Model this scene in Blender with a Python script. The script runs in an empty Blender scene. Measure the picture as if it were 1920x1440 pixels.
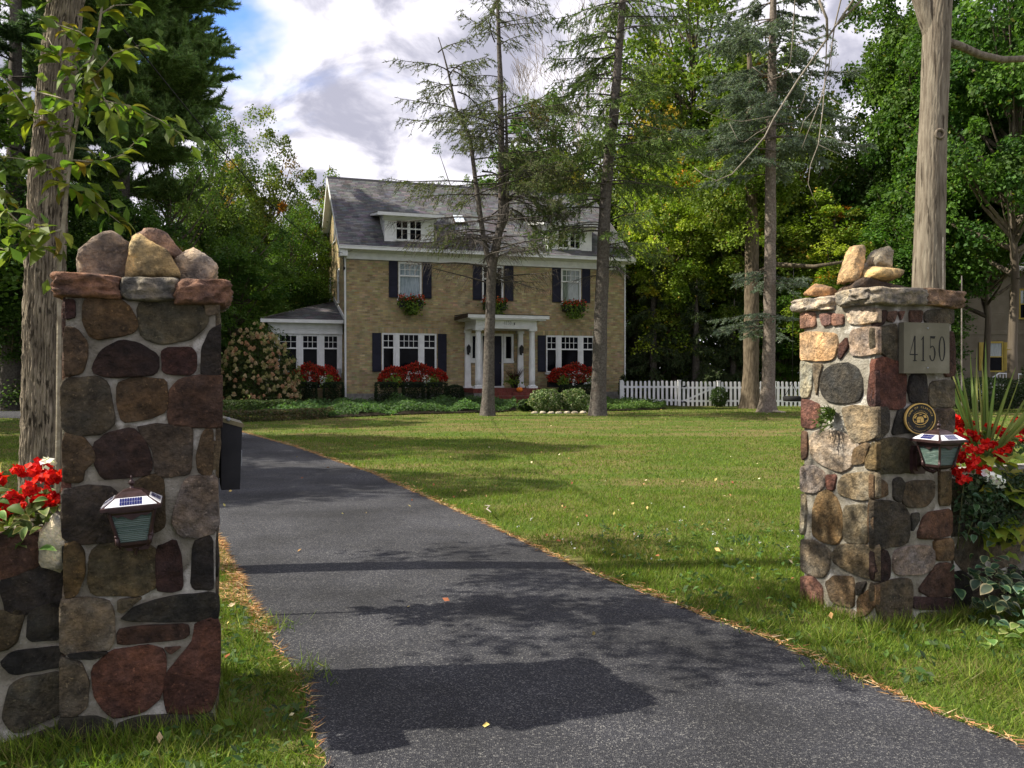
import bpy, math, random
import numpy as np
from mathutils import Vector, Matrix, noise as mnoise
S = bpy.context.scene
C = S.collection
rng = np.random.default_rng(7)
random.seed(7)
R = math.radians
# ------------------------------------------------------------------ camera, sky, sun, exposure
cam_d = bpy.data.cameras.new('camera'); cam = bpy.data.objects.new('camera', cam_d); C.objects.link(cam)
cam.location = (0, 0, 1.55); cam.rotation_euler = (R(90), 0, 0)
cam_d.sensor_width = 36; cam_d.lens = 29.25; cam_d.shift_y = -20/1920
cam_d.clip_start = .05; cam_d.clip_end = 900
S.camera = cam
SUN_EL, SUN_DIR = R(45), Vector((1, .06, -1.0)).normalized()
W = bpy.data.worlds.new('World'); S.world = W; W.use_nodes = True
def sky():
    nt = W.node_tree; N = nt.nodes; L = nt.links; N.clear()
    out = N.new('ShaderNodeOutputWorld'); bg = N.new('ShaderNodeBackground'); bg.inputs[1].default_value = .1
    st = N.new('ShaderNodeTexSky'); st.sky_type = 'NISHITA'; st.sun_disc = False
    st.sun_elevation = SUN_EL; st.sun_rotation = R(270); st.air_density = 1.1; st.dust_density = .6
    tc = N.new('ShaderNodeTexCoord'); sx = N.new('ShaderNodeSeparateXYZ'); L.new(tc.outputs['Generated'], sx.inputs[0])
    def math_(op, a, b=None):
        m = N.new('ShaderNodeMath'); m.operation = op
        for i, v in enumerate((a, b)):
            if v is None: continue
            if isinstance(v, (int, float)): m.inputs[i].default_value = v
            else: L.new(v, m.inputs[i])
        return m.outputs[0]
    zz = math_('ADD', math_('MAXIMUM', sx.outputs[2], 0.0), .42)
    cx = N.new('ShaderNodeCombineXYZ')
    L.new(math_('DIVIDE', sx.outputs[0], zz), cx.inputs[0]); L.new(math_('DIVIDE', sx.outputs[1], zz), cx.inputs[1])
    def fbm(scale, off, detail, rough=.55, dist=0):
        mp = N.new('ShaderNodeMapping'); mp.inputs['Location'].default_value = off; L.new(cx.outputs[0], mp.inputs[0])
        n = N.new('ShaderNodeTexNoise'); n.inputs['Scale'].default_value = scale; n.inputs['Detail'].default_value = detail
        n.inputs['Roughness'].default_value = rough; n.inputs['Distortion'].default_value = dist; L.new(mp.outputs[0], n.inputs[0]); return n.outputs[0]
    def ramp(v, a, b):
        m = N.new('ShaderNodeMapRange'); m.interpolation_type = 'SMOOTHSTEP'; L.new(v, m.inputs[0])
        m.inputs[1].default_value = a; m.inputs[2].default_value = b; return m.outputs[0]
    def mix(f, a, b):
        m = N.new('ShaderNodeMix'); m.data_type = 'RGBA'; L.new(f, m.inputs[0])
        for i, v in ((6, a), (7, b)):
            if isinstance(v, tuple): m.inputs[i].default_value = (*v, 1)
            else: L.new(v, m.inputs[i])
        return m.outputs[2]
    cover = ramp(fbm(1.1, SKY_OFF, 7, .55, .2), .345, .44)
    shade = ramp(fbm(6.2, (2.7, 4.1, 0), 9, .55, .3), .41, .58)
    cloud = mix(shade, (3.2, 3.2, 3.9), (7.0, 6.8, 7.4))
    blue = N.new('ShaderNodeMix'); blue.data_type = 'RGBA'; blue.blend_type = 'MULTIPLY'; blue.inputs[0].default_value = 1
    L.new(st.outputs[0], blue.inputs[6]); blue.inputs[7].default_value = (.8, 1.05, 1.6, 1)
    L.new(mix(cover, blue.outputs[2], cloud), bg.inputs[0]); L.new(bg.outputs[0], out.inputs[0])
SKY_OFF = (2.98, 0.42, 0)
sky()
sun_d = bpy.data.lights.new('sun', 'SUN'); sun_d.energy = 5.0; sun_d.angle = R(.5); sun_d.color = (1, .93, .80)
sun = bpy.data.objects.new('sun', sun_d); C.objects.link(sun); sun.rotation_euler = SUN_DIR.to_track_quat('-Z', 'Y').to_euler(); sun.location = (-20, 0, 30)
S.view_settings.view_transform = 'Standard'; S.view_settings.look = 'None'; S.view_settings.gamma = 1
S.view_settings.use_curve_mapping = False; S.view_settings.exposure = 0.78
cy = S.cycles; cy.max_bounces = 6; cy.diffuse_bounces = 3; cy.glossy_bounces = 3; cy.transmission_bounces = 4; cy.transparent_max_bounces = 8
cy.use_denoising = True; cy.caustics_reflective = False; cy.caustics_refractive = False
try: cy.denoiser = 'OPENIMAGEDENOISE'; cy.denoising_input_passes = 'RGB_ALBEDO_NORMAL'
except Exception: pass

# ------------------------------------------------------------------ helpers
def link(o, parent=None):
    C.objects.link(o)
    if parent is not None: o.parent = parent
    return o
def tag(o, label, cat, group=None):
    o['label'] = label; o['category'] = cat
    if group: o['group'] = group
    return o
def thing(name, label, cat, loc=(0, 0, 0), rz=0, group=None):
    o = link(bpy.data.objects.new(name, None)); o.location = loc; o.rotation_euler = (0, 0, rz); o.empty_display_size = .2
    return tag(o, label, cat, group)
def np_mesh(name, V, F, mat, col=None, smooth=False):
    V = np.asarray(V, dtype=np.float32).reshape(-1, 3); F = np.asarray(F, dtype=np.int32)
    me = bpy.data.meshes.new(name); me.vertices.add(len(V)); me.vertices.foreach_set('co', V.ravel())
    k = F.shape[1]; me.loops.add(F.size); me.loops.foreach_set('vertex_index', F.ravel())
    me.polygons.add(len(F)); me.polygons.foreach_set('loop_start', np.arange(0, F.size, k, dtype=np.int32))
    me.update(calc_edges=True)
    if col is not None:
        a = me.color_attributes.new('tint', 'FLOAT_COLOR', 'POINT')
        c4 = np.ones((len(V), 4), np.float32); c4[:, :3] = col; a.data.foreach_set('color', c4.ravel())
    me.polygons.foreach_set('use_smooth', np.full(len(F), smooth, dtype=bool))
    me.materials.append(mat); return me
def obj(name, me, parent=None, loc=None, rot=None, scale=None, color=None):
    o = link(bpy.data.objects.new(name, me), parent)
    if loc is not None: o.location = loc
    if rot is not None: o.rotation_euler = rot
    if scale is not None: o.scale = scale if hasattr(scale, '__len__') else (scale,)*3
    if color is not None: o.color = (*color, 1)
    return o
class MB:
    """collects shapes, builds ONE mesh object"""
    def __init__(s): s.v = []; s.f = []; s.sm = []
    def add(s, v, f, smooth=False):
        n = len(s.v); s.v += [tuple(p) for p in v]; s.f += [[i+n for i in q] for q in f]; s.sm += [smooth]*len(f); return s
    def box(s, x0, x1, y0, y1, z0, z1, b=0):
        v = [(x, y, z) for z in (z0, z1) for y in (y0, y1) for x in (x0, x1)]
        return s.add(v, [(0, 2, 3, 1), (4, 5, 7, 6), (0, 1, 5, 4), (2, 6, 7, 3), (0, 4, 6, 2), (1, 3, 7, 5)])
    def prism(s, pts, d, axis=1):
        """closed outline pts [(a,b)], swept from d[0] to d[1] along axis"""
        n = len(pts); v = []
        for t in d:
            for a, b in pts: v.append({0: (t, a, b), 1: (a, t, b), 2: (a, b, t)}[axis])
        return s.add(v, [list(range(n))[::-1], list(range(n, 2*n))] + [(i, (i+1) % n, n+(i+1) % n, n+i) for i in range(n)])
    def lathe(s, prof, n=16, c=(0, 0), smooth=True, sq=None):
        """prof [(r,z)]; revolved round z at c"""
        v = []; f = []
        for r, z in prof:
            for i in range(n):
                a = 2*math.pi*(i+.5)/n; v.append((c[0]+r*math.cos(a), c[1]+r*math.sin(a), z))
        for j in range(len(prof)-1):
            for i in range(n): f.append((j*n+i, j*n+(i+1) % n, (j+1)*n+(i+1) % n, (j+1)*n+i))
        f.append(list(range(n))[::-1]); f.append([(len(prof)-1)*n+i for i in range(n)])
        return s.add(v, f, smooth)
    def tube(s, pts, rad, n=8, smooth=True):
        pts = [Vector(p) for p in pts]; v = []; f = []; up = Vector((0, 0, 1))
        if not hasattr(rad, '__len__'): rad = [rad]*len(pts)
        d0 = (pts[1]-pts[0]).normalized(); x = d0.cross(up)
        if x.length < .05: x = d0.cross(Vector((0, 1, 0)))
        x.normalize()
        for i, p in enumerate(pts):
            d = (pts[min(i+1, len(pts)-1)]-pts[max(i-1, 0)]).normalized()
            x = (x-d*x.dot(d)).normalized(); y = d.cross(x)
            for k in range(n):
                a = 2*math.pi*k/n; v.append(p+(x*math.cos(a)+y*math.sin(a))*rad[i])
        for j in range(len(pts)-1):
            for k in range(n): f.append((j*n+k, j*n+(k+1) % n, (j+1)*n+(k+1) % n, (j+1)*n+k))
        f.append(list(range(n))[::-1]); f.append([(len(pts)-1)*n+k for k in range(n)])
        return s.add(v, f, smooth)
    def mesh(s, name, mat, col=None):
        me = bpy.data.meshes.new(name); me.from_pydata(s.v, [], s.f); me.polygons.foreach_set('use_smooth', s.sm)
        if col is not None:
            a = me.color_attributes.new('tint', 'FLOAT_COLOR', 'POINT')
            c4 = np.ones((len(s.v), 4), np.float32); c4[:, :3] = col; a.data.foreach_set('color', c4.ravel())
        me.materials.append(mat); me.update(); return me
    def build(s, name, mat, parent=None, **k): return obj(name, s.mesh(name, mat), parent, **k)
def sstep(a, b, x): t = np.clip((x-a)/(b-a), 0, 1); return t*t*(3-2*t)
def zg(x, y):
    return .22*sstep(8, 32, y) - .12*sstep(2, 8, x)*sstep(27, 36, y)
def zf(x, y): return float(zg(np.float64(x), np.float64(y)))
_ph = np.random.default_rng(3).uniform(-1, 1, (12, 4))
def wob(P, f, seed=0):
    """cheap smooth 3-D noise, about -1..1"""
    P = np.asarray(P); r = np.zeros(P.shape[:-1])
    for i in range(7):
        k = _ph[(i+seed) % 12]; k2 = _ph[(i*5+seed*3+1) % 12]
        r += np.sin(P[..., 0]*f*(1.2+k[0])*1.7 + P[..., 1]*f*(k[1]*2.4) + P[..., 2]*f*(k2[2]*2.6) + seed*1.3 + k[3]*9) * np.cos(P[..., 2]*f*(1+k2[0])*1.5 + P[..., 1]*f*k2[1]*2 - P[..., 0]*f*k[2] + k2[3]*7)
    return r/3.2
def in_poly(x, y, poly):
    r = np.zeros(len(x), bool); n = len(poly)
    for i in range(n):
        (x0, y0), (x1, y1) = poly[i], poly[(i+1) % n]
        if y0 == y1: continue
        c = ((y0 > y) != (y1 > y)) & (x < (x1-x0)*(y-y0)/(y1-y0)+x0); r ^= c
    return r
def rdir(n):
    v = rng.normal(size=(n, 3)); return v/np.linalg.norm(v, axis=1, keepdims=True)
def nrm(v): return v/np.maximum(np.linalg.norm(v, axis=-1, keepdims=True), 1e-9)
def sticks(P0, P1, r0, r1, k=3):
    """tapered sticks P0->P1, k sides; (V,F)"""
    P0 = np.atleast_2d(P0); P1 = np.atleast_2d(P1); n = len(P0); d = nrm(P1-P0)
    a = np.where(np.abs(d[:, 2:3]) > .9, [[1., 0, 0]], [[0, 0, 1.]]); x = nrm(np.cross(d, a)); y = np.cross(d, x)
    r0 = np.broadcast_to(np.asarray(r0, float), (n,)); r1 = np.broadcast_to(np.asarray(r1, float), (n,)); V = np.zeros((n, 2*k, 3))
    for i in range(k):
        c, s_ = math.cos(2*math.pi*i/k), math.sin(2*math.pi*i/k)
        V[:, i] = P0+(x*c+y*s_)*r0[:, None]; V[:, k+i] = P1+(x*c+y*s_)*r1[:, None]
    q = np.array([[i, (i+1) % k, k+(i+1) % k, k+i] for i in range(k)])
    return V.reshape(-1, 3), (np.arange(n)[:, None, None]*2*k+q[None]).reshape(-1, 4)
def slivers(B, D, l, w):
    n = len(B); sd = nrm(np.cross(D, rdir(n))); l = np.broadcast_to(np.asarray(l, float), (n,))[:, None]; w = np.broadcast_to(np.asarray(w, float), (n,))[:, None]
    V = np.stack([B-sd*w/2, B+sd*w/2, B+D*l], 1); return V.reshape(-1, 3), np.arange(3*n).reshape(-1, 3)
def leafquads(P, size, nb=None, asp=.55, jitter=1.0):
    """rhombic leaves at P; nb = preferred normal"""
    n = len(P); nn = rdir(n)*jitter
    if nb is not None: nn = nn+nb
    nn = nrm(nn); u = nrm(np.cross(nn, rdir(n))); v = np.cross(nn, u)
    s = np.broadcast_to(np.asarray(size, float), (n,))[:, None]
    V = np.stack([P-u*s*.5, P+v*s*asp*.5+nn*s*.08, P+u*s*.5, P-v*s*asp*.5+nn*s*.08], 1)
    return V.reshape(-1, 3), np.arange(4*n).reshape(-1, 4)
def cat(parts):
    V = []; F = []; o = 0
    for v, f in parts: V.append(v); F.append(f+o); o += len(v)
    return np.concatenate(V), np.concatenate(F)
def pal(n, cols, wts=None, var=.18):
    cols = np.array(cols); w = None if wts is None else np.array(wts)/sum(wts)
    c = cols[rng.choice(len(cols), n, p=w)]; return np.clip(c*(1+rng.normal(0, var, (n, 1)))*(1+rng.normal(0, .06, (n, 3))), .002, 1)

# ------------------------------------------------------------------ materials
def pmat(name, c1, c2=None, scale=5, detail=4, rough=.85, bump=0, bscale=40, attr=False, objcol=False, trans=0, spec=.25, metal=0, stain=0, nr=.55, bd=.02,
         stretch=(1, 1, 1), world=False, lo=.38, hi=.62, c3=None, c3s=1.3, c3r=(.55, .68), alpha=None, coat=0):
    m = bpy.data.materials.new(name); m.use_nodes = True; nt = m.node_tree; N = nt.nodes; L = nt.links
    b = N['Principled BSDF']; b.inputs['Roughness'].default_value = rough; b.inputs['Specular IOR Level'].default_value = spec; b.inputs['Metallic'].default_value = metal
    if coat: b.inputs['Coat Weight'].default_value = coat
    if world: vec = N.new('ShaderNodeNewGeometry').outputs['Position']
    else: vec = N.new('ShaderNodeTexCoord').outputs['Object']
    oi = None
    if objcol:
        oi = N.new('ShaderNodeObjectInfo'); va = N.new('ShaderNodeVectorMath'); va.operation = 'ADD'; cm = N.new('ShaderNodeMath'); cm.operation = 'MULTIPLY'; cm.inputs[1].default_value = 37
        L.new(oi.outputs['Random'], cm.inputs[0]); L.new(vec, va.inputs[0]); L.new(cm.outputs[0], va.inputs[1]); vec = va.outputs[0]
    mp = N.new('ShaderNodeMapping'); mp.inputs['Scale'].default_value = stretch; L.new(vec, mp.inputs[0]); vec = mp.outputs[0]
    def noise(s, d=4, r=.55):
        n = N.new('ShaderNodeTexNoise'); n.inputs['Scale'].default_value = s; n.inputs['Detail'].default_value = d; n.inputs['Roughness'].default_value = r; L.new(vec, n.inputs[0]); return n.outputs[0]
    def mrange(v, a, z):
        r = N.new('ShaderNodeMapRange'); L.new(v, r.inputs[0]); r.inputs[1].default_value = a; r.inputs[2].default_value = z; return r.outputs[0]
    def mix(f, a, z, mode='MIX'):
        x = N.new('ShaderNodeMix'); x.data_type = 'RGBA'; x.blend_type = mode
        if isinstance(f, float): x.inputs[0].default_value = f
        else: L.new(f, x.inputs[0])
        for i, q in ((6, a), (7, z)):
            if isinstance(q, tuple): x.inputs[i].default_value = (*q, 1)
            else: L.new(q, x.inputs[i])
        return x.outputs[2]
    col = c1
    if c2 is not None: col = mix(mrange(noise(scale, detail, nr), lo, hi), c1, c2)
    if c3 is not None: col = mix(mrange(noise(c3s, 6, .6), *c3r), col, c3)
    if stain:
        col = mix(1.0, col, mix(mrange(noise(stain, 5, .6), .36, .64), (.86, .89, .92), (1.16, 1.03, .84)), 'MULTIPLY')
        col = mix(1.0, col, mix(mrange(noise(stain*.45, 4, .55), .36, .62), (.62, .62, .63), (1.25, 1.25, 1.25)), 'MULTIPLY')
    if attr:
        at = N.new('ShaderNodeAttribute'); at.attribute_name = 'tint'; col = mix(1.0, col, at.outputs['Color'], 'MULTIPLY')
    if objcol: col = mix(1.0, col, oi.outputs['Color'], 'MULTIPLY')
    if isinstance(col, tuple): b.inputs['Base Color'].default_value = (*col, 1)
    else: L.new(col, b.inputs['Base Color'])
    if bump:
        bp = N.new('ShaderNodeBump'); bp.inputs['Strength'].default_value = bump; bp.inputs['Distance'].default_value = bd
        L.new(noise(bscale, 6, .65), bp.inputs['Height']); L.new(bp.outputs[0], b.inputs['Normal'])
    if trans:
        t = N.new('ShaderNodeBsdfTranslucent'); ms = N.new('ShaderNodeMixShader'); ms.inputs[0].default_value = trans
        br = mix(1.0, col, (1.35, 1.45, .8), 'MULTIPLY'); L.new(br, t.inputs[0])
        L.new(b.outputs[0], ms.inputs[1]); L.new(t.outputs[0], ms.inputs[2]); L.new(ms.outputs[0], N['Material Output'].inputs[0])
    if alpha is not None: b.inputs['Alpha'].default_value = alpha
    return m
W1 = (1, 1, 1)
M = {}
M['leaf'] = pmat('leaf', (.8, .8, .8), (1.2, 1.2, 1.2), scale=.6, attr=True, objcol=True, trans=.4, rough=.6, spec=.3)
M['needle'] = pmat('needle', (1.7, 1.7, 1.7), attr=True, objcol=True, trans=.25, rough=.7)
M['grass'] = pmat('grass', W1, attr=True, trans=.35, rough=.6, spec=.2)
M['bark'] = pmat('bark', (.10, .085, .065), (.21, .185, .15), scale=14, stretch=(1, 1, .25), rough=.95, bump=.7, bscale=25, objcol=True)
M['bark_rough'] = pmat('bark_rough', (.15, .122, .09), (.34, .285, .21), scale=16, stretch=(1, 1, .34), rough=.95, bump=1.0, bscale=40, c3=(.05, .04, .028), c3s=26, c3r=(.55, .63))
M['bark_pale'] = pmat('bark_pale', (.145, .118, .088), (.245, .21, .16), scale=20, stretch=(1, 1, .12), rough=.95, bump=.8, bscale=30, c3=(.06, .047, .034), c3s=16, c3r=(.58, .66))
M['bark_spruce'] = pmat('bark_spruce', (.07, .061, .052), (.135, .119, .103), scale=16, rough=.95, bump=.9, bscale=22, c3=(.09, .07, .06), c3s=7, c3r=(.54, .66), objcol=True)
M['deadwood'] = pmat('deadwood', (.33, .29, .24), (.5, .46, .4), scale=20, rough=.9, bump=.4, bscale=60, objcol=True)
M['stone'] = pmat('stone', (.30, .29, .28), (1.7, 1.62, 1.5), scale=19, detail=9, rough=.88, bump=1.0, bscale=34, objcol=True, lo=.33, hi=.68, c3=(2.6, 2.5, 2.2), c3s=60, c3r=(.60, .74), spec=.3, stain=9, nr=.74, bd=.035)
M['rock'] = pmat('rock', (.36, .34, .33), (1.5, 1.47, 1.38), scale=11, detail=9, rough=.9, bump=1.0, bscale=34, objcol=True, lo=.33, hi=.66, c3=(1.7, 1.6, 1.4), c3s=24, c3r=(.56, .68), spec=.3, stain=11, nr=.74, bd=.035)
M['mortar'] = pmat('mortar', (.19, .17, .13), (.38, .35, .29), scale=7, detail=8, rough=.95, bump=.8, bscale=70, c3=(.60, .57, .51), c3s=4.2, c3r=(.55, .63))
M['asphalt'] = None
M['brick'] = pmat('brick', (.85, .85, .85), (1.12, 1.12, 1.12), scale=3, attr=True, rough=.9, bump=.2, bscale=120)
M['brickback'] = pmat('brickback', (.26, .23, .18), (.33, .3, .24), scale=6, rough=.95)
M['redbrick'] = pmat('redbrick', (.13, .036, .026), (.19, .056, .04), scale=5, rough=.9, attr=True)
M['redbrick_t'] = pmat('redbrick_plain', (.15, .05, .035), (.22, .085, .06), scale=9, rough=.9, bump=.3)
M['shingle'] = pmat('shingle', (.8, .8, .8), (1.15, 1.15, 1.15), scale=.9, attr=True, rough=.95, stretch=(1.6, .35, .35), lo=.35, hi=.65, c3=(.42, .42, .43), c3s=1.1, c3r=(.54, .72))
M['white'] = pmat('white_paint', (.72, .73, .72), (.82, .83, .82), scale=4, rough=.5, spec=.4)
M['navy'] = pmat('navy_paint', (.006, .007, .018), (.011, .012, .028), scale=4, rough=.5)
M['glass'] = pmat('window_glass', (.002, .002, .003), (.006, .007, .009), scale=2, rough=.06, spec=.05)
M['curtain'] = pmat('curtain_glass', (.19, .25, .28), (.34, .42, .46), scale=6, stretch=(5, 1, .6), rough=.05, spec=.8, coat=.5)
M['curtain2'] = pmat('curtain_glass_green', (.13, .17, .13), (.22, .27, .22), scale=6, stretch=(5, 1, .6), rough=.05, spec=.8, coat=.5)
M['found'] = pmat('foundation', (.16, .15, .14), (.26, .25, .23), scale=5, rough=.95, bump=.5)
M['copper'] = pmat('dark_metal', (.035, .024, .018), (.06, .042, .034), scale=6, rough=.6, metal=.3)
M['black'] = pmat('black_metal', (.008, .008, .01), (.016, .016, .018), scale=8, rough=.55, spec=.3)
M['bronze'] = pmat('bronze_lid', (.13, .12, .065), (.19, .16, .09), scale=8, rough=.4, metal=.4)
M['lamp'] = pmat('lamp_bronze', (.035, .018, .017), (.06, .031, .03), scale=30, rough=.38, metal=.35, spec=.5)
M['lampglass'] = pmat('ribbed_glass', (.06, .105, .09), (.11, .16, .135), scale=9, stretch=(.3, .3, 14), rough=.12, spec=.8, bump=.5, bscale=9)
M['solarwhite'] = pmat('solar_white', (.8, .8, .84), rough=.2, spec=.5, coat=.5)
M['solar'] = pmat('solar_cell', (.02, .025, .10), (.03, .035, .15), scale=60, rough=.2, spec=.5, coat=.5)
M['slate'] = pmat('slate_plaque', (.145, .135, .092), (.185, .172, .122), scale=5, rough=.75, bump=.1, bscale=80, c3=(.22, .205, .15), c3s=5)
M['ink'] = pmat('ink', (.012, .012, .011), rough=.7)
M['plaque'] = pmat('plaque_black', (.012, .012, .011), (.02, .019, .018), scale=10, rough=.5)
M['gold'] = pmat('plaque_gold', (.66, .43, .12), (.75, .5, .16), scale=20, rough=.4, metal=.25)
M['tyre'] = pmat('rubber', (.012, .012, .012), (.02, .02, .02), scale=10, rough=.8)
M['clap'] = pmat('clapboard', (.17, .145, .10), (.21, .18, .13), scale=1.5, rough=.85)
M['yellow'] = pmat('yellow_shutter', (.42, .31, .06), (.48, .36, .08), scale=3, rough=.7)
M['petal'] = pmat('petal', W1, attr=True, rough=.6, trans=.25, objcol=True)
M['pumpkin'] = pmat('pumpkin', (.7, .17, .02), (.8, .24, .03), scale=6, rough=.5)
M['soil'] = pmat('soil', (.03, .022, .015), (.06, .045, .03), scale=12, rough=1, bump=.8)
M['straw'] = pmat('straw', W1, attr=True, rough=.9)
M['cable'] = pmat('cable', (.012, .012, .012), rough=.8)
M['gray'] = pmat('grey_metal', (.3, .32, .33), (.36, .38, .39), scale=6, rough=.5)
S_LEFT='m:6,1857,42,1858,47,1790,6,1777 g:85,1848,125,1877,199,1876,244,1836,274,1770,259,1729,140,1702,103,1718,81,1774 s:301,1837,350,1872,506,1869,558,1811,554,1768,490,1707,389,1685,312,1713,301,1788 b:2,1736,52,1729,89,1677,89,1620,74,1563,2,1547 d:125,1588,155,1645,214,1683,274,1679,350,1630,354,1572,335,1547,169,1539,125,1563 m:387,1639,404,1656,498,1661,518,1632,514,1564,490,1547,389,1555 k:546,1657,578,1734,622,1761,622,1710,622,1555,546,1551 t:554,1862,622,1885,622,1821,566,1807 e:3,1515,147,1518,169,1481,188,1341,140,1302,52,1296,3,1321 b:214,1497,274,1522,389,1517,396,1454,389,1388,335,1363,236,1349,215,1407 n:420,1463,451,1513,546,1534,622,1529,622,1324,475,1323,416,1337 b:6,1289,74,1275,111,1221,118,1180,81,1149,74,1100,6,1103 d:125,1245,169,1284,259,1307,304,1256,335,1155,320,1122,229,1110,155,1113,129,1171 e:289,1306,350,1321,490,1310,494,1259,486,1115,396,1111,358,1121,350,1213,320,1264 b:554,1291,600,1294,598,1102,530,1122,522,1182,538,1258 e:5,1051,92,1065,175,1051,226,1002,234,898,209,844,75,844,5,868 b:268,1065,346,1104,385,1079,390,888,346,872,260,897 l:478,1074,600,1083,607,855,523,836,460,845,429,895,434,952 g:8,822,50,837,79,789,79,697,50,625,10,620 o:116,786,158,820,329,798,355,748,350,635,294,602,125,618,108,675 m:363,786,434,809,456,750,465,615,416,605,363,620 k:510,794,591,817,596,613,591,599,505,611 t:1,584,75,596,175,567,183,389,26,380,0,411 o:209,582,303,583,226,525,209,536 k:238,495,294,546,416,572,591,574,594,458,390,474 n:217,451,294,456,469,447,469,389,260,390,217,395 k:10,373,92,377,166,363,116,342,34,356 s:1,347,67,320,92,243,87,152,50,120,1,123 r:125,294,192,351,311,360,381,333,385,252,363,141,294,103,192,95,133,182 r:407,239,505,352,514,428,591,443,612,368,605,165,577,67,416,86,403,145 e:-3,96,125,86,183,54,175,-38,125,-122,-3,-101 e:226,38,294,61,434,50,577,38,582,-55,523,-180,217,-138 n:390,356,460,352,416,324'
S_RSIDE='p:650,1955,534,1955,516,1866,650,1860 p:469,1934,370,1940,364,1870,439,1862 p:353,1934,264,1920,264,1864,353,1861 c:215,1933,120,1958,-3,1933,-10,1864,120,1856,204,1869 y:650,1809,570,1818,359,1800,325,1746,353,1650,475,1639,650,1655 m:292,1729,237,1775,226,1711,281,1648,303,1649 f:183,1812,78,1827,-10,1819,-10,1681,78,1668,183,1670,194,1758 l:650,1621,583,1611,546,1544,552,1460,583,1400,645,1394 s:534,1611,451,1602,475,1536,504,1410,522,1510 k:445,1503,416,1560,325,1601,237,1604,162,1576,120,1513,120,1451,151,1387,248,1372,382,1381,434,1420 m:38,1544,-10,1560,-10,1362,38,1352,58,1390 r:650,1364,558,1359,486,1336,475,1212,546,1191,650,1193 t:259,1320,162,1340,-10,1331,-10,1179,78,1142,172,1127,215,1195 n:650,1150,595,1145,595,1001,650,971 l:528,1142,428,1173,269,1159,162,1128,151,1081,215,973,292,933,439,958,534,999,540,1082 b:162,1073,78,1118,38,1106,89,1001,183,984 g:38,1083,-10,1126,-10,974,68,972,73,1011 f:650,908,540,930,442,897,430,822,515,760,650,758 m:413,884,325,894,348,799,407,800 t:290,848,245,903,82,938,-10,934,-10,801,125,772,290,782 l:650,713,615,729,603,626,615,502,650,459 g:528,621,491,729,407,775,325,727,279,635,279,528,325,469,442,456,528,491 s:245,698,125,724,61,710,61,519,168,499,251,500 b:50,743,-10,762,-10,519,40,515 s:650,404,540,429,395,397,407,277,466,212,628,219,650,280 o:348,381,279,453,-10,498,-10,310,146,302,325,328 n:650,151,540,187,466,144,454,53,479,-21,641,-21 b:407,184,336,242,190,267,173,206,190,89,360,78 k:146,245,71,271,103,191,146,173 b:135,151,-10,264,-10,154,61,75,135,39 s:395,27,168,70,146,-5,279,-26'
S_RFRONT='m:5,1927,90,1930,66,1853,5,1833 p:96,1920,177,1932,152,1865,102,1873 p:183,1927,233,1933,208,1875 n:283,1935,378,1937,372,1869,289,1863 s:417,1938,638,1959,645,1866,417,1866 e:5,1814,66,1825,164,1846,164,1627,66,1673,5,1701 s:264,1800,494,1814,507,1589,252,1579 r:-1,1616,90,1636,177,1617,239,1541,226,1349,-1,1353 k:289,1531,404,1541,417,1376,289,1377,270,1454 s:455,1492,638,1501,638,1344,449,1346 n:559,1785,638,1806,650,1550,572,1541 e:-1,1334,102,1332,102,1199,66,1172,-1,1145 k:189,1321,226,1330,302,1194,139,1179 s:481,1317,638,1324,638,1176,468,1190 o:18,1126,126,1149,262,1140,317,1085,290,949,18,955 b:-4,931,93,880,98,808,-4,790 k:149,893,206,906,238,865,206,763,154,789 o:238,857,311,877,471,870,471,789,417,727,311,725,238,745 g:525,916,629,920,629,731,525,729 e:-4,759,83,762,206,739,258,680,258,528,175,502,-4,500 k:295,678,353,682,353,634,300,573 n:417,670,629,682,629,534,493,519,343,530 d:-9,461,93,461,113,412,113,309,62,290,-9,304 l:175,454,248,473,417,468,471,432,460,343,396,308,186,318,160,376 g:482,496,629,502,629,370,503,380 n:417,258,503,340,629,338,629,149,460,157,364,206 o:1,256,144,274,279,270,290,173,269,-1,103,17,22,128 d:322,154,353,159,629,124,629,59,332,89 e:364,53,569,40,591,-68,353,-42'
S_LWALL='n:-327,780,-145,860,-87,813,-112,735,-231,693,-327,706 k:-239,680,-104,720,-20,773,-20,649,-20,549,-207,542 b:-341,547,-159,547,-199,404,-326,382 k:-135,544,-20,569,-20,419,-143,425 k:-239,335,-199,376,-20,376,-20,297,-199,284 e:-231,114,-199,247,-20,259,-20,100,-191,44 e:-207,-9,-20,34,-20,-144,-207,-110'
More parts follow.
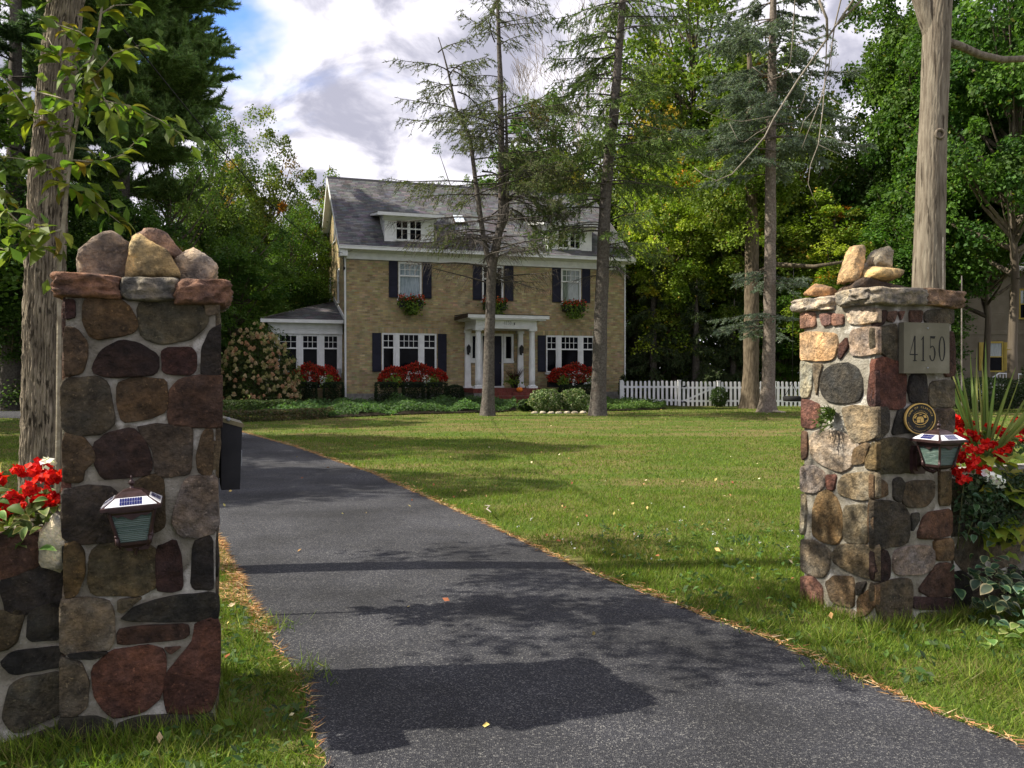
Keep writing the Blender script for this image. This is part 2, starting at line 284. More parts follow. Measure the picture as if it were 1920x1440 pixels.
# ------------------------------------------------------------------ ground, driveway
def ground_mat():
    m = bpy.data.materials.new('lawn_soil'); m.use_nodes = True; nt = m.node_tree; N = nt.nodes; L = nt.links; b = N['Principled BSDF']
    b.inputs['Roughness'].default_value = 1; b.inputs['Specular IOR Level'].default_value = .1
    pos = N.new('ShaderNodeNewGeometry').outputs['Position']
    def noise(s, d, st=(1, 1, 1)):
        mp = N.new('ShaderNodeMapping'); mp.inputs['Scale'].default_value = st; L.new(pos, mp.inputs[0])
        n = N.new('ShaderNodeTexNoise'); n.inputs['Scale'].default_value = s; n.inputs['Detail'].default_value = d; n.inputs['Roughness'].default_value = .6; L.new(mp.outputs[0], n.inputs[0]); return n.outputs[0]
    def mix(f, lo, hi, a, z):
        r = N.new('ShaderNodeMapRange'); L.new(f, r.inputs[0]); r.inputs[1].default_value = lo; r.inputs[2].default_value = hi
        x = N.new('ShaderNodeMix'); x.data_type = 'RGBA'; L.new(r.outputs[0], x.inputs[0])
        for i, q in ((6, a), (7, z)):
            if isinstance(q, tuple): x.inputs[i].default_value = (*q, 1)
            else: L.new(q, x.inputs[i])
        return x.outputs[2]
    c = mix(noise(22, 5), .35, .65, (.055, .09, .014), (.10, .15, .026))
    c = mix(noise(.45, 5, (1, 2.2, 1)), .43, .62, c, (.17, .14, .055))
    c = mix(noise(70, 3), .58, .72, c, (.17, .145, .06))
    L.new(c, b.inputs['Base Color'])
    bp = N.new('ShaderNodeBump'); bp.inputs['Strength'].default_value = .9; bp.inputs['Distance'].default_value = .03; L.new(noise(45, 4), bp.inputs['Height']); L.new(bp.outputs[0], b.inputs['Normal'])
    return m
def asphalt_mat():
    m = bpy.data.materials.new('asphalt'); m.use_nodes = True; nt = m.node_tree; N = nt.nodes; L = nt.links; b = N['Principled BSDF']
    pos = N.new('ShaderNodeNewGeometry').outputs['Position']
    def noise(s, d):
        n = N.new('ShaderNodeTexNoise'); n.inputs['Scale'].default_value = s; n.inputs['Detail'].default_value = d; n.inputs['Roughness'].default_value = .6; L.new(pos, n.inputs[0]); return n.outputs[0]
    v = N.new('ShaderNodeTexVoronoi'); v.inputs['Scale'].default_value = 150; L.new(pos, v.inputs[0])
    sp = N.new('ShaderNodeSeparateColor'); L.new(v.outputs['Color'], sp.inputs[0])
    r = N.new('ShaderNodeValToRGB'); L.new(sp.outputs[0], r.inputs[0])
    e = r.color_ramp.elements; e[0].color = (.014, .0145, .0185, 1); e[1].color = (.029, .030, .036, 1); e[1].position = .62
    for p, c in ((.74, (.042, .042, .047, 1)), (.88, (.068, .068, .07, 1)), (.98, (.14, .137, .13, 1))): q = e.new(p); q.color = c
    mr = N.new('ShaderNodeMapRange'); L.new(noise(.8, 7), mr.inputs[0]); mr.inputs[1].default_value = .36; mr.inputs[2].default_value = .66; mr.inputs[3].default_value = .62; mr.inputs[4].default_value = 1.65
    x = N.new('ShaderNodeMix'); x.data_type = 'RGBA'; x.blend_type = 'MULTIPLY'; x.inputs[0].default_value = 1; L.new(r.outputs[0], x.inputs[6]); L.new(mr.outputs[0], x.inputs[7])
    L.new(x.outputs[2], b.inputs['Base Color']); b.inputs['Roughness'].default_value = .8; b.inputs['Specular IOR Level'].default_value = .35
    bp = N.new('ShaderNodeBump'); bp.inputs['Strength'].default_value = .7; bp.inputs['Distance'].default_value = .012; L.new(v.outputs['Distance'], bp.inputs['Height']); L.new(bp.outputs[0], b.inputs['Normal'])
    return m
xs = np.concatenate([np.linspace(-300, -40, 8), np.linspace(-36, 36, 73), np.linspace(40, 300, 8)]); ys = np.concatenate([np.linspace(-60, -6, 8), np.linspace(-4, 60, 80), np.linspace(70, 420, 8)])
X, Y = np.meshgrid(xs, ys); V = np.stack([X, Y, zg(X, Y)], -1).reshape(-1, 3); nx = len(xs)
F = np.array([[j*nx+i, j*nx+i+1, (j+1)*nx+i+1, (j+1)*nx+i] for j in range(len(ys)-1) for i in range(nx-1)])
g = obj('ground', np_mesh('ground', V, F, ground_mat(), smooth=True)); g['kind'] = 'structure'
# driveway: left and right edge in metres
ER = [(4.5, -1.2), (2.9, 2.2), (2.19, 3.29), (2.11, 3.43), (1.86, 3.91), (1.5, 4.77), (1.04, 5.62), (.58, 6.45), (-.33, 8.68), (-2.09, 12.56), (-4.22, 16.46), (-6.15, 19.56), (-7.9, 22.3), (-9.6, 24.6), (-12.5, 27.4), (-17, 29.2), (-26, 30.2), (-40, 31)]
EL = [(-3.8, -1.2), (-1.1, 2.2), (-.73, 3.23), (-.82, 3.46), (-.98, 3.98), (-1.28, 4.59), (-1.72, 5.45), (-2.0, 6.12), (-2.68, 7.58), (-4.9, 12.2), (-7.4, 16.4), (-9.7, 19.4), (-11.2, 21.4), (-12.7, 23.2), (-15, 25.2), (-18.5, 26.4), (-26.5, 27.2), (-40, 28)]
def resample(p, n):
    p = np.array(p); d = np.concatenate([[0], np.cumsum(np.linalg.norm(np.diff(p, axis=0), axis=1))])
    return p
nseg = 8
rows = []
for i in range(len(ER)-1):
    for t in np.linspace(0, 1, 6)[:-1]:
        a = np.array(EL[i])*(1-t)+np.array(EL[i+1])*t; b = np.array(ER[i])*(1-t)+np.array(ER[i+1])*t; rows.append((a, b))
rows.append((np.array(EL[-1]), np.array(ER[-1])))
V = []; 
for a, b in rows:
    ja = .018*math.sin(a[1]*9+a[0]*5)+.012*math.sin(a[1]*23); jb = .015*math.sin(b[1]*8)+.01*math.sin(b[1]*21+1)
    for s in np.linspace(0, 1, nseg+1):
        p = (a+[ja, 0])*(1-s)+(b+[jb, 0])*s; V.append((p[0], p[1], zf(*p)+.014+.02*(1-(2*s-1)**2)))
F = [[j*(nseg+1)+i, j*(nseg+1)+i+1, (j+1)*(nseg+1)+i+1, (j+1)*(nseg+1)+i] for j in range(len(rows)-1) for i in range(nseg)]
d = obj('driveway', np_mesh('driveway', V, F, asphalt_mat(), smooth=True)); d['kind'] = 'structure'
DRIVE = [tuple(r[1]) for r in rows]+[tuple(r[0]) for r in rows][::-1]
# the road the photographer stands on
rd = MB().add([(-60, -9, .02), (60, -9, .02), (60, -1.2, .018), (-60, -1.2, .018)], [(0, 1, 2, 3)]).build('road', bpy.data.materials['asphalt']); rd['kind'] = 'structure'

# ------------------------------------------------------------------ stone pillars and walls
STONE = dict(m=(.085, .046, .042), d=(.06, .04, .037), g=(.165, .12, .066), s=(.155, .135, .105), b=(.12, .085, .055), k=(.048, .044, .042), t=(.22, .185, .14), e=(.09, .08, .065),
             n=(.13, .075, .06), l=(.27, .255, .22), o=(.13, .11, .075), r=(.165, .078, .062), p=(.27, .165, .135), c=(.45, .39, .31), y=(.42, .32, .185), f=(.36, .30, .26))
def parse(s):
    r = []
    for w in s.split():
        c, q = w.split(':'); q = list(map(int, q.split(','))); r.append((c, [(q[i]/1000, q[i+1]/1000) for i in range(0, len(q), 2)]))
    return r
def smooth_poly(p, it=2):
    p = np.array(p)
    for k in range(it):
        q = np.roll(p, -1, 0); w = .13
        p = np.stack([p*(1-w)+q*w, p*w+q*(1-w)], 1).reshape(-1, 2)
    return p
def stone_mesh(poly, seed, proud=.013, wid=None):
    """one building stone: outline in the wall's own metres (u,z); face towards -y"""
    p = smooth_poly(poly, 1); c = p.mean(0)
    seg = np.linalg.norm(np.roll(p, -1, 0)-p, axis=1); per = seg.sum(); n = 30
    cum = np.concatenate([[0], np.cumsum(seg)]); pp = np.vstack([p, p[:1]]); t = np.linspace(0, per, n, endpoint=False)
    o = np.stack([np.interp(t, cum, pp[:, 0]), np.interp(t, cum, pp[:, 1])], 1)
    o = c+(o-c)*(1.145+.035*wob(np.c_[o*9, np.full(n, seed)], 3, seed % 9)[:, None])
    if wid: o[:, 0] = np.clip(o[:, 0], -.012-.012*((seed*7) % 5)/5, wid+.012+.012*((seed*3) % 5)/5)
    V = []; size = math.sqrt(per*per/16); pr = proud*(.6+.8*((seed*37 % 11)/11))
    rs = random.Random(seed*13+5); cuts_ = [(rs.uniform(.75, 1.25)*pr, rs.uniform(-1, 1)*.16, rs.uniform(-1, 1)*.16) for _ in range(2)]+[(rs.uniform(1.2, 2.0)*pr, math.cos(a_)*rs.uniform(.15, .42), math.sin(a_)*rs.uniform(.15, .42)) for a_ in (rs.uniform(0, 6.28), rs.uniform(0, 6.28), rs.uniform(0, 6.28))]
    for sc, dy in ((1.03, .03), (1.0, -pr*.35), (.965, -pr*.9), (.88, -pr*1.25), (.74, -pr*1.4), (.55, -pr*1.45), (.34, -pr*1.5), (.15, -pr*1.5)):
        q = c+(o-c)*sc; y = np.full(n, dy)
        if sc < 1: y = y+wob(np.c_[q[:, 0]*1.0, q[:, 1], np.full(n, seed*.7)], 30, seed % 7)*.007*(1 if sc < .9 else .5)+wob(np.c_[q[:, 0], q[:, 1], np.full(n, seed*.3)], 75, seed % 5)*.004
        if sc < .99:
            for h_, ga, gb in cuts_: y = np.maximum(y, -(h_+ga*(q[:, 0]-c[0])*min(1, .2/size)+gb*(q[:, 1]-c[1])*min(1, .2/size)))
            y = np.minimum(y, -.0055)
        V.append(np.c_[q[:, 0], y, q[:, 1]])
    V.append(np.array([[c[0], V[-1][:, 1].mean(), c[1]]])); V = np.concatenate(V); F = []
    for j in range(7):
        for i in range(n): F.append((j*n+i, (j+1)*n+i, (j+1)*n+(i+1) % n, j*n+(i+1) % n))
    b = 7*n
    for i in range(n): F.append((b+i, 8*n, b+(i+1) % n))
    a = np.array(poly); area = abs(sum(a[i-1][0]*a[i][1]-a[i][0]*a[i-1][1] for i in range(len(a))))
    s2 = sum(a[i-1][0]*a[i][1]-a[i][0]*a[i-1][1] for i in range(len(a)))
    if s2 > 0: F = [f[::-1] for f in F]
    me = bpy.data.meshes.new('stone'); me.from_pydata([tuple(v) for v in V], [], F); me.polygons.foreach_set('use_smooth', [True]*len(F)); me.materials.append(M['stone']); me.update(); return me
_sn = [0]
def stones(polys, parent, M4, var=.15, dim=.8, wid=None):
    for c, p in polys:
        if wid:
            e = random.uniform(-.012, .014); p = [(u+e if u > wid-.03 else u-e if u < .02 else u, z) for u, z in p]
        _sn[0] += 1; o = obj('stone', stone_mesh(p, _sn[0], wid=wid), parent)
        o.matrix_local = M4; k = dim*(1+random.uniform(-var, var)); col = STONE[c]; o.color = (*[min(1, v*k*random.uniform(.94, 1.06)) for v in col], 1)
def rubble(u0, u1, z0, z1, seed, cols='mdgsbketnlor', h=(.16, .3)):
    """random rubble courses filling a rectangle"""
    r = random.Random(seed); out = []; z = z0
    while z < z1-.05:
        hh = min(r.uniform(*h), z1-z)
        if z1-z-hh < .1: hh = z1-z
        u = u0
        while u < u1-.04:
            w = r.uniform(.13, .34)
            if u1-u-w < .12: w = u1-u
            g = .014; j = lambda: r.uniform(-.018, .018)
            a, b, c, d = u+g, u+w-g, z+g, z+hh-g; k = r.uniform(.15, .4)
            out.append((r.choice(cols), [(a+(b-a)*k, c+j()), (b-(b-a)*k*.5, c+j()), (b+j()*.5, c+(d-c)*k), (b+j()*.5, d-(d-c)*.25), (b-(b-a)*.3, d+j()), (a+(b-a)*.2, d+j()), (a+j()*.5, d-(d-c)*.3), (a+j()*.5, c+(d-c)*.3)]))
            u += w
        z += hh
    return out
def mortar_block(name, parent, x0, x1, y0, y1, z0, z1, seed=0, step=.03, amp=.0042):
    """lumpy mortar core with its own uneven pointing"""
    V = []; F = []
    def face(o, a, b, la, lb, nrm_):
        na, nb = max(2, int(la/step)), max(2, int(lb/step)); base = len(V)
        for j in range(nb+1):
            for i in range(na+1):
                p = np.array(o)+np.array(a)*la*i/na+np.array(b)*lb*j/nb
                d = (float(wob(p*1.0, 23, seed))*amp+float(wob(p*1.0, 60, seed+2))*amp*.5)*(0 if i in (0, na) or j in (0, nb) else 1)
                V.append(p+np.array(nrm_)*d)
        for j in range(nb):
            for i in range(na): F.append((base+j*(na+1)+i, base+j*(na+1)+i+1, base+(j+1)*(na+1)+i+1, base+(j+1)*(na+1)+i))
    w, d, h = x1-x0, y1-y0, z1-z0
    face((x0, y0, z0), (1, 0, 0), (0, 0, 1), w, h, (0, -1, 0)); face((x1, y1, z0), (-1, 0, 0), (0, 0, 1), w, h, (0, 1, 0))
    face((x0, y1, z0), (0, -1, 0), (0, 0, 1), d, h, (-1, 0, 0)); face((x1, y0, z0), (0, 1, 0), (0, 0, 1), d, h, (1, 0, 0)); face((x0, y0, z1), (1, 0, 0), (0, 1, 0), w, d, (0, 0, 1))
    return obj(name, np_mesh(name, V, F, M['mortar'], smooth=True), parent)
def rock_mesh(planes, seed, sub=4, rough=.02, k=.04, fr=16):
    """rounded convex boulder: planes = [(normal, distance)], smooth minimum over them"""
    import bmesh
    bm = bmesh.new(); bmesh.ops.create_icosphere(bm, subdivisions=sub, radius=1); P = np.array([v.co[:] for v in bm.verts]); F = [[v.index for v in f.verts] for f in bm.faces]; bm.free()
    P = nrm(P); N_ = nrm(np.array([p[0] for p in planes], float)); H = np.array([p[1] for p in planes], float)
    dn = P@N_.T; r = np.where(dn > 1e-3, H/np.maximum(dn, 1e-3), 9e9); r = np.minimum(r, 50)
    m = r.min(1); kk = k*m.mean(); r = m-kk*np.log(np.exp(-(r-m[:, None])/kk).sum(1))*1.0
    V = P*r[:, None]; V = V*(1+(wob(V, fr, seed)*rough*.065+np.abs(wob(V, fr*2.2, seed+3))*rough*-.09+wob(V, fr*5.5, seed+5)*rough*.035)[:, None])
    return V, F
def rock(name, outline, depth, seed, parent=None, sub=4, cuts=5, rough=.35, k=.009, mat='rock', color=(.3, .25, .22)):
    """boulder whose silhouette (x,z) is the convex outline; depth = half thickness in y"""
    o = np.array(outline, float); c = o.mean(0); q = o-c; pl = []; n = len(q)
    for i in range(n):
        a, b = q[i], q[(i+1) % n]; e = b-a; nn = np.array([e[1], -e[0]])/max(np.hypot(*e), 1e-6); h = nn@a
        if h < 0: nn, h = -nn, -h
        tilt = random.Random(seed*7+i).uniform(-.25, .25); pl.append(((nn[0], tilt, nn[1]), h/math.sqrt(1+tilt*tilt)*1.0))
    r = random.Random(seed)
    pl += [((r.uniform(-.2, .2), -1, r.uniform(-.2, .2)), depth), ((r.uniform(-.2, .2), 1, r.uniform(-.2, .2)), depth)]
    for i in range(cuts):
        d = (r.uniform(-1, 1), r.choice([-1, 1])*r.uniform(.5, 1.2), r.uniform(-.7, 1)); ext = np.abs(q).max(0); L_ = math.sqrt(sum(t*t for t in d))
        pl.append((d, (abs(d[0])*ext[0]+abs(d[1])*depth+abs(d[2])*ext[1])/L_*r.uniform(.62, .8)))
    V, F = rock_mesh(pl, seed, sub, rough, k)
    V = V+np.array([c[0], 0, c[1]])
    me = bpy.data.meshes.new(name); me.from_pydata([tuple(v) for v in V], [], F); me.polygons.foreach_set('use_smooth', [True]*len(F)); me.materials.append(M[mat]); me.update()
    o_ = obj(name, me, parent); o_.color = (*color, 1); return o_
def FR(x, y, rz): return Matrix.Translation((x, y, 0)) @ Matrix.Rotation(rz, 4, 'Z')
WP = .61; WR = .64; ANG = R(21)
# left pillar
pl = thing('stone_pillar', 'nearer fieldstone gate pillar, dark shaded stones, mailbox on its side and big rocks on top', 'pillar', (-1.878, 3.48, 0), ANG, 'stone gate pillars flanking the driveway')
mortar_block('mortar', pl, 0.009, WP-.009, 0.009, WP-.009, -.1, 1.90, 1)
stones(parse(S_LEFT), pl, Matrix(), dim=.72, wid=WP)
stones(rubble(.015, WP-.015, 0, 1.9, 11), pl, FR(WP, 0, R(90))); stones(rubble(.015, WP-.015, 0, 1.9, 12), pl, FR(0, WP, R(-90))); stones(rubble(.015, WP-.015, 0, 1.9, 13), pl, FR(WP, WP, R(180)))
def cap(parent, x0, x1, y0, y1, z0, z1, seed, color, cuts=5, rough=.8, k=.006):
    # split flagstone: rounded box with broken, stepped edges
    n = 13; idx = {}; V = []; F = []
    def vid(p):
        if p not in idx: idx[p] = len(V); V.append(p)
        return idx[p]
    for ax in range(3):
        for sg in (0, n):
            for i in range(n):
                for j in range(n):
                    q = []
                    for a, b in ((i, j), (i+1, j), (i+1, j+1), (i, j+1)):
                        p = [a, b]; p.insert(ax, sg); q.append(vid(tuple(p)))
                    F.append(q if (sg == n) != (ax == 1) else q[::-1])
    P = np.array(V, float)/n*2-1; P = np.sign(P)*np.abs(P)**.85; P = P/((np.abs(P)**9).sum(1)**(1/9))[:, None]
    hx, hy, hz = (x1-x0)/2, (y1-y0)/2, (z1-z0)/2; Q = P*np.array([hx, hy, hz]); side = np.clip(np.abs(P[:, :2]).max(1)*1.6-.6, 0, 1)
    chip = wob(Q*np.array([1, 1, .6]), 15, seed)*.018+np.abs(wob(Q*np.array([.8, .8, 1.6]), 24, seed+2))*-.030+wob(Q, 55, seed+4)*.006
    out = P*np.array([1, 1, 0]); out /= np.maximum(np.linalg.norm(out, axis=1, keepdims=True), .3); Q = Q+out*(chip*side)[:, None]
    Q[:, 2] += wob(Q*np.array([1, 1, 0]), 12, seed+1)*.006+wob(Q, 45, seed)*.0025+Q[:, 0]*random.Random(seed).uniform(-.05, .05)
    o = obj('cap_stone', np_mesh('cap_stone', Q+np.array([(x0+x1)/2, (y0+y1)/2, (z0+z1)/2]), F, M['rock'], smooth=True), parent); o.color = (*color, 1); return o
cap(pl, -.05, .235, -.05, .33, 1.865, 1.97, 21, (.23, .135, .10)); cap(pl, .215, .45, -.045, .33, 1.86, 1.965, 22, (.2, .19, .17)); cap(pl, .43, .67, -.055, .33, 1.85, 1.965, 23, (.25, .15, .115))
cap(pl, -.05, .3, .31, .67, 1.865, 1.965, 24, (.22, .16, .13)); cap(pl, .28, .67, .31, .67, 1.86, 1.965, 25, (.2, .18, .16))
ROCKG = 'rocks on top of the gate pillars'
def toprock(label, pill, outline, yc, dep, seed, color, tilt=0, cuts=10, **k):
    o = rock('rock', outline, dep, seed, None, sub=4, cuts=cuts, color=color, **{'rough': .8, **k}); tag(o, label, 'rock', ROCKG)
    c = np.array(outline).mean(0); o.matrix_world = pill.matrix_basis @ Matrix.Translation((0, yc, 0)); return o
toprock('bulky grey pink boulder at the left end on the nearer pillar', pl, [(.035, 1.955), (.255, 1.95), (.262, 2.10), (.20, 2.155), (.115, 2.165), (.06, 2.12), (.03, 2.02)], .2, .16, 31, (.30, .25, .215))
toprock('golden tan boulder with a bright face, centre of the nearer pillar', pl, [(.235, 1.95), (.43, 1.95), (.46, 2.0), (.40, 2.1), (.29, 2.17), (.255, 2.14), (.235, 2.03)], .15, .14, 32, (.46, .36, .20))
toprock('pinkish slab lying highest across the rocks on the nearer pillar', pl, [(.27, 2.165), (.36, 2.075), (.45, 2.06), (.475, 2.10), (.40, 2.195), (.33, 2.215)], .26, .14, 33, (.34, .235, .19), cuts=9)
toprock('pale pink white angular rock at the right end on the nearer pillar', pl, [(.45, 1.955), (.60, 1.955), (.625, 2.0), (.57, 2.07), (.50, 2.125), (.44, 2.085), (.43, 2.03)], .2, .14, 34, (.47, .40, .34))
toprock('dark brown rock wedged behind the golden boulder on the nearer pillar', pl, [(.40, 1.95), (.52, 1.95), (.52, 2.08), (.43, 2.13), (.37, 2.08)], .34, .14, 35, (.10, .08, .07))
# right pillar
pr = thing('stone_pillar', 'farther fieldstone gate pillar with sunlit side, house number plate and small stacked stones on top', 'pillar', (2.197, 5.04, 0), ANG, 'stone gate pillars flanking the driveway')
mortar_block('mortar', pr, 0.009, WR-.009, 0.009, WR-.009, -.1, 1.99, 2)
stones(parse(S_RFRONT), pr, Matrix(), wid=WR)
def flipx(polys, w): return [(c, [(w-u, z) for u, z in p]) for c, p in polys]
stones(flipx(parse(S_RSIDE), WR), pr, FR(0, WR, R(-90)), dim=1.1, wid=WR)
stones(rubble(.015, WR-.015, 0, 1.98, 15), pr, FR(WR, 0, R(90))); stones(rubble(.015, WR-.015, 0, 1.98, 16), pr, FR(WR, WR, R(180)))
cap(pr, -.055, .235, .33, .72, 1.965, 2.055, 41, (.46, .42, .38), rough=.9); cap(pr, -.06, .40, -.065, .30, 1.965, 2.075, 42, (.40, .37, .32), cuts=7); cap(pr, .38, .71, -.06, .30, 1.965, 2.08, 43, (.30, .21, .15), cuts=5, k=.012)
cap(pr, .22, .70, .28, .71, 1.965, 2.065, 44, (.3, .26, .22)); cap(pr, -.075, .0, -.02, .14, 2.0, 2.07, 46, (.33, .3, .27))
# outlines for the stacked stones lie in the plane facing the road (x along the front)
toprock('flat dark brown slab under the stacked stones on the farther pillar', pr, [(.10, 2.065), (.52, 2.06), (.53, 2.13), (.40, 2.15), (.16, 2.15), (.09, 2.11)], .34, .16, 51, (.085, .065, .055))
toprock('small orange tan flat stone at the left foot of the stack on the farther pillar', pr, [(-.05, 2.06), (.13, 2.06), (.16, 2.105), (.08, 2.14), (.0, 2.13), (-.06, 2.09)], .52, .10, 52, (.40, .25, .145))
toprock('tall leaning sandy stone standing upright on the farther pillar', pr, [(.085, 2.14), (.175, 2.14), (.245, 2.30), (.262, 2.365), (.225, 2.395), (.165, 2.38), (.135, 2.30), (.07, 2.19)], .36, .055, 53, (.58, .42, .25), cuts=4)
toprock('broad buff stone lying in the middle of the stack on the farther pillar', pr, [(.185, 2.15), (.33, 2.14), (.455, 2.165), (.455, 2.215), (.37, 2.245), (.27, 2.245), (.19, 2.205)], .28, .12, 54, (.56, .43, .235), cuts=6)
toprock('grey pointed stone on top of the stack on the farther pillar', pr, [(.29, 2.245), (.415, 2.24), (.43, 2.29), (.405, 2.35), (.36, 2.375), (.31, 2.33), (.28, 2.28)], .32, .07, 55, (.37, .34, .28), cuts=6)
toprock('low grey stone tucked behind the buff stone on the farther pillar', pr, [(.20, 2.2), (.34, 2.2), (.34, 2.26), (.26, 2.275), (.20, 2.25)], .42, .08, 56, (.3, .27, .23), cuts=5)
# planter walls either side (face set back .10 from the pillar faces)
wl = thing('stone_wall', 'low dark fieldstone planter wall left of the nearer pillar, red flowers along its top', 'wall', (-1.878, 3.48, 0), ANG, 'planter walls beside the pillars')
mortar_block('mortar', wl, -3.2, -.002, .108, .20, -.1, .83, 3, step=.05); mortar_block('back_wall', wl, -3.2, -.002, .5, .58, -.1, .83, 4, step=.08)
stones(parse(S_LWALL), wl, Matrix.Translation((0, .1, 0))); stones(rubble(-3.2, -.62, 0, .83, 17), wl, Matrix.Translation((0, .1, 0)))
MB().box(-3.2, -.004, .2, .5, -.05, .80).build('soil', M['soil'], wl)
for i in range(9): cap(wl, -3.2+i*.36, -3.2+i*.36+.33, .085, .24, .80, .875, 60+i, random.choice([(.16, .10, .085), (.13, .12, .11), (.15, .085, .07)]))
wr = thing('stone_wall', 'low mossy fieldstone planter wall right of the farther pillar, trailing vines over it', 'wall', (2.197, 5.04, 0), ANG, 'planter walls beside the pillars')
mortar_block('mortar', wr, WR+.002, 4.2, .12, .22, -.1, .86, 5, step=.05); mortar_block('back_wall', wr, WR+.002, 4.2, .55, .63, -.1, .86, 6, step=.08)
stones(rubble(WR+.01, 4.2, 0, .86, 19, cols='obeskn'), wr, Matrix.Translation((0, .12, 0)))
MB().box(WR+.004, 4.2, .22, .55, -.05, .83).build('soil', M['soil'], wr)
# mailbox on the driveway side of the left pillar
def on_pillar(p, x, y, z): return p.matrix_basis @ Vector((x, y, z))
mbx = thing('mailbox', 'black wall mailbox with sloping bronze lid on the nearer pillar side', 'mailbox', on_pillar(pl, WP+.03, .15, 1.01), ANG)
MB().prism([(-.01, 0), (.072, 0), (.082, .288), (-.01, .315)], (0, .26)).build('body', M['black'], mbx)
MB().prism([(-.012, .317), (.086, .286), (.09, .297), (.086, .306), (-.012, .337)], (-.006, .268)).build('lid', M['bronze'], mbx)
MB().box(.076, .086, .09, .16, .10, .17).build('lock_plate', M['gray'], mbx); MB().lathe([(.008, 0), (.01, .004), (.004, .006)], 10, (.02, .01)).build('rivet', M['gray'], mbx, loc=(0, -.008, .318), rot=(R(90), 0, 0))
MB().box(-.034, 0, .05, .25, .05, .3).build('bracket', M['black'], mbx)

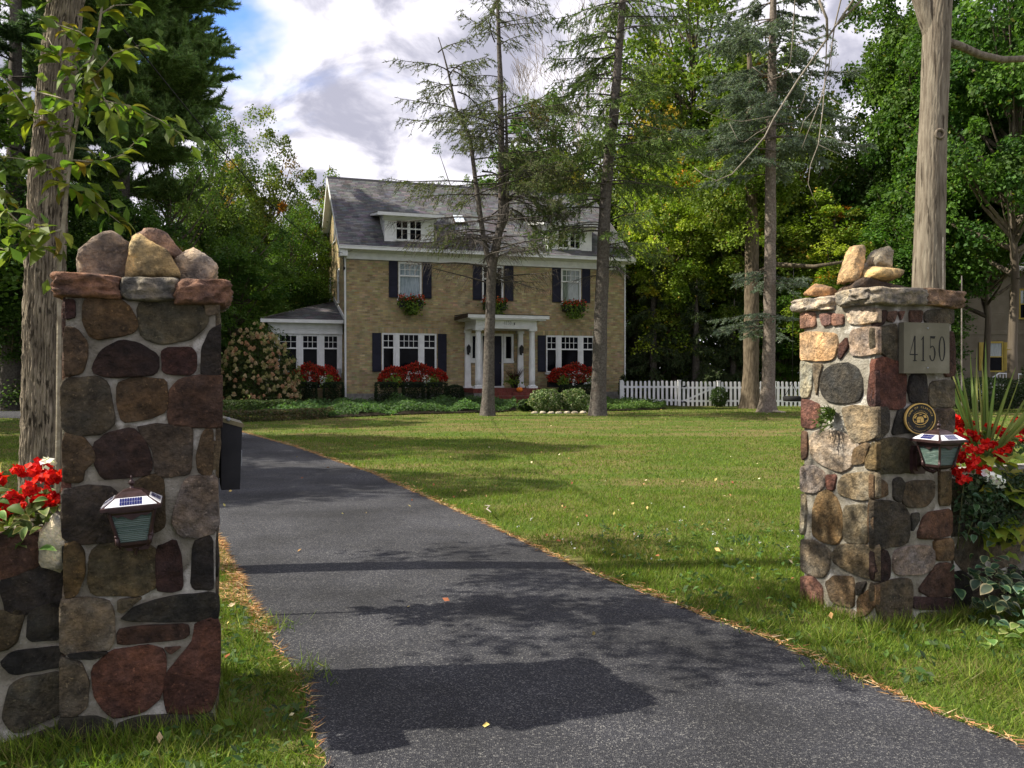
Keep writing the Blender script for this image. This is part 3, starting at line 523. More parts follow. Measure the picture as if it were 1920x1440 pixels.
# ------------------------------------------------------------------ solar lamps
def lamp(label, pill, u, z, roll=0):
    t = thing('wall_lamp', label, 'lamp', on_pillar(pill, u, -.02, z), ANG, 'solar coach lamps on the pillars'); t.rotation_euler = (0, roll, ANG)
    lm, rw = M['lamp'], .112
    b = MB()
    b.prism([(-.04, -.21), (.04, -.21), (.055, -.185), (.055, -.06), (.04, -.035), (-.04, -.035), (-.055, -.06), (-.055, -.185)], (-.012, .03)); b.prism([(-.026, -.19), (.026, -.19), (.036, -.17), (.036, -.08), (.026, -.06), (-.026, -.06), (-.036, -.08), (-.036, -.17)], (-.022, -.012))
    b.build('back_plate', lm, t)
    MB().tube([(0, -.02, -.14), (0, -.06, -.175), (0, -.11, -.185), (0, -.145, -.165)], [.011, .012, .012, .01], 10).tube([(0, -.02, -.11), (0, -.05, -.13), (0, -.08, -.178)], [.006, .006, .005], 8).build('arm', lm, t)
    cx, cy = 0, -.15
    def ring(h, z): return [(cx-h, cy-h, z), (cx+h, cy-h, z), (cx+h, cy+h, z), (cx-h, cy+h, z)]
    def frus(mb, *hz):
        v = []; f = []
        for h, z in hz: v += ring(h, z)
        for j in range(len(hz)-1):
            for i in range(4): f.append((j*4+i, j*4+(i+1) % 4, j*4+4+(i+1) % 4, j*4+4+i))
        f.append((3, 2, 1, 0)); k = 4*(len(hz)-1); f.append((k, k+1, k+2, k+3)); mb.add(v, f)
    fr = MB()
    frus(fr, (.03, -.165), (.053, -.15), (.055, -.138)); frus(fr, (.078, -.022), (.085, -.012), (.085, 0))
    for sx in (-1, 1):
        for sy in (-1, 1): fr.tube([(cx+sx*.055, cy+sy*.055, -.14), (cx+sx*.083, cy+sy*.083, -.01)], .0068, 6, False)
        for sy in (-1, 1):
            fr.tube([(cx+sx*.06, cy+sy*.06, -.115), (cx+sx*.062, cy+sy*.062, -.142), (cx+sx*.05, cy+sy*.05, -.162)], [.009, .007, .003], 6)
            fr.lathe([(.001, -.118), (.007, -.112), (.007, -.108), (.001, -.103)], 8, (cx+sx*.064, cy+sy*.064))
    for k in range(4):                                    # scalloped valance under the rim
        a = k*math.pi/2; d = Vector((math.sin(a), -math.cos(a), 0)); e = Vector((math.cos(a), math.sin(a), 0))
        pts = [(-1, 0), (-.75, -.012), (-.5, -.006), (-.25, -.016), (0, -.026), (.25, -.016), (.5, -.006), (.75, -.012), (1, 0)]
        o = [Vector((cx, cy, -.02))+d*.081+e*(p*.072)+Vector((0, 0, q)) for p, q in pts]; n = len(o); fr.add(o+[p-d*.004 for p in o], [list(range(n)), list(range(n, 2*n))[::-1]])
    fr.lathe([(.001, -.205), (.006, -.2), (.006, -.185), (.012, -.175), (.016, -.165)], 10, (cx, cy)); fr.build('lamp_frame', lm, t)
    for k in range(4):
        a = k*math.pi/2; d = Vector((math.sin(a), -math.cos(a), 0)); e = Vector((math.cos(a), math.sin(a), 0)); o = Vector((cx, cy, 0)); v = []
        n = 30
        for j in range(n+1):
            s = j/n; h = .053+(.078-.053)*s; zz = -.138+.116*s; off = (.003 if j % 2 else 0)
            v += [o+d*(h-.004+off)-e*h+Vector((0, 0, zz)), o+d*(h-.004+off)+e*h+Vector((0, 0, zz))]
        MB().add(v, [(2*j, 2*j+1, 2*j+3, 2*j+2) for j in range(n)]).build('glass_pane', M['lampglass'], t)
    rf = MB(); frus(rf, (rw, .0), (rw, .012), (.062, .045), (.055, .052), (.046, .058), (.038, .066), (.012, .074)); rf.build('roof', lm, t)
    for k in range(4):
        a = k*math.pi/2; d = Vector((math.sin(a), -math.cos(a), 0)); e = Vector((math.cos(a), math.sin(a), 0)); o = Vector((cx, cy, 0)); up = (d*.033+Vector((0, 0, .05))).normalized()
        def P(s, w, lift): h = rw+(.062-rw)*s; return o+d*h+e*w+Vector((0, 0, .012+.033*s))+up*lift
        pn = MB(); q = [P(.08, -.096, .003), P(.08, .096, .003), P(.92, .058, .003), P(.92, -.058, .003)]; qb = [P(.08, -.096, -.001), P(.08, .096, -.001), P(.92, .058, -.001), P(.92, -.058, -.001)]
        pn.add(q+qb, [(0, 1, 2, 3), (0, 4, 5, 1), (1, 5, 6, 2), (2, 6, 7, 3), (3, 7, 4, 0)]); po = pn.build('solar_panel', M['solarwhite'], t)
        c = MB()
        for r_ in range(2):
            for i in range(9):
                s0 = .16+r_*.36; s1 = s0+.33; w0 = -.042+i*.0093; w1 = w0+.0078; c.add([P(s0, w0, .0045), P(s0, w1, .0045), P(s1, w1, .0045), P(s1, w0, .0045)], [(0, 1, 2, 3)])
        c.build('solar_cell', M['solar'], po)
    MB().lathe([(.012, .072), (.01, .078), (.004, .082), (.006, .086), (.012, .092), (.013, .098), (.007, .106), (.003, .112), (.005, .116), (.004, .122), (.001, .126)], 12, (cx, cy)).build('finial', lm, t)
    return t
lamp('dark bronze solar lamp low on the nearer pillar front', pl, .277, 1.005, R(-3))
lamp('dark bronze solar lamp below the round plaque on the farther pillar', pr, .327, 1.14)

# ------------------------------------------------------------------ plaques with writing
def digit(ch, x, y, w, h, mb, yy=0):
    def P(l): mb.add([(x+a*w, yy, y+b*h) for a, b in l], [list(range(len(l)))])
    def ringp(cx, cy, rx, ry, ix, iy, a0, a1, n=28, dx=0):
        v = []
        for i in range(n+1):
            a = R(a0+(a1-a0)*i/n); v += [(x+(cx+rx*math.cos(a))*w, yy, y+(cy+ry*math.sin(a))*h), (x+(cx+dx+ix*math.cos(a))*w, yy, y+(cy+iy*math.sin(a))*h)]
        mb.add(v, [(2*i, 2*i+2, 2*i+3, 2*i+1) for i in range(n)])
    if ch == '0': ringp(.5, .5, .36, .5, .21, .465, 0, 360)
    if ch == '1': P([(.43, .03), (.57, .03), (.57, 1), (.53, 1), (.43, .95)]); P([(.28, 0), (.72, 0), (.72, .03), (.28, .03)]); P([(.27, .84), (.30, .82), (.43, .9), (.43, .95)])
    if ch == '4': P([(.55, .03), (.69, .03), (.69, 1), (.62, 1), (.55, .9)]); P([(.42, 0), (.82, 0), (.82, .03), (.42, .03)]); P([(.08, .24), (.55, .24), (.55, .28), (.08, .28)]); P([(.69, .24), (.92, .24), (.92, .28), (.69, .28)]); P([(.08, .26), (.14, .28), (.62, .96), (.62, 1), (.57, 1)])
    if ch == '5': P([(.24, .92), (.7, .9), (.8, 1), (.24, 1)]); P([(.24, .5), (.28, .55), (.28, .93), (.24, .95)]); ringp(.47, .31, .34, .31, .2, .275, -165, 130); mb.lathe([(.001*w, -.0), (.001*w, 0)], 3, (x, yy)) if 0 else None
np_ = thing('number_plaque', 'square olive grey stone plaque engraved 4150 on the farther pillar', 'plaque', on_pillar(pr, .185, -.045, 1.55), ANG)
MB().box(0, .372, 0, .04, 0, .312).build('plate', M['slate'], np_)
dg = MB()
for i, ch in enumerate('4150'): digit(ch, .038+i*.077, .075, .078, .155, dg, -.0012)
dg.build('lettering', M['ink'], np_)
for zz in (.034, .278): MB().lathe([(.005, 0), (.005, .004), (.002, .006)], 10).build('screw', M['gray'], np_, loc=(.19, 0, zz), rot=(R(90), 0, 0))
def text_mesh(txt, size):
    cu = bpy.data.curves.new('t', 'FONT'); cu.body = txt; cu.size = size; cu.align_x = 'CENTER'; cu.align_y = 'BOTTOM_BASELINE'; cu.resolution_u = 2
    o = bpy.data.objects.new('t', cu); C.objects.link(o); dg_ = bpy.context.evaluated_depsgraph_get(); me = o.evaluated_get(dg_).to_mesh()
    v = [x.co.copy() for x in me.vertices]; f = [list(p.vertices) for p in me.polygons]; bpy.data.objects.remove(o); bpy.data.curves.remove(cu); return v, f
hp = thing('landmark_plaque', 'round black and gold plaque lettered TOWN OF CLARENCE above the pillar lamp', 'plaque', on_pillar(pr, .335, -.024, 1.27), ANG)
def ell(mb, a, b, y0, y1, a2=None, b2=None, n=56):
    v = []
    for i in range(n):
        t = 2*math.pi*i/n; c, s = math.cos(t), math.sin(t)
        v += [(a*c, y0, b*s), (a*c, y1, b*s)]
        if a2: v += [(a2*c, y0, b2*s), (a2*c, y1, b2*s)]
    k = 4 if a2 else 2; f = []
    for i in range(n):
        p, q = k*i, k*((i+1) % n); f.append((p, p+1, q+1, q))
        if a2: f += [(p, q, q+2, p+2), (p+2, q+2, q+3, p+3), (p+1, p+3, q+3, q+1)]
    if not a2: f += [[k*i for i in range(n)], [k*i+1 for i in range(n)][::-1]]
    mb.add(v, f)
b = MB(); ell(b, .122, .0945, -.004, .02); b.build('disc', M['plaque'], hp)
b = MB(); ell(b, .124, .0965, -.007, .006, .117, .090); b.build('rim', M['gold'], hp)
b = MB(); ell(b, .063, .0385, -.0065, -.004, .058, .0345); b.build('medallion_ring', M['gold'], hp)
lt = MB()
def arc_text(txt, ra, rb, a0, a1, size, up=True):
    for i, ch in enumerate(txt):
        if ch == ' ': continue
        a = R(a0+(a1-a0)*i/(len(txt)-1)); v, f = text_mesh(ch, size); px, pz = ra*math.cos(a), rb*math.sin(a); ta = a-math.pi/2 if up else a+math.pi/2
        c, s = math.cos(ta), math.sin(ta); lt.add([(px+(p.x*c-p.y*s)*1.2, -.0058, pz+p.x*s+p.y*c) for p in v], f)
arc_text('TOWN OF CLARENCE', .091, .066, 165, 15, .017); arc_text('DESIGNATED', .065, .045, 138, 42, .0095); arc_text('LANDMARK', .073, .055, 238, 302, .0105, False); arc_text('HISTORIC PRESERVATION COMMISSION', .106, .08, 196, 344, .0085, False)
lt.build('lettering', M['gold'], hp)
em = MB()   # little house and trees in the medallion
for p in ([(-.03, -.024), (-.03, -.004), (-.004, -.004), (-.004, -.024)], [(0, -.024), (0, -.002), (.014, .014), (.026, 0), (.026, -.022)], [(-.034, -.002), (-.022, .012), (.011, .014), (-.002, -.002)], [(-.045, .0), (-.053, .008), (-.04, .02), (-.028, .02)], [(.02, .02), (.04, .022), (.05, .006), (.032, .004)], [(-.05, -.012), (-.036, -.02), (-.036, -.014)], [(.03, -.02), (.052, -.008), (.05, -.014)], [(-.02, .022), (0, .029), (.015, .024)]):
    em.add([(a, -.0058, c) for a, c in p], [list(range(len(p)))])
em.build('emblem', M['gold'], hp)
# ------------------------------------------------------------------ the house (local: x along the front, y backwards, z up)
HA = R(18); hs = thing('brick_house', 'tan brick two storey house with grey roof, dormers and navy shutters', 'house', (-6.76, 34, 0), HA)
HM = hs.matrix_basis
HW, HD, ZB, ZT = 12.47, 9.0, .72, 6.24
EZ, EO, SL = 6.72, .4, .784          # eave height, overhang, slope
def roof_z(s): return EZ+SL*(s+EO) if s <= HD/2 else EZ+SL*(HD-s+EO)
def wall_panels(rects, openings, reveal=.10):
    """front plane y=0 split round openings (u0,u1,z0,z1) with reveals"""
    mb = MB(); u0, u1, z0, z1 = rects
    us = sorted({u0, u1, *[v for o in openings for v in o[:2]]}); zs = sorted({z0, z1, *[v for o in openings for v in o[2:4]]})
    for a, b in zip(us, us[1:]):
        for c, d in zip(zs, zs[1:]):
            m = ((a+b)/2, (c+d)/2)
            if any(o[0] < m[0] < o[1] and o[2] < m[1] < o[3] for o in openings): continue
            mb.add([(a, 0, c), (b, 0, c), (b, 0, d), (a, 0, d)], [(0, 1, 2, 3)])
    for a, b, c, d in openings:
        mb.add([(a, 0, c), (b, 0, c), (b, 0, d), (a, 0, d), (a, reveal, c), (b, reveal, c), (b, reveal, d), (a, reveal, d)], [(0, 4, 5, 1), (1, 5, 6, 2), (2, 6, 7, 3), (3, 7, 4, 0)])
    return mb
BRK = [(.385, .305, .158), (.36, .28, .148), (.41, .325, .175), (.32, .25, .135), (.45, .36, .2), (.37, .29, .152)]
def bricks(rect, openings, top=None, course=.0805, L_=.213, seed=1, soldier=()):
    u0, u1, z0, z1 = rect; r = random.Random(seed); B = []
    n = int((z1-z0)/course)
    for k in range(n):
        a, b = z0+k*course, z0+(k+1)*course-.011; zm = (a+b)/2; iv = [(u0, u1)]
        if top:
            t = top(b)
            if t is None: continue
            iv = [(max(u0, t[0]), min(u1, t[1]))]
        for o in list(openings)+list(soldier):
            if o[2]-.02 < zm < o[3]+.01:
                iv = [q for (p, s) in iv for q in ((p, min(s, o[0])), (max(p, o[1]), s)) if q[1]-q[0] > .02]
        x = u0-(L_/2 if k % 2 else 0)
        while x < u1:
            for p, s in iv:
                q0, q1 = max(x, p), min(x+L_-.011, s)
                if q1-q0 > .015: B.append((q0, q1, a, b))
            x += L_
    for o in soldier:
        x = o[0]
        while x < o[1]-.03: B.append((x, min(x+.07, o[1]), o[2], o[3])); x += .0805
    B = np.array(B); m = len(B); pr_ = -(.005+rng.uniform(0, .004, m))
    V = np.zeros((m, 8, 3)); 
    for i, (iu, iz, o) in enumerate([(0, 2, 1), (1, 2, 1), (1, 3, 1), (0, 3, 1), (0, 2, 0), (1, 2, 0), (1, 3, 0), (0, 3, 0)]):
        V[:, i, 0] = B[:, iu]; V[:, i, 2] = B[:, iz]; V[:, i, 1] = pr_ if o else 0
    q = np.array([(0, 1, 2, 3), (0, 4, 5, 1), (1, 5, 6, 2), (2, 6, 7, 3), (3, 7, 4, 0)])
    return V.reshape(-1, 3), (np.arange(m)[:, None, None]*8+q[None]).reshape(-1, 4), np.repeat(pal(m, BRK, [3, 2, 2, 1, 1.3, 2], .10), 8, 0)
OPF = [(1.44, 3.76, 1.58, 3.23), (8.69, 11.0, 1.58, 3.23), (2.13, 3.12, 4.66, 6.2), (5.76, 6.72, 4.66, 6.2), (9.4, 10.36, 4.66, 6.2), (5.2, 7.2, .93, 3.27)]
SOL = [(1.3, 3.9, 3.23, 3.43), (8.55, 11.14, 3.23, 3.43), (5.1, 7.3, 3.27, 3.46)]
wall_panels((0, HW, ZB, ZT), OPF).build('front_wall', M['brickback'], hs)
V, F, c = bricks((0, HW, ZB, ZT), OPF, soldier=SOL, seed=3)
bw = obj('brickwork', np_mesh('brickwork', V, F, M['brick'], c), hs); bw['kind'] = 'stuff'
OPG = [(2.6, 3.6, 4.7, 6.2), (6.1, 7.1, 4.7, 6.2), (4.05, 4.95, 7.6, 9.0)]
# left gable wall, local x runs from the back corner forward
def gable_wall(parent, mtx, ops, vis=True):
    mb = wall_panels((0, HD, ZB, ZT), [o for o in ops if o[3] <= ZT]); zt = roof_z(HD/2)-.12; e = ZT
    at = [o for o in ops if o[3] > ZT]
    if at:
        o = at[0]; a, b, c_, d = o
        mb.add([(0, 0, e), (HD, 0, e), (HD, 0, roof_z(0)-.12), (b, 0, c_), (a, 0, c_), (0, 0, roof_z(0)-.12)], [(0, 1, 2, 3, 4, 5)])
        mb.add([(0, 0, roof_z(0)-.12), (a, 0, c_), (a, 0, d), (HD/2, 0, zt)], [(0, 1, 2, 3)]); mb.add([(HD, 0, roof_z(0)-.12), (HD/2, 0, zt), (b, 0, d), (b, 0, c_)], [(0, 1, 2, 3)]); mb.add([(a, 0, d), (b, 0, d), (HD/2, 0, zt)], [(0, 1, 2)])
        mb.add([(a, 0, c_), (b, 0, c_), (b, 0, d), (a, 0, d), (a, .1, c_), (b, .1, c_), (b, .1, d), (a, .1, d)], [(0, 4, 5, 1), (1, 5, 6, 2), (2, 6, 7, 3), (3, 7, 4, 0)])
    else: mb.add([(0, 0, e), (HD, 0, e), (HD, 0, roof_z(0)-.12), (HD/2, 0, zt), (0, 0, roof_z(0)-.12)], [(0, 1, 2, 3, 4)])
    o = mb.build('gable_wall', M['brickback'], parent); o.matrix_local = mtx
    def top(z):
        s = (z-EZ+.15)/SL-EO
        return (max(0, s), min(HD, HD-s)) if s < HD/2-.05 else None
    V, F, c = bricks((0, HD, ZB, roof_z(HD/2)-.3), ops, top=top, seed=5)
    o = obj('brickwork', np_mesh('brickwork', V, F, M['brick'], c), parent); o.matrix_local = mtx; o['kind'] = 'stuff'
GL = FR(0, HD, R(-90)); GR = FR(HW, 0, R(90))
gable_wall(hs, GL, [(HD-b, HD-a, c, d) for a, b, c, d in OPG]); gable_wall(hs, GR, [])
MB().add([(0, HD, ZB), (HW, HD, ZB), (HW, HD, EZ), (0, HD, EZ)], [(0, 3, 2, 1)]).build('rear_wall', M['brickback'], hs)
MB().box(-.02, HW+.02, .02-.04, HD+.02, -.3, ZB).build('foundation', M['found'], hs)
MB().box(.15, HW-.15, .2, HD-.15, .75, 6.5).build('inner_walls', M['black'], hs)
# roof
def roof_slope(name, y0, y1, sgn):
    x0, x1 = -.35, HW+.35; t = .13
    zr = roof_z(HD/2); e0 = (-EO, EZ) if sgn < 0 else (HD+EO, EZ); r0 = (HD/2, zr)
    return [(x0, *e0), (x1, *e0), (x1, *r0), (x0, *r0)]
rf = MB()
for sg in (-1, 1):
    q = roof_slope('', 0, 0, sg); lo = [(x, y, z-.14) for x, y, z in q]; f = [(0, 1, 2, 3), (7, 6, 5, 4), (0, 4, 5, 1), (1, 5, 6, 2), (3, 7, 4, 0)]
    rf.add(q+lo, f if sg < 0 else [k[::-1] for k in f])
roof = rf.build('roof', M['shingle'], hs, color=(1, 1, 1))
a_ = roof.data.color_attributes.new('tint', 'FLOAT_COLOR', 'POINT'); a_.data.foreach_set('color', [v for _ in roof.data.vertices for v in (.10, .10, .105, 1)])
def shingles(x0, x1, y0, z0, y1, z1, tri=None, expo=.14, w=.305, up=(0, 0, 1)):
    """courses of tabs on the slope from (y0,z0) eave to (y1,z1) ridge, x0..x1"""
    Ls = math.hypot(y1-y0, z1-z0); n = int(Ls/expo); B = []
    for k in range(n):
        x = x0-(w*.5 if k % 2 else 0)-(.08 if k % 3 == 0 else 0)
        while x < x1:
            a, b = max(x, x0), min(x+w-.012, x1)
            if b-a > .03: B.append((a, b, k))
            x += w
    B = np.array(B); m = len(B); d = np.array([0, (y1-y0)/Ls, (z1-z0)/Ls]); nn = np.array([0, -d[2], d[1]])
    if nn[2] < 0: nn = -nn
    V = np.zeros((m, 6, 3)); jit = rng.uniform(-.012, .012, m)
    for i, (iu, s, lift) in enumerate([(0, 0, .016), (1, 0, .016), (1, 1.12, .006), (0, 1.12, .006), (0, 0, 0), (1, 0, 0)]):
        p = np.array([0, y0, z0])[None]+d[None]*((B[:, 2]+s)*expo+(jit if s == 0 else 0))[:, None]+nn[None]*(lift+rng.uniform(0, .003, m))[:, None]; p[:, 0] = B[:, iu]; V[:, i] = p
    q = np.array([(0, 1, 2, 3), (0, 4, 5, 1)])
    return V.reshape(-1, 3), (np.arange(m)[:, None, None]*6+q[None]).reshape(-1, 4), np.repeat(pal(m, [(.125, .125, .132), (.10, .10, .107), (.15, .148, .15), (.113, .111, .113)], None, .08), 6, 0)
V, F, c = shingles(-.35, HW+.35, -EO, EZ+.002, HD/2, roof_z(HD/2)+.002); o = obj('shingle', np_mesh('shingle', V, F, M['shingle'], c), roof); o['kind'] = 'stuff'
MB().prism([(HD/2-.16, roof_z(HD/2)-.10), (HD/2, roof_z(HD/2)+.035), (HD/2+.16, roof_z(HD/2)-.10), (HD/2, roof_z(HD/2)+.0)], (-.36, HW+.36), 0).build('ridge_cap', M['black'], roof)
b = MB()
b.box(-.36, HW+.36, -EO-.11, -EO+.01, EZ-.14, EZ-.005); b.box(-.36, HW+.36, -EO-.125, -EO-.10, EZ-.02, EZ+.005); b.build('gutter', M['white'], hs)
b = MB(); b.prism([(-.02, ZT+.28), (-.08, ZT+.26), (-.36, ZT+.37), (-.36, ZT+.40), (-.02, ZT+.42)], (-.3, HW+.3), 0); b.box(-.03, HW+.03, -.05, .02, ZT-.0, ZT+.29); b.box(-.04, HW+.04, -.075, -.05, ZT-.01, ZT+.06); b.build('frieze', M['white'], hs)
for x0, x1 in ((-.36, -.32), (HW+.32, HW+.36)):
    b = MB()
    for s0, s1 in ((-EO, HD/2), (HD+EO, HD/2)):
        z0, z1 = EZ, roof_z(HD/2)
        b.prism([(s0, z0-.26), (s1, z1-.26), (s1, z1+.012), (s0, z0+.012)], (x0, x1), 0)
    b.build('rake_board', M['white'], hs)
b = MB()
for x0, x1 in ((-.32, -.0), (HW, HW+.32)):
    if x0 > 1: b.build('rake_soffit', M['white'], hs); b = MB()
    for s0, s1 in ((-EO, HD/2), (HD+EO, HD/2)): b.prism([(s0, EZ-.2), (s1, roof_z(HD/2)-.2), (s1, roof_z(HD/2)-.15), (s0, EZ-.15)], (x0, x1), 0)
b.build('rake_soffit', M['white'], hs)
MB().box(-.3, .0, HD-.1, HD+.45, EZ-.45, EZ-.2).build('eave_return', M['white'], hs); MB().box(-.3, .0, -.42, .25, EZ-.42, EZ-.2).build('eave_return', M['white'], hs)
for y in (0, HD-.1):
    b = MB(); b.tube([(-.09, y-.02 if y == 0 else y+.05, EZ-.35), (-.07, y-.06 if y == 0 else y, EZ-.6), (-.05, y-.06 if y == 0 else y, 1.2), (-.05, y-.06 if y == 0 else y, .35), (-.12, y-.14 if y == 0 else y, .25)], .042, 8, False)
    if y == 0: b.tube([(-.05, -EO-.04, EZ-.12), (-.08, -EO+.1, EZ-.3), (-.09, -.03, EZ-.4)], .04, 8, False)
    b.build('downspout', M['white'], hs)
MB().tube([(HW+.02, -.05, ZT), (HW+.02, -.05, .3)], .035, 8, False).build('downspout', M['white'], hs)
# windows
def sash_window(parent, u0, u1, z0, z1, y=.06, cols=4, rows=2, split=.63, glass='glass', sill=True, fr=.075, name='window'):
    """double hung window: frame, meeting rail, muntins in the upper sash; panes set back"""
    f = MB(); zs = z0+(z1-z0)*(1-.37)
    f.box(u0, u0+fr, y-.05, y+.04, z0, z1); f.box(u1-fr, u1, y-.05, y+.04, z0, z1); f.box(u0+fr, u1-fr, y-.05, y+.04, z1-fr, z1); f.box(u0+fr, u1-fr, y-.05, y+.04, z0, z0+fr*.9)
    a, b_ = u0+fr, u1-fr; f.box(a, b_, y-.035, y+.035, zs-.03, zs+.03)
    zt = z1-fr
    for i in range(1, cols): x = a+(b_-a)*i/cols; f.box(x-.011, x+.011, y-.02, y+.0, zs+.03, zt)
    for j in range(1, rows): z = zs+.03+(zt-zs-.03)*j/rows; f.box(a, b_, y-.018, y-.002, z-.011, z+.011)
    w = f.build(name, M['white'], parent)
    for c_, d, yy in ((zs+.03, zt, y+.004), (z0+fr*.9, zs-.03, y+.02)):
        MB().add([(a, yy, c_), (b_, yy, c_), (b_, yy, d), (a, yy, d)], [(0, 1, 2, 3)]).build('pane', M[glass], w)
    if sill: MB().box(u0-.06, u1+.06, -.07, y+.02, z0-.075, z0-.002).build('sill', M['white'], w)
    return w
def shutter(parent, u0, u1, z0, z1):
    b = MB(); fr = .055; b.box(u0, u1, -.045, -.012, z0, z1)
    zm = (z0+z1)/2
    for c_, d in ((z0, z0+.08), (z1-.08, z1), (zm-.04, zm+.04)): b.box(u0, u1, -.058, -.045, c_, d)
    for p, q in ((u0, u0+fr), (u1-fr, u1)): b.box(p, q, -.058, -.045, z0+.08, zm-.04); b.box(p, q, -.058, -.045, zm+.04, z1-.08)
    n = int((z1-z0)/.065)
    for k in range(n):
        z = z0+.09+k*(z1-z0-.18)/n
        if abs(z-zm) < .06: continue
        b.add([(u0+fr, -.056, z), (u1-fr, -.056, z), (u1-fr, -.046, z+.04), (u0+fr, -.046, z+.04)], [(0, 1, 2, 3)])
    return b.build('shutter', M['navy'], parent)
for a, b_, gl in ((2.13, 3.12, 'curtain'), (5.76, 6.72, 'glass'), (9.4, 10.36, 'curtain2')): sash_window(hs, a, b_, 4.66, 6.2, glass=gl)
for a, b_ in ((1.73, 2.10), (3.15, 3.53), (5.34, 5.73), (6.75, 7.16), (8.97, 9.37), (10.39, 10.78)): shutter(hs, a, b_, 4.70, 6.215)
for a, b_ in ((1.04, 1.41), (3.80, 4.18), (8.29, 8.66), (11.03, 11.43)): shutter(hs, a, b_, 1.62, 3.22)
for o in (0, 7.24):
    for a, b_, n in ((1.44, 2.0, 2), (2.11, 3.05, 4), (3.16, 3.76, 2)): sash_window(hs, a+o, b_+o, 1.58, 3.23, cols=n, sill=False)
    b = MB(); b.box(2.0+o+.003, 2.11+o-.003, -.012, .09, 1.58, 3.23); b.box(3.05+o+.003, 3.16+o-.003, -.012, .09, 1.58, 3.23); b.build('mullion', M['white'], hs); MB().box(1.38+o, 3.82+o, -.08, .08, 1.50, 1.577).build('sill', M['white'], hs)
for a, b_, c_, d in OPG:
    w = sash_window(hs, HD-b_, HD-a, c_, d, cols=2); w.matrix_local = GL
# skylight, vent, antenna-like box on the roof
def on_roof(x, s, lift=0): return Matrix.Translation((x, s, roof_z(s)+lift)) @ Matrix.Rotation(math.atan(SL), 4, 'X')
k_ = hs
b = MB(); b.box(-.26, .26, -.36, .36, .01, .10); o = b.build('skylight', M['copper'], hs); o.matrix_local = on_roof(5.15, 1.7)
MB().box(-.22, .22, -.32, .32, .101, .115).build('pane', pmat('skylight_glass', (.5, .6, .7), (.75, .8, .85), scale=2, rough=.1, coat=.5), o)
b = MB(); b.lathe([(.09, -.1), (.09, .42), (.085, .44)], 12); b.lathe([(.19, .0), (.17, .12), (.09, .2)], 12); o = b.build('roof_vent', M['white'], hs); o.location = (4.95, .45, roof_z(.45)-.02)
# dormers
def dormer(u0, u1, wu0, wu1, style):
    z0, z1 = roof_z(0)-.02, 8.05; s1 = (8.16-roof_z(0))/(SL-.14)
    b = MB(); b.add([(u0, 0, z0), (u1, 0, z0), (u1, 0, z1+.05), (u0, 0, z1+.05), (u0, s1, 8.18+.1*s1), (u1, s1, 8.18+.1*s1)], [(0, 1, 2, 3), (0, 3, 4), (1, 5, 2)])
    n = 7
    for i in range(n):                                  # lapped siding boards on the face and cheeks
        c_, d = z0+(z1-z0)*i/n, z0+(z1-z0)*(i+1)/n
        for p, q in ((u0, wu0), (wu1, u1)): b.add([(p, -.022, c_), (q, -.022, c_), (q, -.006, d), (p, -.006, d), (p, 0, c_), (q, 0, c_)], [(0, 1, 2, 3), (0, 4, 5, 1)])
        for x, sg in ((u0, -1), (u1, 1)):
            sc = max(0, (c_-z0)/SL); sd = max(0, (d-z0)/SL); e = 1.9
            b.add([(x+sg*.02, 0, c_), (x+sg*.02, sc, c_), (x+sg*.005, sd, d), (x+sg*.005, 0, d)], [(0, 1, 2, 3)])
    for p in (u0-.03, u1-.06): b.box(p, p+.09, -.03, .06, z0, z1)
    dm = b.build('dormer', M['white'], hs)
    w = MB(); zz0, zz1 = z0+.13, z1-.02; m_ = (wu0+wu1)/2
    w.box(wu0-.05, wu1+.05, -.05, .0, zz0-.07, zz0); w.box(wu0-.05, wu1+.05, -.04, .0, zz1-.0, zz1+.06)
    for p in (wu0-.05, m_-.06, wu1-.04): w.box(p, p+(.12 if p == m_-.06 else .09), -.04, .0, zz0, zz1)
    for a, b2 in ((wu0+.04, m_-.06), (m_+.06, wu1-.04)):
        zm = (zz0+zz1)/2
        if style == 0: w.box(a, b2, -.035, -.005, zm-.03, zm+.03); x = (a+b2)/2; w.box(x-.012, x+.012, -.03, -.01, zz0, zm-.03); w.box(x-.012, x+.012, -.03, -.01, zm+.03, zz1)
        else:
            x = (a+b2)/2; w.box(x-.012, x+.012, -.03, -.01, zz0, zz1)
            for t in (.34, .67): w.box(a, b2, -.028, -.012, zz0+(zz1-zz0)*t-.011, zz0+(zz1-zz0)*t+.011)
    w.build('dormer_window', M['white'], dm)
    for a, b2 in ((wu0+.04, m_-.06), (m_+.06, wu1-.04)): MB().add([(a, -.004, zz0), (b2, -.004, zz0), (b2, -.004, zz1), (a, -.004, zz1)], [(0, 1, 2, 3)]).build('pane', M['glass'], dm)
    r = MB(); e0, e1 = u0-.36, u1+.36
    r.prism([(-.38, 8.05), (s1+.35, 8.10+.14*(s1+.6)), (s1+.35, 8.19+.14*(s1+.6)), (-.38, 8.15)], (e0, e1), 0); r.box(e0-.02, e1+.02, -.47, -.38, 8.03, 8.16); r.box(u0-.1, u1+.1, -.12, -.0, 7.94, 8.06)
    r.prism([(-.3, 8.0), (-.08, 7.9), (0, 7.9), (0, 8.06), (-.3, 8.06)], (u0-.12, u1+.12), 0)
    r.build('dormer_trim', M['white'], dm)
    t = MB().prism([(-.47, 8.165), (s1+.5, 8.20+.14*(s1+.75)), (s1+.5, 8.215+.14*(s1+.75)), (-.47, 8.18)], (e0-.02, e1+.02), 0).build('dormer_roof', M['found'], dm)
dormer(1.58, 3.6, 2.01, 3.12, 0); dormer(8.79, 10.83, 9.22, 10.32, 1)
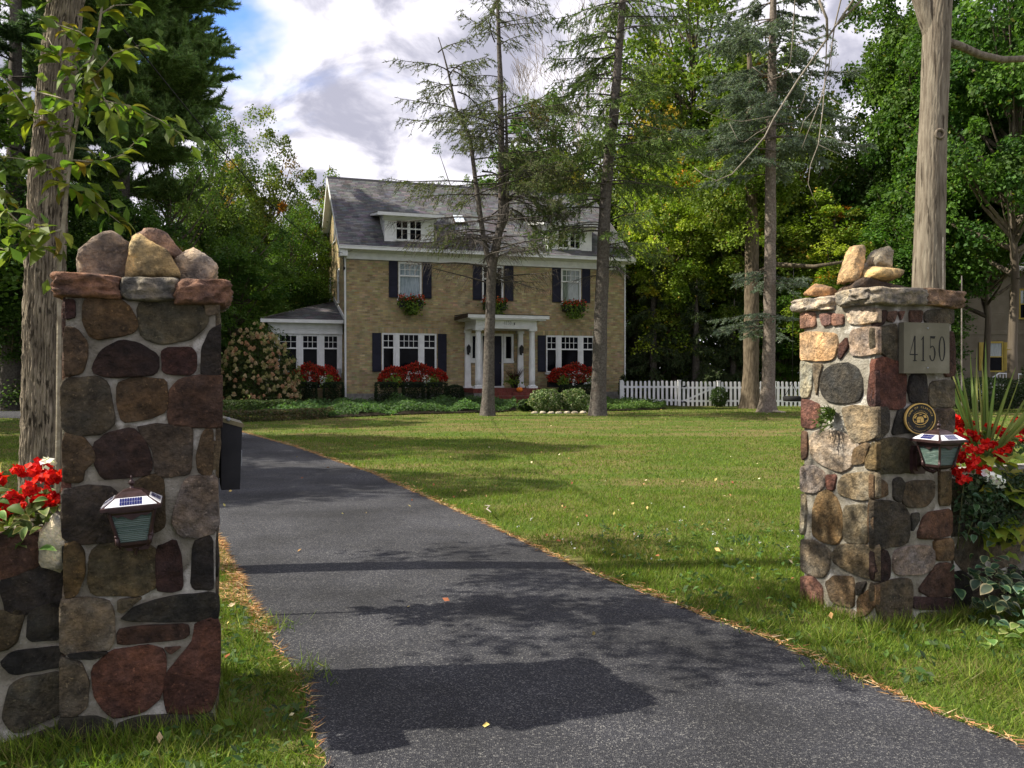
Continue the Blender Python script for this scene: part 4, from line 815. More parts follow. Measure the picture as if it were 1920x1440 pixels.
# portico
pc = 1.62
for uc in (5.13, 7.46):
    b = MB(); b.lathe([(.128, 1.06), (.132, 1.3), (.128, 2.1), (.112, 3.24), (.112, 3.28)], 20, (uc, -pc)); b.lathe([(.17, 1.02), (.175, 1.04), (.135, 1.07)], 20, (uc, -pc)); col_ = b.build('column', M['white'], hs)
    MB().box(uc-.19, uc+.19, -pc-.19, -pc+.19, .932, 1.02).build('base', M['white'], col_); MB().lathe([(.125, 3.26), (.15, 3.29), (.155, 3.31)], 20, (uc, -pc)).box(uc-.17, uc+.17, -pc-.17, -pc+.17, 3.31, 3.388).build('capital', M['white'], col_)
for uc in (5.09, 7.46):
    b = MB(); b.prism([(uc-.135, 1.02), (uc+.135, 1.02), (uc+.105, 3.27), (uc-.105, 3.27)], (-.16, -.012)); b.box(uc-.17, uc+.17, -.2, -.012, .932, 1.02); b.box(uc-.15, uc+.15, -.18, -.012, 3.27, 3.388); b.build('pilaster', M['white'], hs)
b = MB(); b.box(4.97, 7.64, -pc-.15, -.012, 3.39, 3.5); b.box(4.99, 7.62, -pc-.13, -.014, 3.503, 3.76); b.build('entablature', M['white'], hs)
b = MB(); b.prism([(-pc-.5, 3.79), (-.012, 3.79), (-.012, 3.97), (-pc-.5, 3.93)], (4.55, 8.05), 0); b.prism([(-pc-.42, 3.735), (-.012, 3.735), (-.012, 3.788), (-pc-.42, 3.788)], (4.68, 7.93), 0); pr_o = b.build('porch_roof', M['white'], hs)
MB().prism([(-pc-.52, 3.935), (-.012, 3.975), (-.012, 4.02), (-pc-.52, 3.96)], (4.53, 8.07), 0).box(4.52, 4.56, -pc-.51, -.012, 3.80, 3.94).build('porch_roof_cover', M['copper'], hs)
dgm = MB()
for i, ch in enumerate('4150'): digit(ch, 6.18+i*.085, 3.55, .085, .15, dgm, -pc-.133)
dgm.build('house_number', M['ink'], hs)
MB().tube([(6.02+.46*1.35, -pc-.14, 3.60), (6.66, -pc-.15, 3.6)], .05, 8).build('number_light', M['copper'], hs)
# door set in the wall opening
b = MB()
b.box(5.2, 5.72, .03, .13, .93, 2.0); b.box(6.72, 7.2, .03, .13, .93, 2.0); b.build('door_side_wall', M['brickback'], hs)
V1, F1, c1_ = bricks((5.2, 5.72, .93, 1.98), (), seed=8); V2, F2, c2_ = bricks((6.72, 7.2, .93, 1.98), (), seed=9); V, F = cat([(V1, F1), (V2, F2)]); V[:, 1] += .03
o = obj('brickwork', np_mesh('brickwork', V, F, M['brick'], np.concatenate([c1_, c2_])), hs); o['kind'] = 'stuff'
b = MB(); b.box(5.72, 5.78, .0, .12, .96, 3.27); b.box(6.64, 6.72, .0, .12, .96, 3.27); b.box(5.78, 6.64, .0, .12, 3.17, 3.27); b.box(5.70, 6.74, -.06, .12, .932, 1.0)
for a, c_ in ((5.2, 5.72), (6.72, 7.2)): b.box(a, c_, -.02, .12, 2.0, 2.09)
b.build('door_frame', M['white'], hs)
d = MB(); d.box(5.78, 6.64, .05, .10, 1.0, 3.17)
for a in (5.86, 6.25):
    for c_, e in ((1.1, 1.8), (1.9, 2.6), (2.7, 3.08)): d.box(a, a+.31, .035, .05, c_, e)
dr = d.build('door', M['navy'], hs); MB().lathe([(.02, 0), (.035, .02), (.03, .05), (.0, .06)], 10).build('handle', M['bronze'], dr, loc=(6.57, .05, 2.0), rot=(R(90), 0, 0))
for a, c_ in ((5.24, 5.7), (6.74, 7.18)):
    w = MB(); w.box(a, a+.09, .0, .1, 2.09, 3.27); w.box(c_-.09, c_, .0, .1, 2.09, 3.27); w.box(a+.09, c_-.09, .0, .1, 3.15, 3.27); w.box(a+.09, c_-.09, .0, .1, 2.09, 2.2); w_ = w.build('sidelight', M['white'], hs)
    MB().add([(a+.09, .07, 2.2), (c_-.09, .07, 2.2), (c_-.09, .07, 3.15), (a+.09, .07, 3.15)], [(0, 1, 2, 3)]).build('pane', M['glass'], w_)
for uc in (5.09, 7.46):
    b = MB(); b.box(uc-.045, uc+.045, -.2, -.16, 2.35, 2.62); b.prism([(uc-.06, 2.42), (uc+.06, 2.42), (uc+.08, 2.66), (uc, 2.78), (uc-.08, 2.66)], (-.33, -.21)); b.tube([(uc, -.2, 2.4), (uc, -.27, 2.34), (uc, -.27, 2.42)], .012, 6); b.build('lantern', M['black'], hs)
# porch floor and steps, brick by brick
def brick_band(parent, u0, u1, y, z0, z1, w=.068, seed=0, name='brick'):
    """upright bricks along the front edge of a step"""
    n = int((u1-u0)/w); r = random.Random(seed); V = []; F = []; cc = []
    mb = MB(); cs = []
    for i in range(n):
        a = u0+i*(u1-u0)/n; b2 = u0+(i+1)*(u1-u0)/n-.008; k = r.uniform(.75, 1.2); p = y-.006-r.uniform(0, .004)
        mb.box(a, b2, p, y+.16, z0+.004, z1); cs += [(k, k*r.uniform(.85, 1.1), k)]*8
    o = obj(name, mb.mesh(name, M['redbrick'], cs), parent); o['kind'] = 'stuff'; return o
fl = MB().box(4.86, 7.76, -1.86, -.012, .74, .905).build('porch_floor', M['brickback'], hs)
brick_band(fl, 4.85, 7.77, -1.87, .75, .93, seed=1); o = brick_band(fl, 0, 1.84, 0, .75, .93, seed=2); o.matrix_local = FR(4.86, -.014, R(-90))
top_ = MB().box(4.87, 7.75, -1.70, -.012, .905, .928).build('porch_paving', M['redbrick_t'], fl)
MB().box(4.9, 5.5, -1.84, -.02, -.2, .738).box(7.3, 7.74, -1.84, -.02, -.2, .738).build('porch_pier', M['found'], hs)
for k in range(4):
    z1 = .93-.15*(k+1); y0 = -1.87-.30*(k+1); st = MB().box(5.46, 7.28, y0+.01, -1.84, -.1, z1-.02).build('step', M['brickback'], hs)
    brick_band(st, 5.45, 7.29, y0, z1-.145, z1, w=.21 if k % 2 else .10, seed=10+k)
    MB().box(5.46, 7.28, y0+.16, y0+.31, z1-.019, z1-.004).build('tread', M['redbrick_t'], st)
# side wing (sun room)
wg = [(-2.66, -1.86, 1.6, 3.17), (-1.73, -1.02, 1.6, 3.17), (-.87, -.2, 1.6, 3.17)]
o = wall_panels((-3.0, -.002, .3, 3.2), wg).build('wing_wall', M['brickback'], hs); o.location = (0, 1.0, 0)
V, F, c = bricks((-3.0, -.002, .3, 3.2), [(-2.75, -.1, 1.5, 3.2)], seed=7); V[:, 1] += 1.0; o = obj('brickwork', np_mesh('brickwork', V, F, M['brick'], c), hs); o['kind'] = 'stuff'
MB().box(-3.0, -2.998, 1.0, 8.4, .3, 3.2).box(-3.0, -.002, 8.398, 8.4, .3, 3.2).build('wing_wall', M['brickback'], hs)
for a, b_, c_, d in wg: w = sash_window(hs, a, b_, c_, d, cols=3, sill=False, y=.03); w.location = (0, 1.0, 0)
b = MB()
for a, b_ in ((-2.80, -2.663), (-1.857, -1.733), (-1.017, -.873), (-.197, -.07)): b.box(a, b_, .955, 1.06, 1.55, 3.18)
b.build('mullion', M['white'], hs)
b = MB(); b.box(-3.05, -.06, .94, .999, 3.183, 3.66); b.box(-3.06, -.055, .91, .939, 3.18, 3.25); b.box(-3.06, -.056, .92, .939, 3.42, 3.46); b.box(-3.05, -3.001, .999, 8.4, 3.18, 3.66); b.build('wing_frieze', M['white'], hs)
b = MB(); b.box(-3.36, -.05, .6, .72, 3.62, 3.76); b.box(-3.36, -3.24, .72, 8.8, 3.62, 3.76); b.box(-3.3, -.05, .72, 1.0, 3.64, 3.67); b.build('wing_gutter', M['white'], hs)
ap = (-.004, 4.7, 4.85); e = [(-3.34, .63, 3.765), (-.004, .63, 3.765), (-.004, 8.77, 3.765), (-3.34, 8.77, 3.765)]
MB().add(e+[ap], [(0, 1, 4), (3, 0, 4), (2, 3, 4), (0, 3, 2, 1)]).build('wing_roof', M['found'], hs)
V, F, c = shingles(-3.34, -.004, .63, 3.772, 4.7, 4.857); 
ctr = V.reshape(-1, 6, 3).mean(1); keep = (ctr[:, 0] > -3.34+(ctr[:, 1]-.63)/(4.07)*3.3+.1)
V = V.reshape(-1, 6, 3)[keep].reshape(-1, 3); c = c.reshape(-1, 6, 3)[keep].reshape(-1, 3); n_ = keep.sum(); F = (np.arange(n_)[:, None, None]*6+np.array([(0, 1, 2, 3), (0, 4, 5, 1)])[None]).reshape(-1, 4)
o = obj('shingle', np_mesh('shingle', V, F, M['shingle'], c), hs); o['kind'] = 'stuff'
MB().tube([(-3.34, .63, 3.78), (-.02, 4.7, 4.87)], .03, 6).build('hip_cap', M['found'], hs); MB().prism([(.66, 3.79), (4.7, 4.92), (4.7, 5.1), (.66, 3.95)], (-.05, -.012), 0).build('flashing', M['white'], hs)
MB().box(-.30, -.12, .82, .92, 1.35, 1.75).build('meter_box', M['gray'], hs)
# service cable and its bracket
def hpt(x, y, z): return HM @ Vector((x, y, z))
b = MB(); b.tube([(-.1, -.05, 6.45), (-.16, -.12, 6.4), (-.13, -.1, 6.1), (-.08, -.04, 5.8)], .018, 6).tube([(-.16, -.12, 6.42), (.2, -.3, 6.55)], .008, 5).lathe([(.05, 5.75), (.06, 5.85), (.03, 5.95)], 8, (-.09, -.05)); b.build('cable_bracket', M['black'], hs)
p0 = hpt(-.14, -.1, 6.45); p1 = Vector((-4.45, 9.2, 5.55)); pts = []
for i in range(25):
    t = i/24; p = p0.lerp(p1, t); p.z -= 1.1*4*t*(1-t)*.55; pts.append(p)
tag(MB().tube(pts, .010, 5).build('power_cable', M['cable']), 'thin black overhead cable slanting from the left trees to the house corner', 'cable')
# ------------------------------------------------------------------ picket fence and gate
FY = 36.3
def fence(name, x0, x1, label, cat_, gate=False):
    zb = zf((x0+x1)/2, FY)-.02; t = thing(name, label, cat_, (x0, FY, zb), 0); L_ = x1-x0; n = int(L_/.185)
    me = MB().prism([(-.05, .04), (.05, .04), (.05, 1.07), (.028, 1.11), (-.028, 1.11), (-.05, 1.07)], (-.022, 0)).mesh('picket', M['white'])
    for i in range(n): obj('picket', me, t, loc=((i+.5)*L_/n, 0, random.uniform(-.012, .012)), rot=(0, random.uniform(-.012, .012), 0))
    rm = MB().box(0, L_, .002, .045, .22, .31).mesh('rail', M['white'])
    for dz in (0, .58): obj('rail', rm, t, loc=(0, 0, dz))
    return t, L_
fa, La = fence('picket_fence', 4.75, 7.24, 'white picket fence section between house corner and gate', 'fence')
ga, Lg = fence('fence_gate', 7.40, 8.93, 'white picket gate with black hinges in the garden fence', 'gate')
fb, Lb = fence('picket_fence', 9.08, 16.2, 'long white picket fence section right of the gate, tyre swing before it', 'fence')
pm = MB().box(-.06, .06, -.03, .09, 0, 1.10).box(-.075, .075, -.045, .105, 1.10, 1.125).mesh('post', M['white'])
obj('post', pm, fa, loc=(La+.06, 0, .02)); obj('post', pm, fa, loc=(.02, 0, .02)); obj('post', pm, fb, loc=(-.06, 0, .02))
for x in (2.4, 4.8, 7.1): obj('post', pm, fb, loc=(x, .06, 0))
for z in (.22, .9): MB().prism([(-.03, z), (.12, z+.035), (.16, z+.035), (.2, z), (.16, z-.035), (.12, z-.035)], (-.03, -.024)).lathe([(.02, z-.05), (.02, z+.05)], 8, (-.02, -.03)).build('hinge', M['black'], ga)
MB().prism([(.1, .3), (.2, .26), (Lg-.1, .8), (Lg-.2, .86)], (.004, .03)).build('brace', M['white'], ga); MB().box(Lg-.06, Lg+.1, -.04, -.022, .82, .9).build('latch', M['black'], ga)
# tyre swing
ts = thing('tyre_swing', 'black tyre swing hung flat on ropes by the picket fence', 'swing', (10.85, 32.2, .45))
b = MB(); prof = []
n = 28
v = []; f = []
for i in range(n):
    a = 2*math.pi*i/n
    for k, (rr, zz) in enumerate([(.22, 0), (.24, -.09), (.33, -.10), (.355, -.05), (.355, .05), (.33, .10), (.24, .09)]): v.append((rr*math.cos(a), rr*math.sin(a), zz+.12))
for i in range(n):
    for k in range(7): f.append((i*7+k, ((i+1) % n)*7+k, ((i+1) % n)*7+(k+1) % 7, i*7+(k+1) % 7))
b.add(v, f, True); b.build('tyre', M['tyre'], ts)
rp = MB()
for a in (20, 140, 260): rp.tube([(.3*math.cos(R(a)), .3*math.sin(R(a)), .2), (0, 0, .75)], .012, 5)
rp.tube([(0, 0, .75), (.05, 0, 5.2)], .013, 5); rp.build('rope', M['cable'], ts)
# ------------------------------------------------------------------ neighbour's house
nh = thing('neighbour_house', 'beige clapboard house with yellow shutters and brick chimney behind the right pillar', 'house', (23.6, 44.5, 0), R(-4))
MB().add([(0, 0, -.2), (9, 0, -.2), (9, 0, 7.2), (0, 0, 7.2), (0, 6, -.2), (0, 6, 7.2)], [(0, 1, 2, 3), (4, 0, 3, 5)]).build('wall', M['clap'], nh)
cb = MB()
for k in range(56):
    z = .3+k*.12
    if 3.6 < z < 3.75: continue
    for a, b_ in ((0, 9),): cb.add([(a, -.03, z), (b_, -.03, z), (b_, -.006, z+.12), (a, -.006, z+.12), (a, 0, z), (b_, 0, z)], [(0, 1, 2, 3), (0, 4, 5, 1)])
o = cb.build('clapboard', M['clap'], nh); o['kind'] = 'stuff'
MB().box(-.02, 9, -.06, -.031, 3.62, 3.78).box(-.06, .06, -.05, 0, -.1, 7.1).build('trim_board', M['clap'], nh)
for a, z in ((1.75, 1.7), (3.35, 4.5), (6.5, 1.7)):
    b = MB(); b.box(a, a+.08, -.07, -.032, z, z+1.45); b.box(a+.72, a+.8, -.07, -.032, z, z+1.45); b.box(a, a+.8, -.07, -.032, z+1.45, z+1.55); b.box(a-.05, a+.85, -.1, -.032, z-.08, z); b.box(a+.08, a+.72, -.06, -.035, z+.7, z+.76); w = b.build('window', M['yellow'], nh)
    MB().add([(a+.08, -.04, z+.76), (a+.72, -.04, z+.76), (a+.72, -.04, z+1.45), (a+.08, -.04, z+1.45)], [(0, 1, 2, 3)]).build('pane', M['curtain2'], w); MB().add([(a+.08, -.038, z), (a+.72, -.038, z), (a+.72, -.038, z+.7), (a+.08, -.038, z+.7)], [(0, 1, 2, 3)]).build('pane', M['glass'], w)
    for p in (a-.45, a+.83): MB().box(p, p+.42, -.075, -.032, z, z+1.5).box(p+.05, p+.37, -.09, -.075, z+.1, z+.7).box(p+.05, p+.37, -.09, -.075, z+.8, z+1.4).build('shutter', M['yellow'], nh)
MB().prism([(-.6, 6.9), (3.2, 9.6), (7, 6.9)], (-.3, 9.3), 0).build('roof', M['found'], nh)
b = MB(); b.box(3.95, 5.0, -.75, -.032, -.1, 10.2); ch = b.build('chimney', M['brickback'], nh)
V, F, c = bricks((3.95, 5.0, 0, 10), (), seed=21); V[:, 1] -= .75; V2 = V.copy(); o = obj('brick', np_mesh('brick', V, F, M['redbrick'], np.ones((len(V), 3))*rng.uniform(.7, 1.3, (len(V)//8, 1)).repeat(8, 0)), nh); o['kind'] = 'stuff'
# white side-porch stair railing of the neighbour
sr = thing('stair_railing', 'grey white slatted stair railing beneath the yellow shuttered window', 'railing', (23.9, 43.2, 0.05), 0)
b = MB(); b.tube([(0, 0, .6), (1.4, 0, 1.5), (2.6, 0, 1.45)], .04, 6); b.tube([(0, 0, .15), (1.4, 0, 1.0), (2.6, 0, .95)], .035, 6); b.build('hand_rail', M['white'], sr)
for i in range(16): MB().tube([(i*.16, 0, 0), (i*.16, 0, min(.6+i*.103, 1.47))], .02, 5).build('baluster', M['white'], sr)
# ------------------------------------------------------------------ trees
def pix(px, py, d):
    """photo pixel at distance d -> metres (used to lay out the tree stems)"""
    return np.array([(px-960)/1560*d, d, 1.55+(700-py)/1560*d])
GREENS = [(.078, .135, .02), (.105, .17, .024), (.058, .11, .02), (.13, .19, .03), (.088, .135, .024)]
def crown_data(seed, nclump=150, per=170, leaf=.05, autumn=0.0, flat=.6, zs=1.0, low=-1.0, spread=.17):
    """leaf clumps in a unit ball (centre 0): positions, colours, clump centres"""
    r = np.random.default_rng(seed); d = r.normal(size=(nclump, 3)); d /= np.linalg.norm(d, axis=1, keepdims=True)
    rad = r.uniform(.12, 1, nclump)**.5; lump = 1+.22*np.sin(d[:, 0]*3.1+seed)+.18*np.sin(d[:, 2]*4.3+seed*2)+.15*np.sin(d[:, 1]*3.7+seed*3)
    cc = d*(rad*.86*lump)[:, None]; cc[:, 2] *= zs
    tot = nclump*per; ci = np.repeat(np.arange(nclump), per); sz = r.uniform(.6, 1.5, nclump)*spread
    off = r.normal(size=(tot, 3)); off /= np.linalg.norm(off, axis=1, keepdims=True); off *= r.uniform(.1, 1, (tot, 1))**.6
    P = cc[ci]+off*sz[ci][:, None]*np.array([1.2, 1.2, flat]); P[:, 2] -= .5*sz[ci]*(off[:, 0]**2+off[:, 1]**2)
    base = np.array(GREENS)[r.integers(0, len(GREENS), nclump)]*r.uniform(.75, 1.3, (nclump, 1))
    aut = (r.uniform(size=nclump) < autumn) & (rad > .55); base[aut] = np.array([(.22, .17, .025), (.25, .12, .02), (.18, .19, .03)])[r.integers(0, 3, aut.sum())]
    col = base[ci]*(1+r.normal(0, .16, (tot, 1)))
    y = r.uniform(size=tot) < .02+.06*autumn; col[y] = (.20, .17, .03)
    return P, np.clip(col, .004, 1), cc, off
def decid_meshes(seed, name, cz=1.2, **k):
    """unit tree: crown centre z=1.2, radius 1; trunk from 0"""
    leaf = k.get('leaf', .05); P, col, cc, off = crown_data(seed, **k); P = P+[0, 0, cz]; cc = cc+[0, 0, cz-1.2]
    keep = P[:, 2] > .02; P, col, off = P[keep], col[keep], off[keep]
    V, F = leafquads(P, leaf*rng.uniform(.7, 1.3, len(P)), nb=off*.5+np.array([0, 0, .75]), asp=.7)
    V = V.reshape(-1, 4, 3); m_ = V.mean(1, keepdims=True); V = (m_+(V-m_)*np.array([1, 1, .5])).reshape(-1, 3)
    crown = np_mesh('crown', V, F, M['leaf'], np.repeat(col, 4, 0))
    tp = [np.array([0, 0, -.03]), np.array([.01, .0, .25]), np.array([-.015, .01, .55]), np.array([.02, -.01, .9]), np.array([0, .01, 1.35]), np.array([.01, 0, 1.8])]; tr = [.055, .042, .036, .029, .018, .006]
    parts = [sticks(np.array(tp[:-1]), np.array(tp[1:]), np.array(tr[:-1]), np.array(tr[1:]), 9)]
    A, B, r0, r1 = [], [], [], []
    for c in cc[::3]:
        z0 = np.clip(c[2]*.8+.85, .35, 1.7); s = np.array([0, 0, z0]); e = c+[0, 0, 1.2]; m = s*.5+e*.5+np.array([0, 0, -.04]); r_ = .016
        A += [s, m]; B += [m, e]; r0 += [r_, r_*.6]; r1 += [r_*.6, .003]
    parts.append(sticks(np.array(A), np.array(B), np.array(r0), np.array(r1), 4)); V, F = cat(parts)
    return crown, np_mesh('trunk', V, F, M['bark'], smooth=True)
LEAFK = dict(nclump=270, per=190, leaf=.043, flat=.36, spread=.15)
VAR = [decid_meshes(100+i, 'maple', **{**LEAFK, **kw}) for i, kw in enumerate([dict(), dict(autumn=.05), dict(autumn=.07, spread=.16), dict(spread=.19, autumn=.01), dict(autumn=.17, spread=.16)])]
AIRY = decid_meshes(140, 'ash', nclump=150, per=110, leaf=.036, spread=.12, flat=.4)
HIGH = decid_meshes(150, 'maple', cz=1.36, zs=.78, **LEAFK)
WOODS = 'woodland trees around the house'
_tn = [0]
def tree(px, top, wpx, d, var, label, color=(1, 1, 1), zc=None, name='leafy_tree', group=WOODS, x=None, h=None, w=None, bark=(.7, .65, .6), sink=0):
    """leafy tree whose crown is wpx wide and tops out at photo height top, at distance d"""
    _tn[0] += 1; X = (px-960)/1560*d if x is None else x; z0 = zf(X, d)
    H = (700-top)*d/1560+1.55-z0 if h is None else h; wid = wpx*d/1560/2 if w is None else w
    t = thing(name, label, 'tree', (X, d, z0-sink), random.uniform(0, 6.28), group); crown, trunk = VAR[var] if isinstance(var, int) else var
    sz = (H+sink)/2.15; t.scale = (wid, wid, sz)
    obj('crown', crown, t, color=color); obj('trunk', trunk, t, color=bark); return t
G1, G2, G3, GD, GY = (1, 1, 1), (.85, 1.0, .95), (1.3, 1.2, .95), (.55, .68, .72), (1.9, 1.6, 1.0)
# left of the house
tree(315, 95, 190, 34, AIRY, 'airy pale green tree standing out against the sky beside the tall pine', (1.1, 1.1, 1.3))
tree(395, 262, 210, 40, 3, 'rounded green tree left of the highest treetop behind the driveway', G1)
tree(505, 236, 190, 45, 2, 'tall broad tree with gold flecked top, highest between pine and house', (1.25, 1.05, .9))
tree(600, 300, 170, 42, 1, 'green tree leaning against the left gable of the brick house', G3)
tree(655, 292, 90, 55, 4, 'orange tipped treetop peeping over the left end of the roof ridge', (1.2, 1.0, .9))
tree(440, 400, 200, 34, 0, 'lower dark green tree above the hydrangea and driveway', (.8, .95, .9))
tree(545, 420, 170, 38, 3, 'bushy mid green tree directly left of the side wing', (.95, 1.1, .9))
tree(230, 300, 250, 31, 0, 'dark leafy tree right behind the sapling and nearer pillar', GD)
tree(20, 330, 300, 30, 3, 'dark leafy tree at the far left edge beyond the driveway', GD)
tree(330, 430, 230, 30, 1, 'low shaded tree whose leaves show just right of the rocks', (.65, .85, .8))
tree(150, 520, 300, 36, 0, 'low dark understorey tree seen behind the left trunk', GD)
# behind the house
tree(745, 312, 130, 52, 4, 'thin autumnal treetop just above the ridge left of the forked spruce', (1.0, 1.0, .8))
tree(865, 292, 150, 54, AIRY, 'wispy treetop behind the roof and the forked spruce', (1.0, 1.05, .9))
tree(1010, 135, 250, 50, 1, 'large deep green tree behind the roof between the two spruces', (.8, .95, .95))
tree(1045, 245, 150, 47, 4, 'orange turning tree above the ridge between the two spruces', (1.3, 1.05, .7))
tree(1110, 270, 170, 46, 2, 'yellow green tree above the right end of the roof', G3)
# right side
tree(1300, -90, 400, 44, 3, 'towering maple with gold tips right of the straight spruce', G3)
tree(1225, 190, 260, 46, 3, 'tall green tree rising just right of the house behind the straight spruce', G3)
tree(1450, 40, 280, 42.5, 1, 'leafy tree filling the view behind the blue grey spruce', G3)
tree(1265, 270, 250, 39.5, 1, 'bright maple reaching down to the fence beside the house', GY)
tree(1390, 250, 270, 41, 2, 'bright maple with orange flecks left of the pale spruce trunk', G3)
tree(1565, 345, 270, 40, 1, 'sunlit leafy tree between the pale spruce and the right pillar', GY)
tree(1545, 95, 150, 46, AIRY, 'airy tree with sky gaps above the pale spruce trunk', (.7, .8, .75))
tree(1640, 205, 330, 46, 0, 'broad dark green tree behind the stacked pillar stones', (.75, .95, .85))
tree(1730, -140, 330, 40, HIGH, 'tall tree behind the bare trunk filling the top right', (.85, 1.0, .9))
tree(1900, -180, 400, 34, HIGH, 'huge dark tree at the top right edge', (.75, .95, .95))
tree(1850, 130, 300, 38, HIGH, 'shaded tree right of the bare trunk above the neighbour house', (.8, 1.0, .8))
tree(1690, 330, 260, 38, 3, 'dark tree directly behind the bare trunk', (.7, .9, .8))
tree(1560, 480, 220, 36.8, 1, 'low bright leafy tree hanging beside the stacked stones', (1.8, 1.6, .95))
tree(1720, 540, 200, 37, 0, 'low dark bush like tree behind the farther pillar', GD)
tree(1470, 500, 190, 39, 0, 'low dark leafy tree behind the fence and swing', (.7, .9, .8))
# deep woodland behind everything, nothing tells these apart
r_ = random.Random(5)
for i in range(26):
    x = -52+i*4.3+r_.uniform(-1, 1); y = 62+r_.uniform(-5, 8)
    if abs(x+6) < 12: h = r_.uniform(7, 9.5)
    else: h = r_.uniform(13, 19)
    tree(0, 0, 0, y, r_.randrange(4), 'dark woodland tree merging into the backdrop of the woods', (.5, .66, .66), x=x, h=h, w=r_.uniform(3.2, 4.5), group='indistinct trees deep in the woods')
# off to the left, outside the frame; their shade falls across driveway and lawn
for x, y, h, w, lab in ((-13.5, 10.8, 13.5, 3.1, 'nearest tall leafy tree beyond the left edge, shading the driveway'), (-15.5, 16.5, 15, 3.6, 'middle tall leafy tree beyond the left edge of the driveway'), (-18.5, 22.5, 15, 4.2, 'farthest tall leafy tree left of the driveway near its bend')):
    tree(0, 0, 0, y, r_.randrange(4), lab, (.9, 1, .9), x=x, h=h, w=w, group='trees left of the driveway')
# shaded undergrowth closing the view under the far trees
n = 60000; x = rng.uniform(-62, 72, n); y = rng.uniform(56, 60, n); hgt = 4.5+2.0*wob(np.c_[x, 0*x, 0*x], .35, 3); P = np.c_[x, y, rng.uniform(0, 1, n)*hgt+.1]; k = ~((np.abs(x+5) < 9)); P = P[k]; n = len(P)
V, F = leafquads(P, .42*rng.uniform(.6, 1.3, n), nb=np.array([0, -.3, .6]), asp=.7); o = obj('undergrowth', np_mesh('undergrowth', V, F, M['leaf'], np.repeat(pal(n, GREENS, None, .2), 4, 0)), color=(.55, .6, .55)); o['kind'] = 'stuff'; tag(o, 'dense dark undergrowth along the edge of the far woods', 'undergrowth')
# ------------------------------------------------------------------ bark-ridged trunks
def ridged(pts, rad, seed, mat, name, parent, ridges=30, amp=.016, step=.045, nseg=72, flare=0, twist=.3):
    pts = np.array(pts, float); d = np.concatenate([[0], np.cumsum(np.linalg.norm(np.diff(pts, axis=0), axis=1))]); n = max(6, int(d[-1]/step)); t = np.linspace(0, d[-1], n)
    P = np.stack([np.interp(t, d, pts[:, i]) for i in range(3)], 1)
    for k in range(6): P[1:-1] = (P[:-2]+2*P[1:-1]+P[2:])/4
    r = np.interp(t, d, rad); a = np.linspace(0, 2*np.pi, nseg, endpoint=False); A, T = np.meshgrid(a, t)
    q = np.stack([np.cos(A)*1.2, np.sin(A)*1.2, T*.9], -1)
    q2 = np.stack([np.cos(A)*1.2, np.sin(A)*1.2, T*1.9], -1); ph = A*ridges+3.4*wob(q2, 1.8, seed)+1.9*wob(q2, 4.6, seed+1)
    rg = np.abs(np.sin(ph/2))**.7; rr = r[:, None]*(1+.05*wob(q, 1.1, seed+2))+amp*(rg-.6)+amp*.45*wob(np.stack([np.cos(A)*3, np.sin(A)*3, T*6], -1), 3.2, seed+4)
    if flare: rr = rr*(1+flare*np.exp(-T/.35)*(1+.35*np.sin(A*5+seed)))
    V = P[:, None]+np.stack([np.cos(A)*rr, np.sin(A)*rr, 0*A], -1)
    F = np.array([[j*nseg+i, j*nseg+(i+1) % nseg, (j+1)*nseg+(i+1) % nseg, (j+1)*nseg+i] for j in range(n-1) for i in range(nseg)])
    return obj(name, np_mesh(name, V.reshape(-1, 3), F, mat, smooth=True), parent)
# tree at the left with furrowed bark
D = 6.4
lt_ = thing('furrowed_tree', 'tree with deeply furrowed brown bark rising behind the nearer pillar', 'tree', (0, 0, 0))
pp = [pix(82, 1090, D), pix(81, 890, D), pix(82, 700, D), pix(85, 500, D), pix(90, 330, D), pix(103, 180, D), pix(117, 60, D), pix(130, -40, D), pix(150, -260, D), pix(165, -600, D), pix(170, -1000, D), pix(172, -1500, D)]
ridged(pp, [.165, .145, .135, .127, .124, .118, .114, .112, .105, .09, .07, .03], 2, M['bark_rough'], 'trunk', lt_, ridges=40, amp=.024, flare=.25, step=.03, nseg=170)
P, col, cc, off = crown_data(77, nclump=90, per=110, spread=.16); cc = cc*3.0+[-3.3, 6.3, 10.9]; P = P*3.0+[-3.3, 6.3, 10.9]
V, F = leafquads(P, .17*rng.uniform(.7, 1.3, len(P)), nb=off*.4+np.array([0, 0, .7])); obj('crown', np_mesh('crown', V, F, M['leaf'], np.repeat(col*1.2, 4, 0)), lt_)
tz = cc[::2]; V, F = sticks(np.c_[np.full(len(tz), -3.3), np.full(len(tz), 6.4), np.clip(tz[:, 2]-1.4, 6.5, 11)], tz, .045, .008, 4); obj('limbs', np_mesh('limbs', V, F, M['bark'], smooth=True), lt_, color=(1, 1, 1))
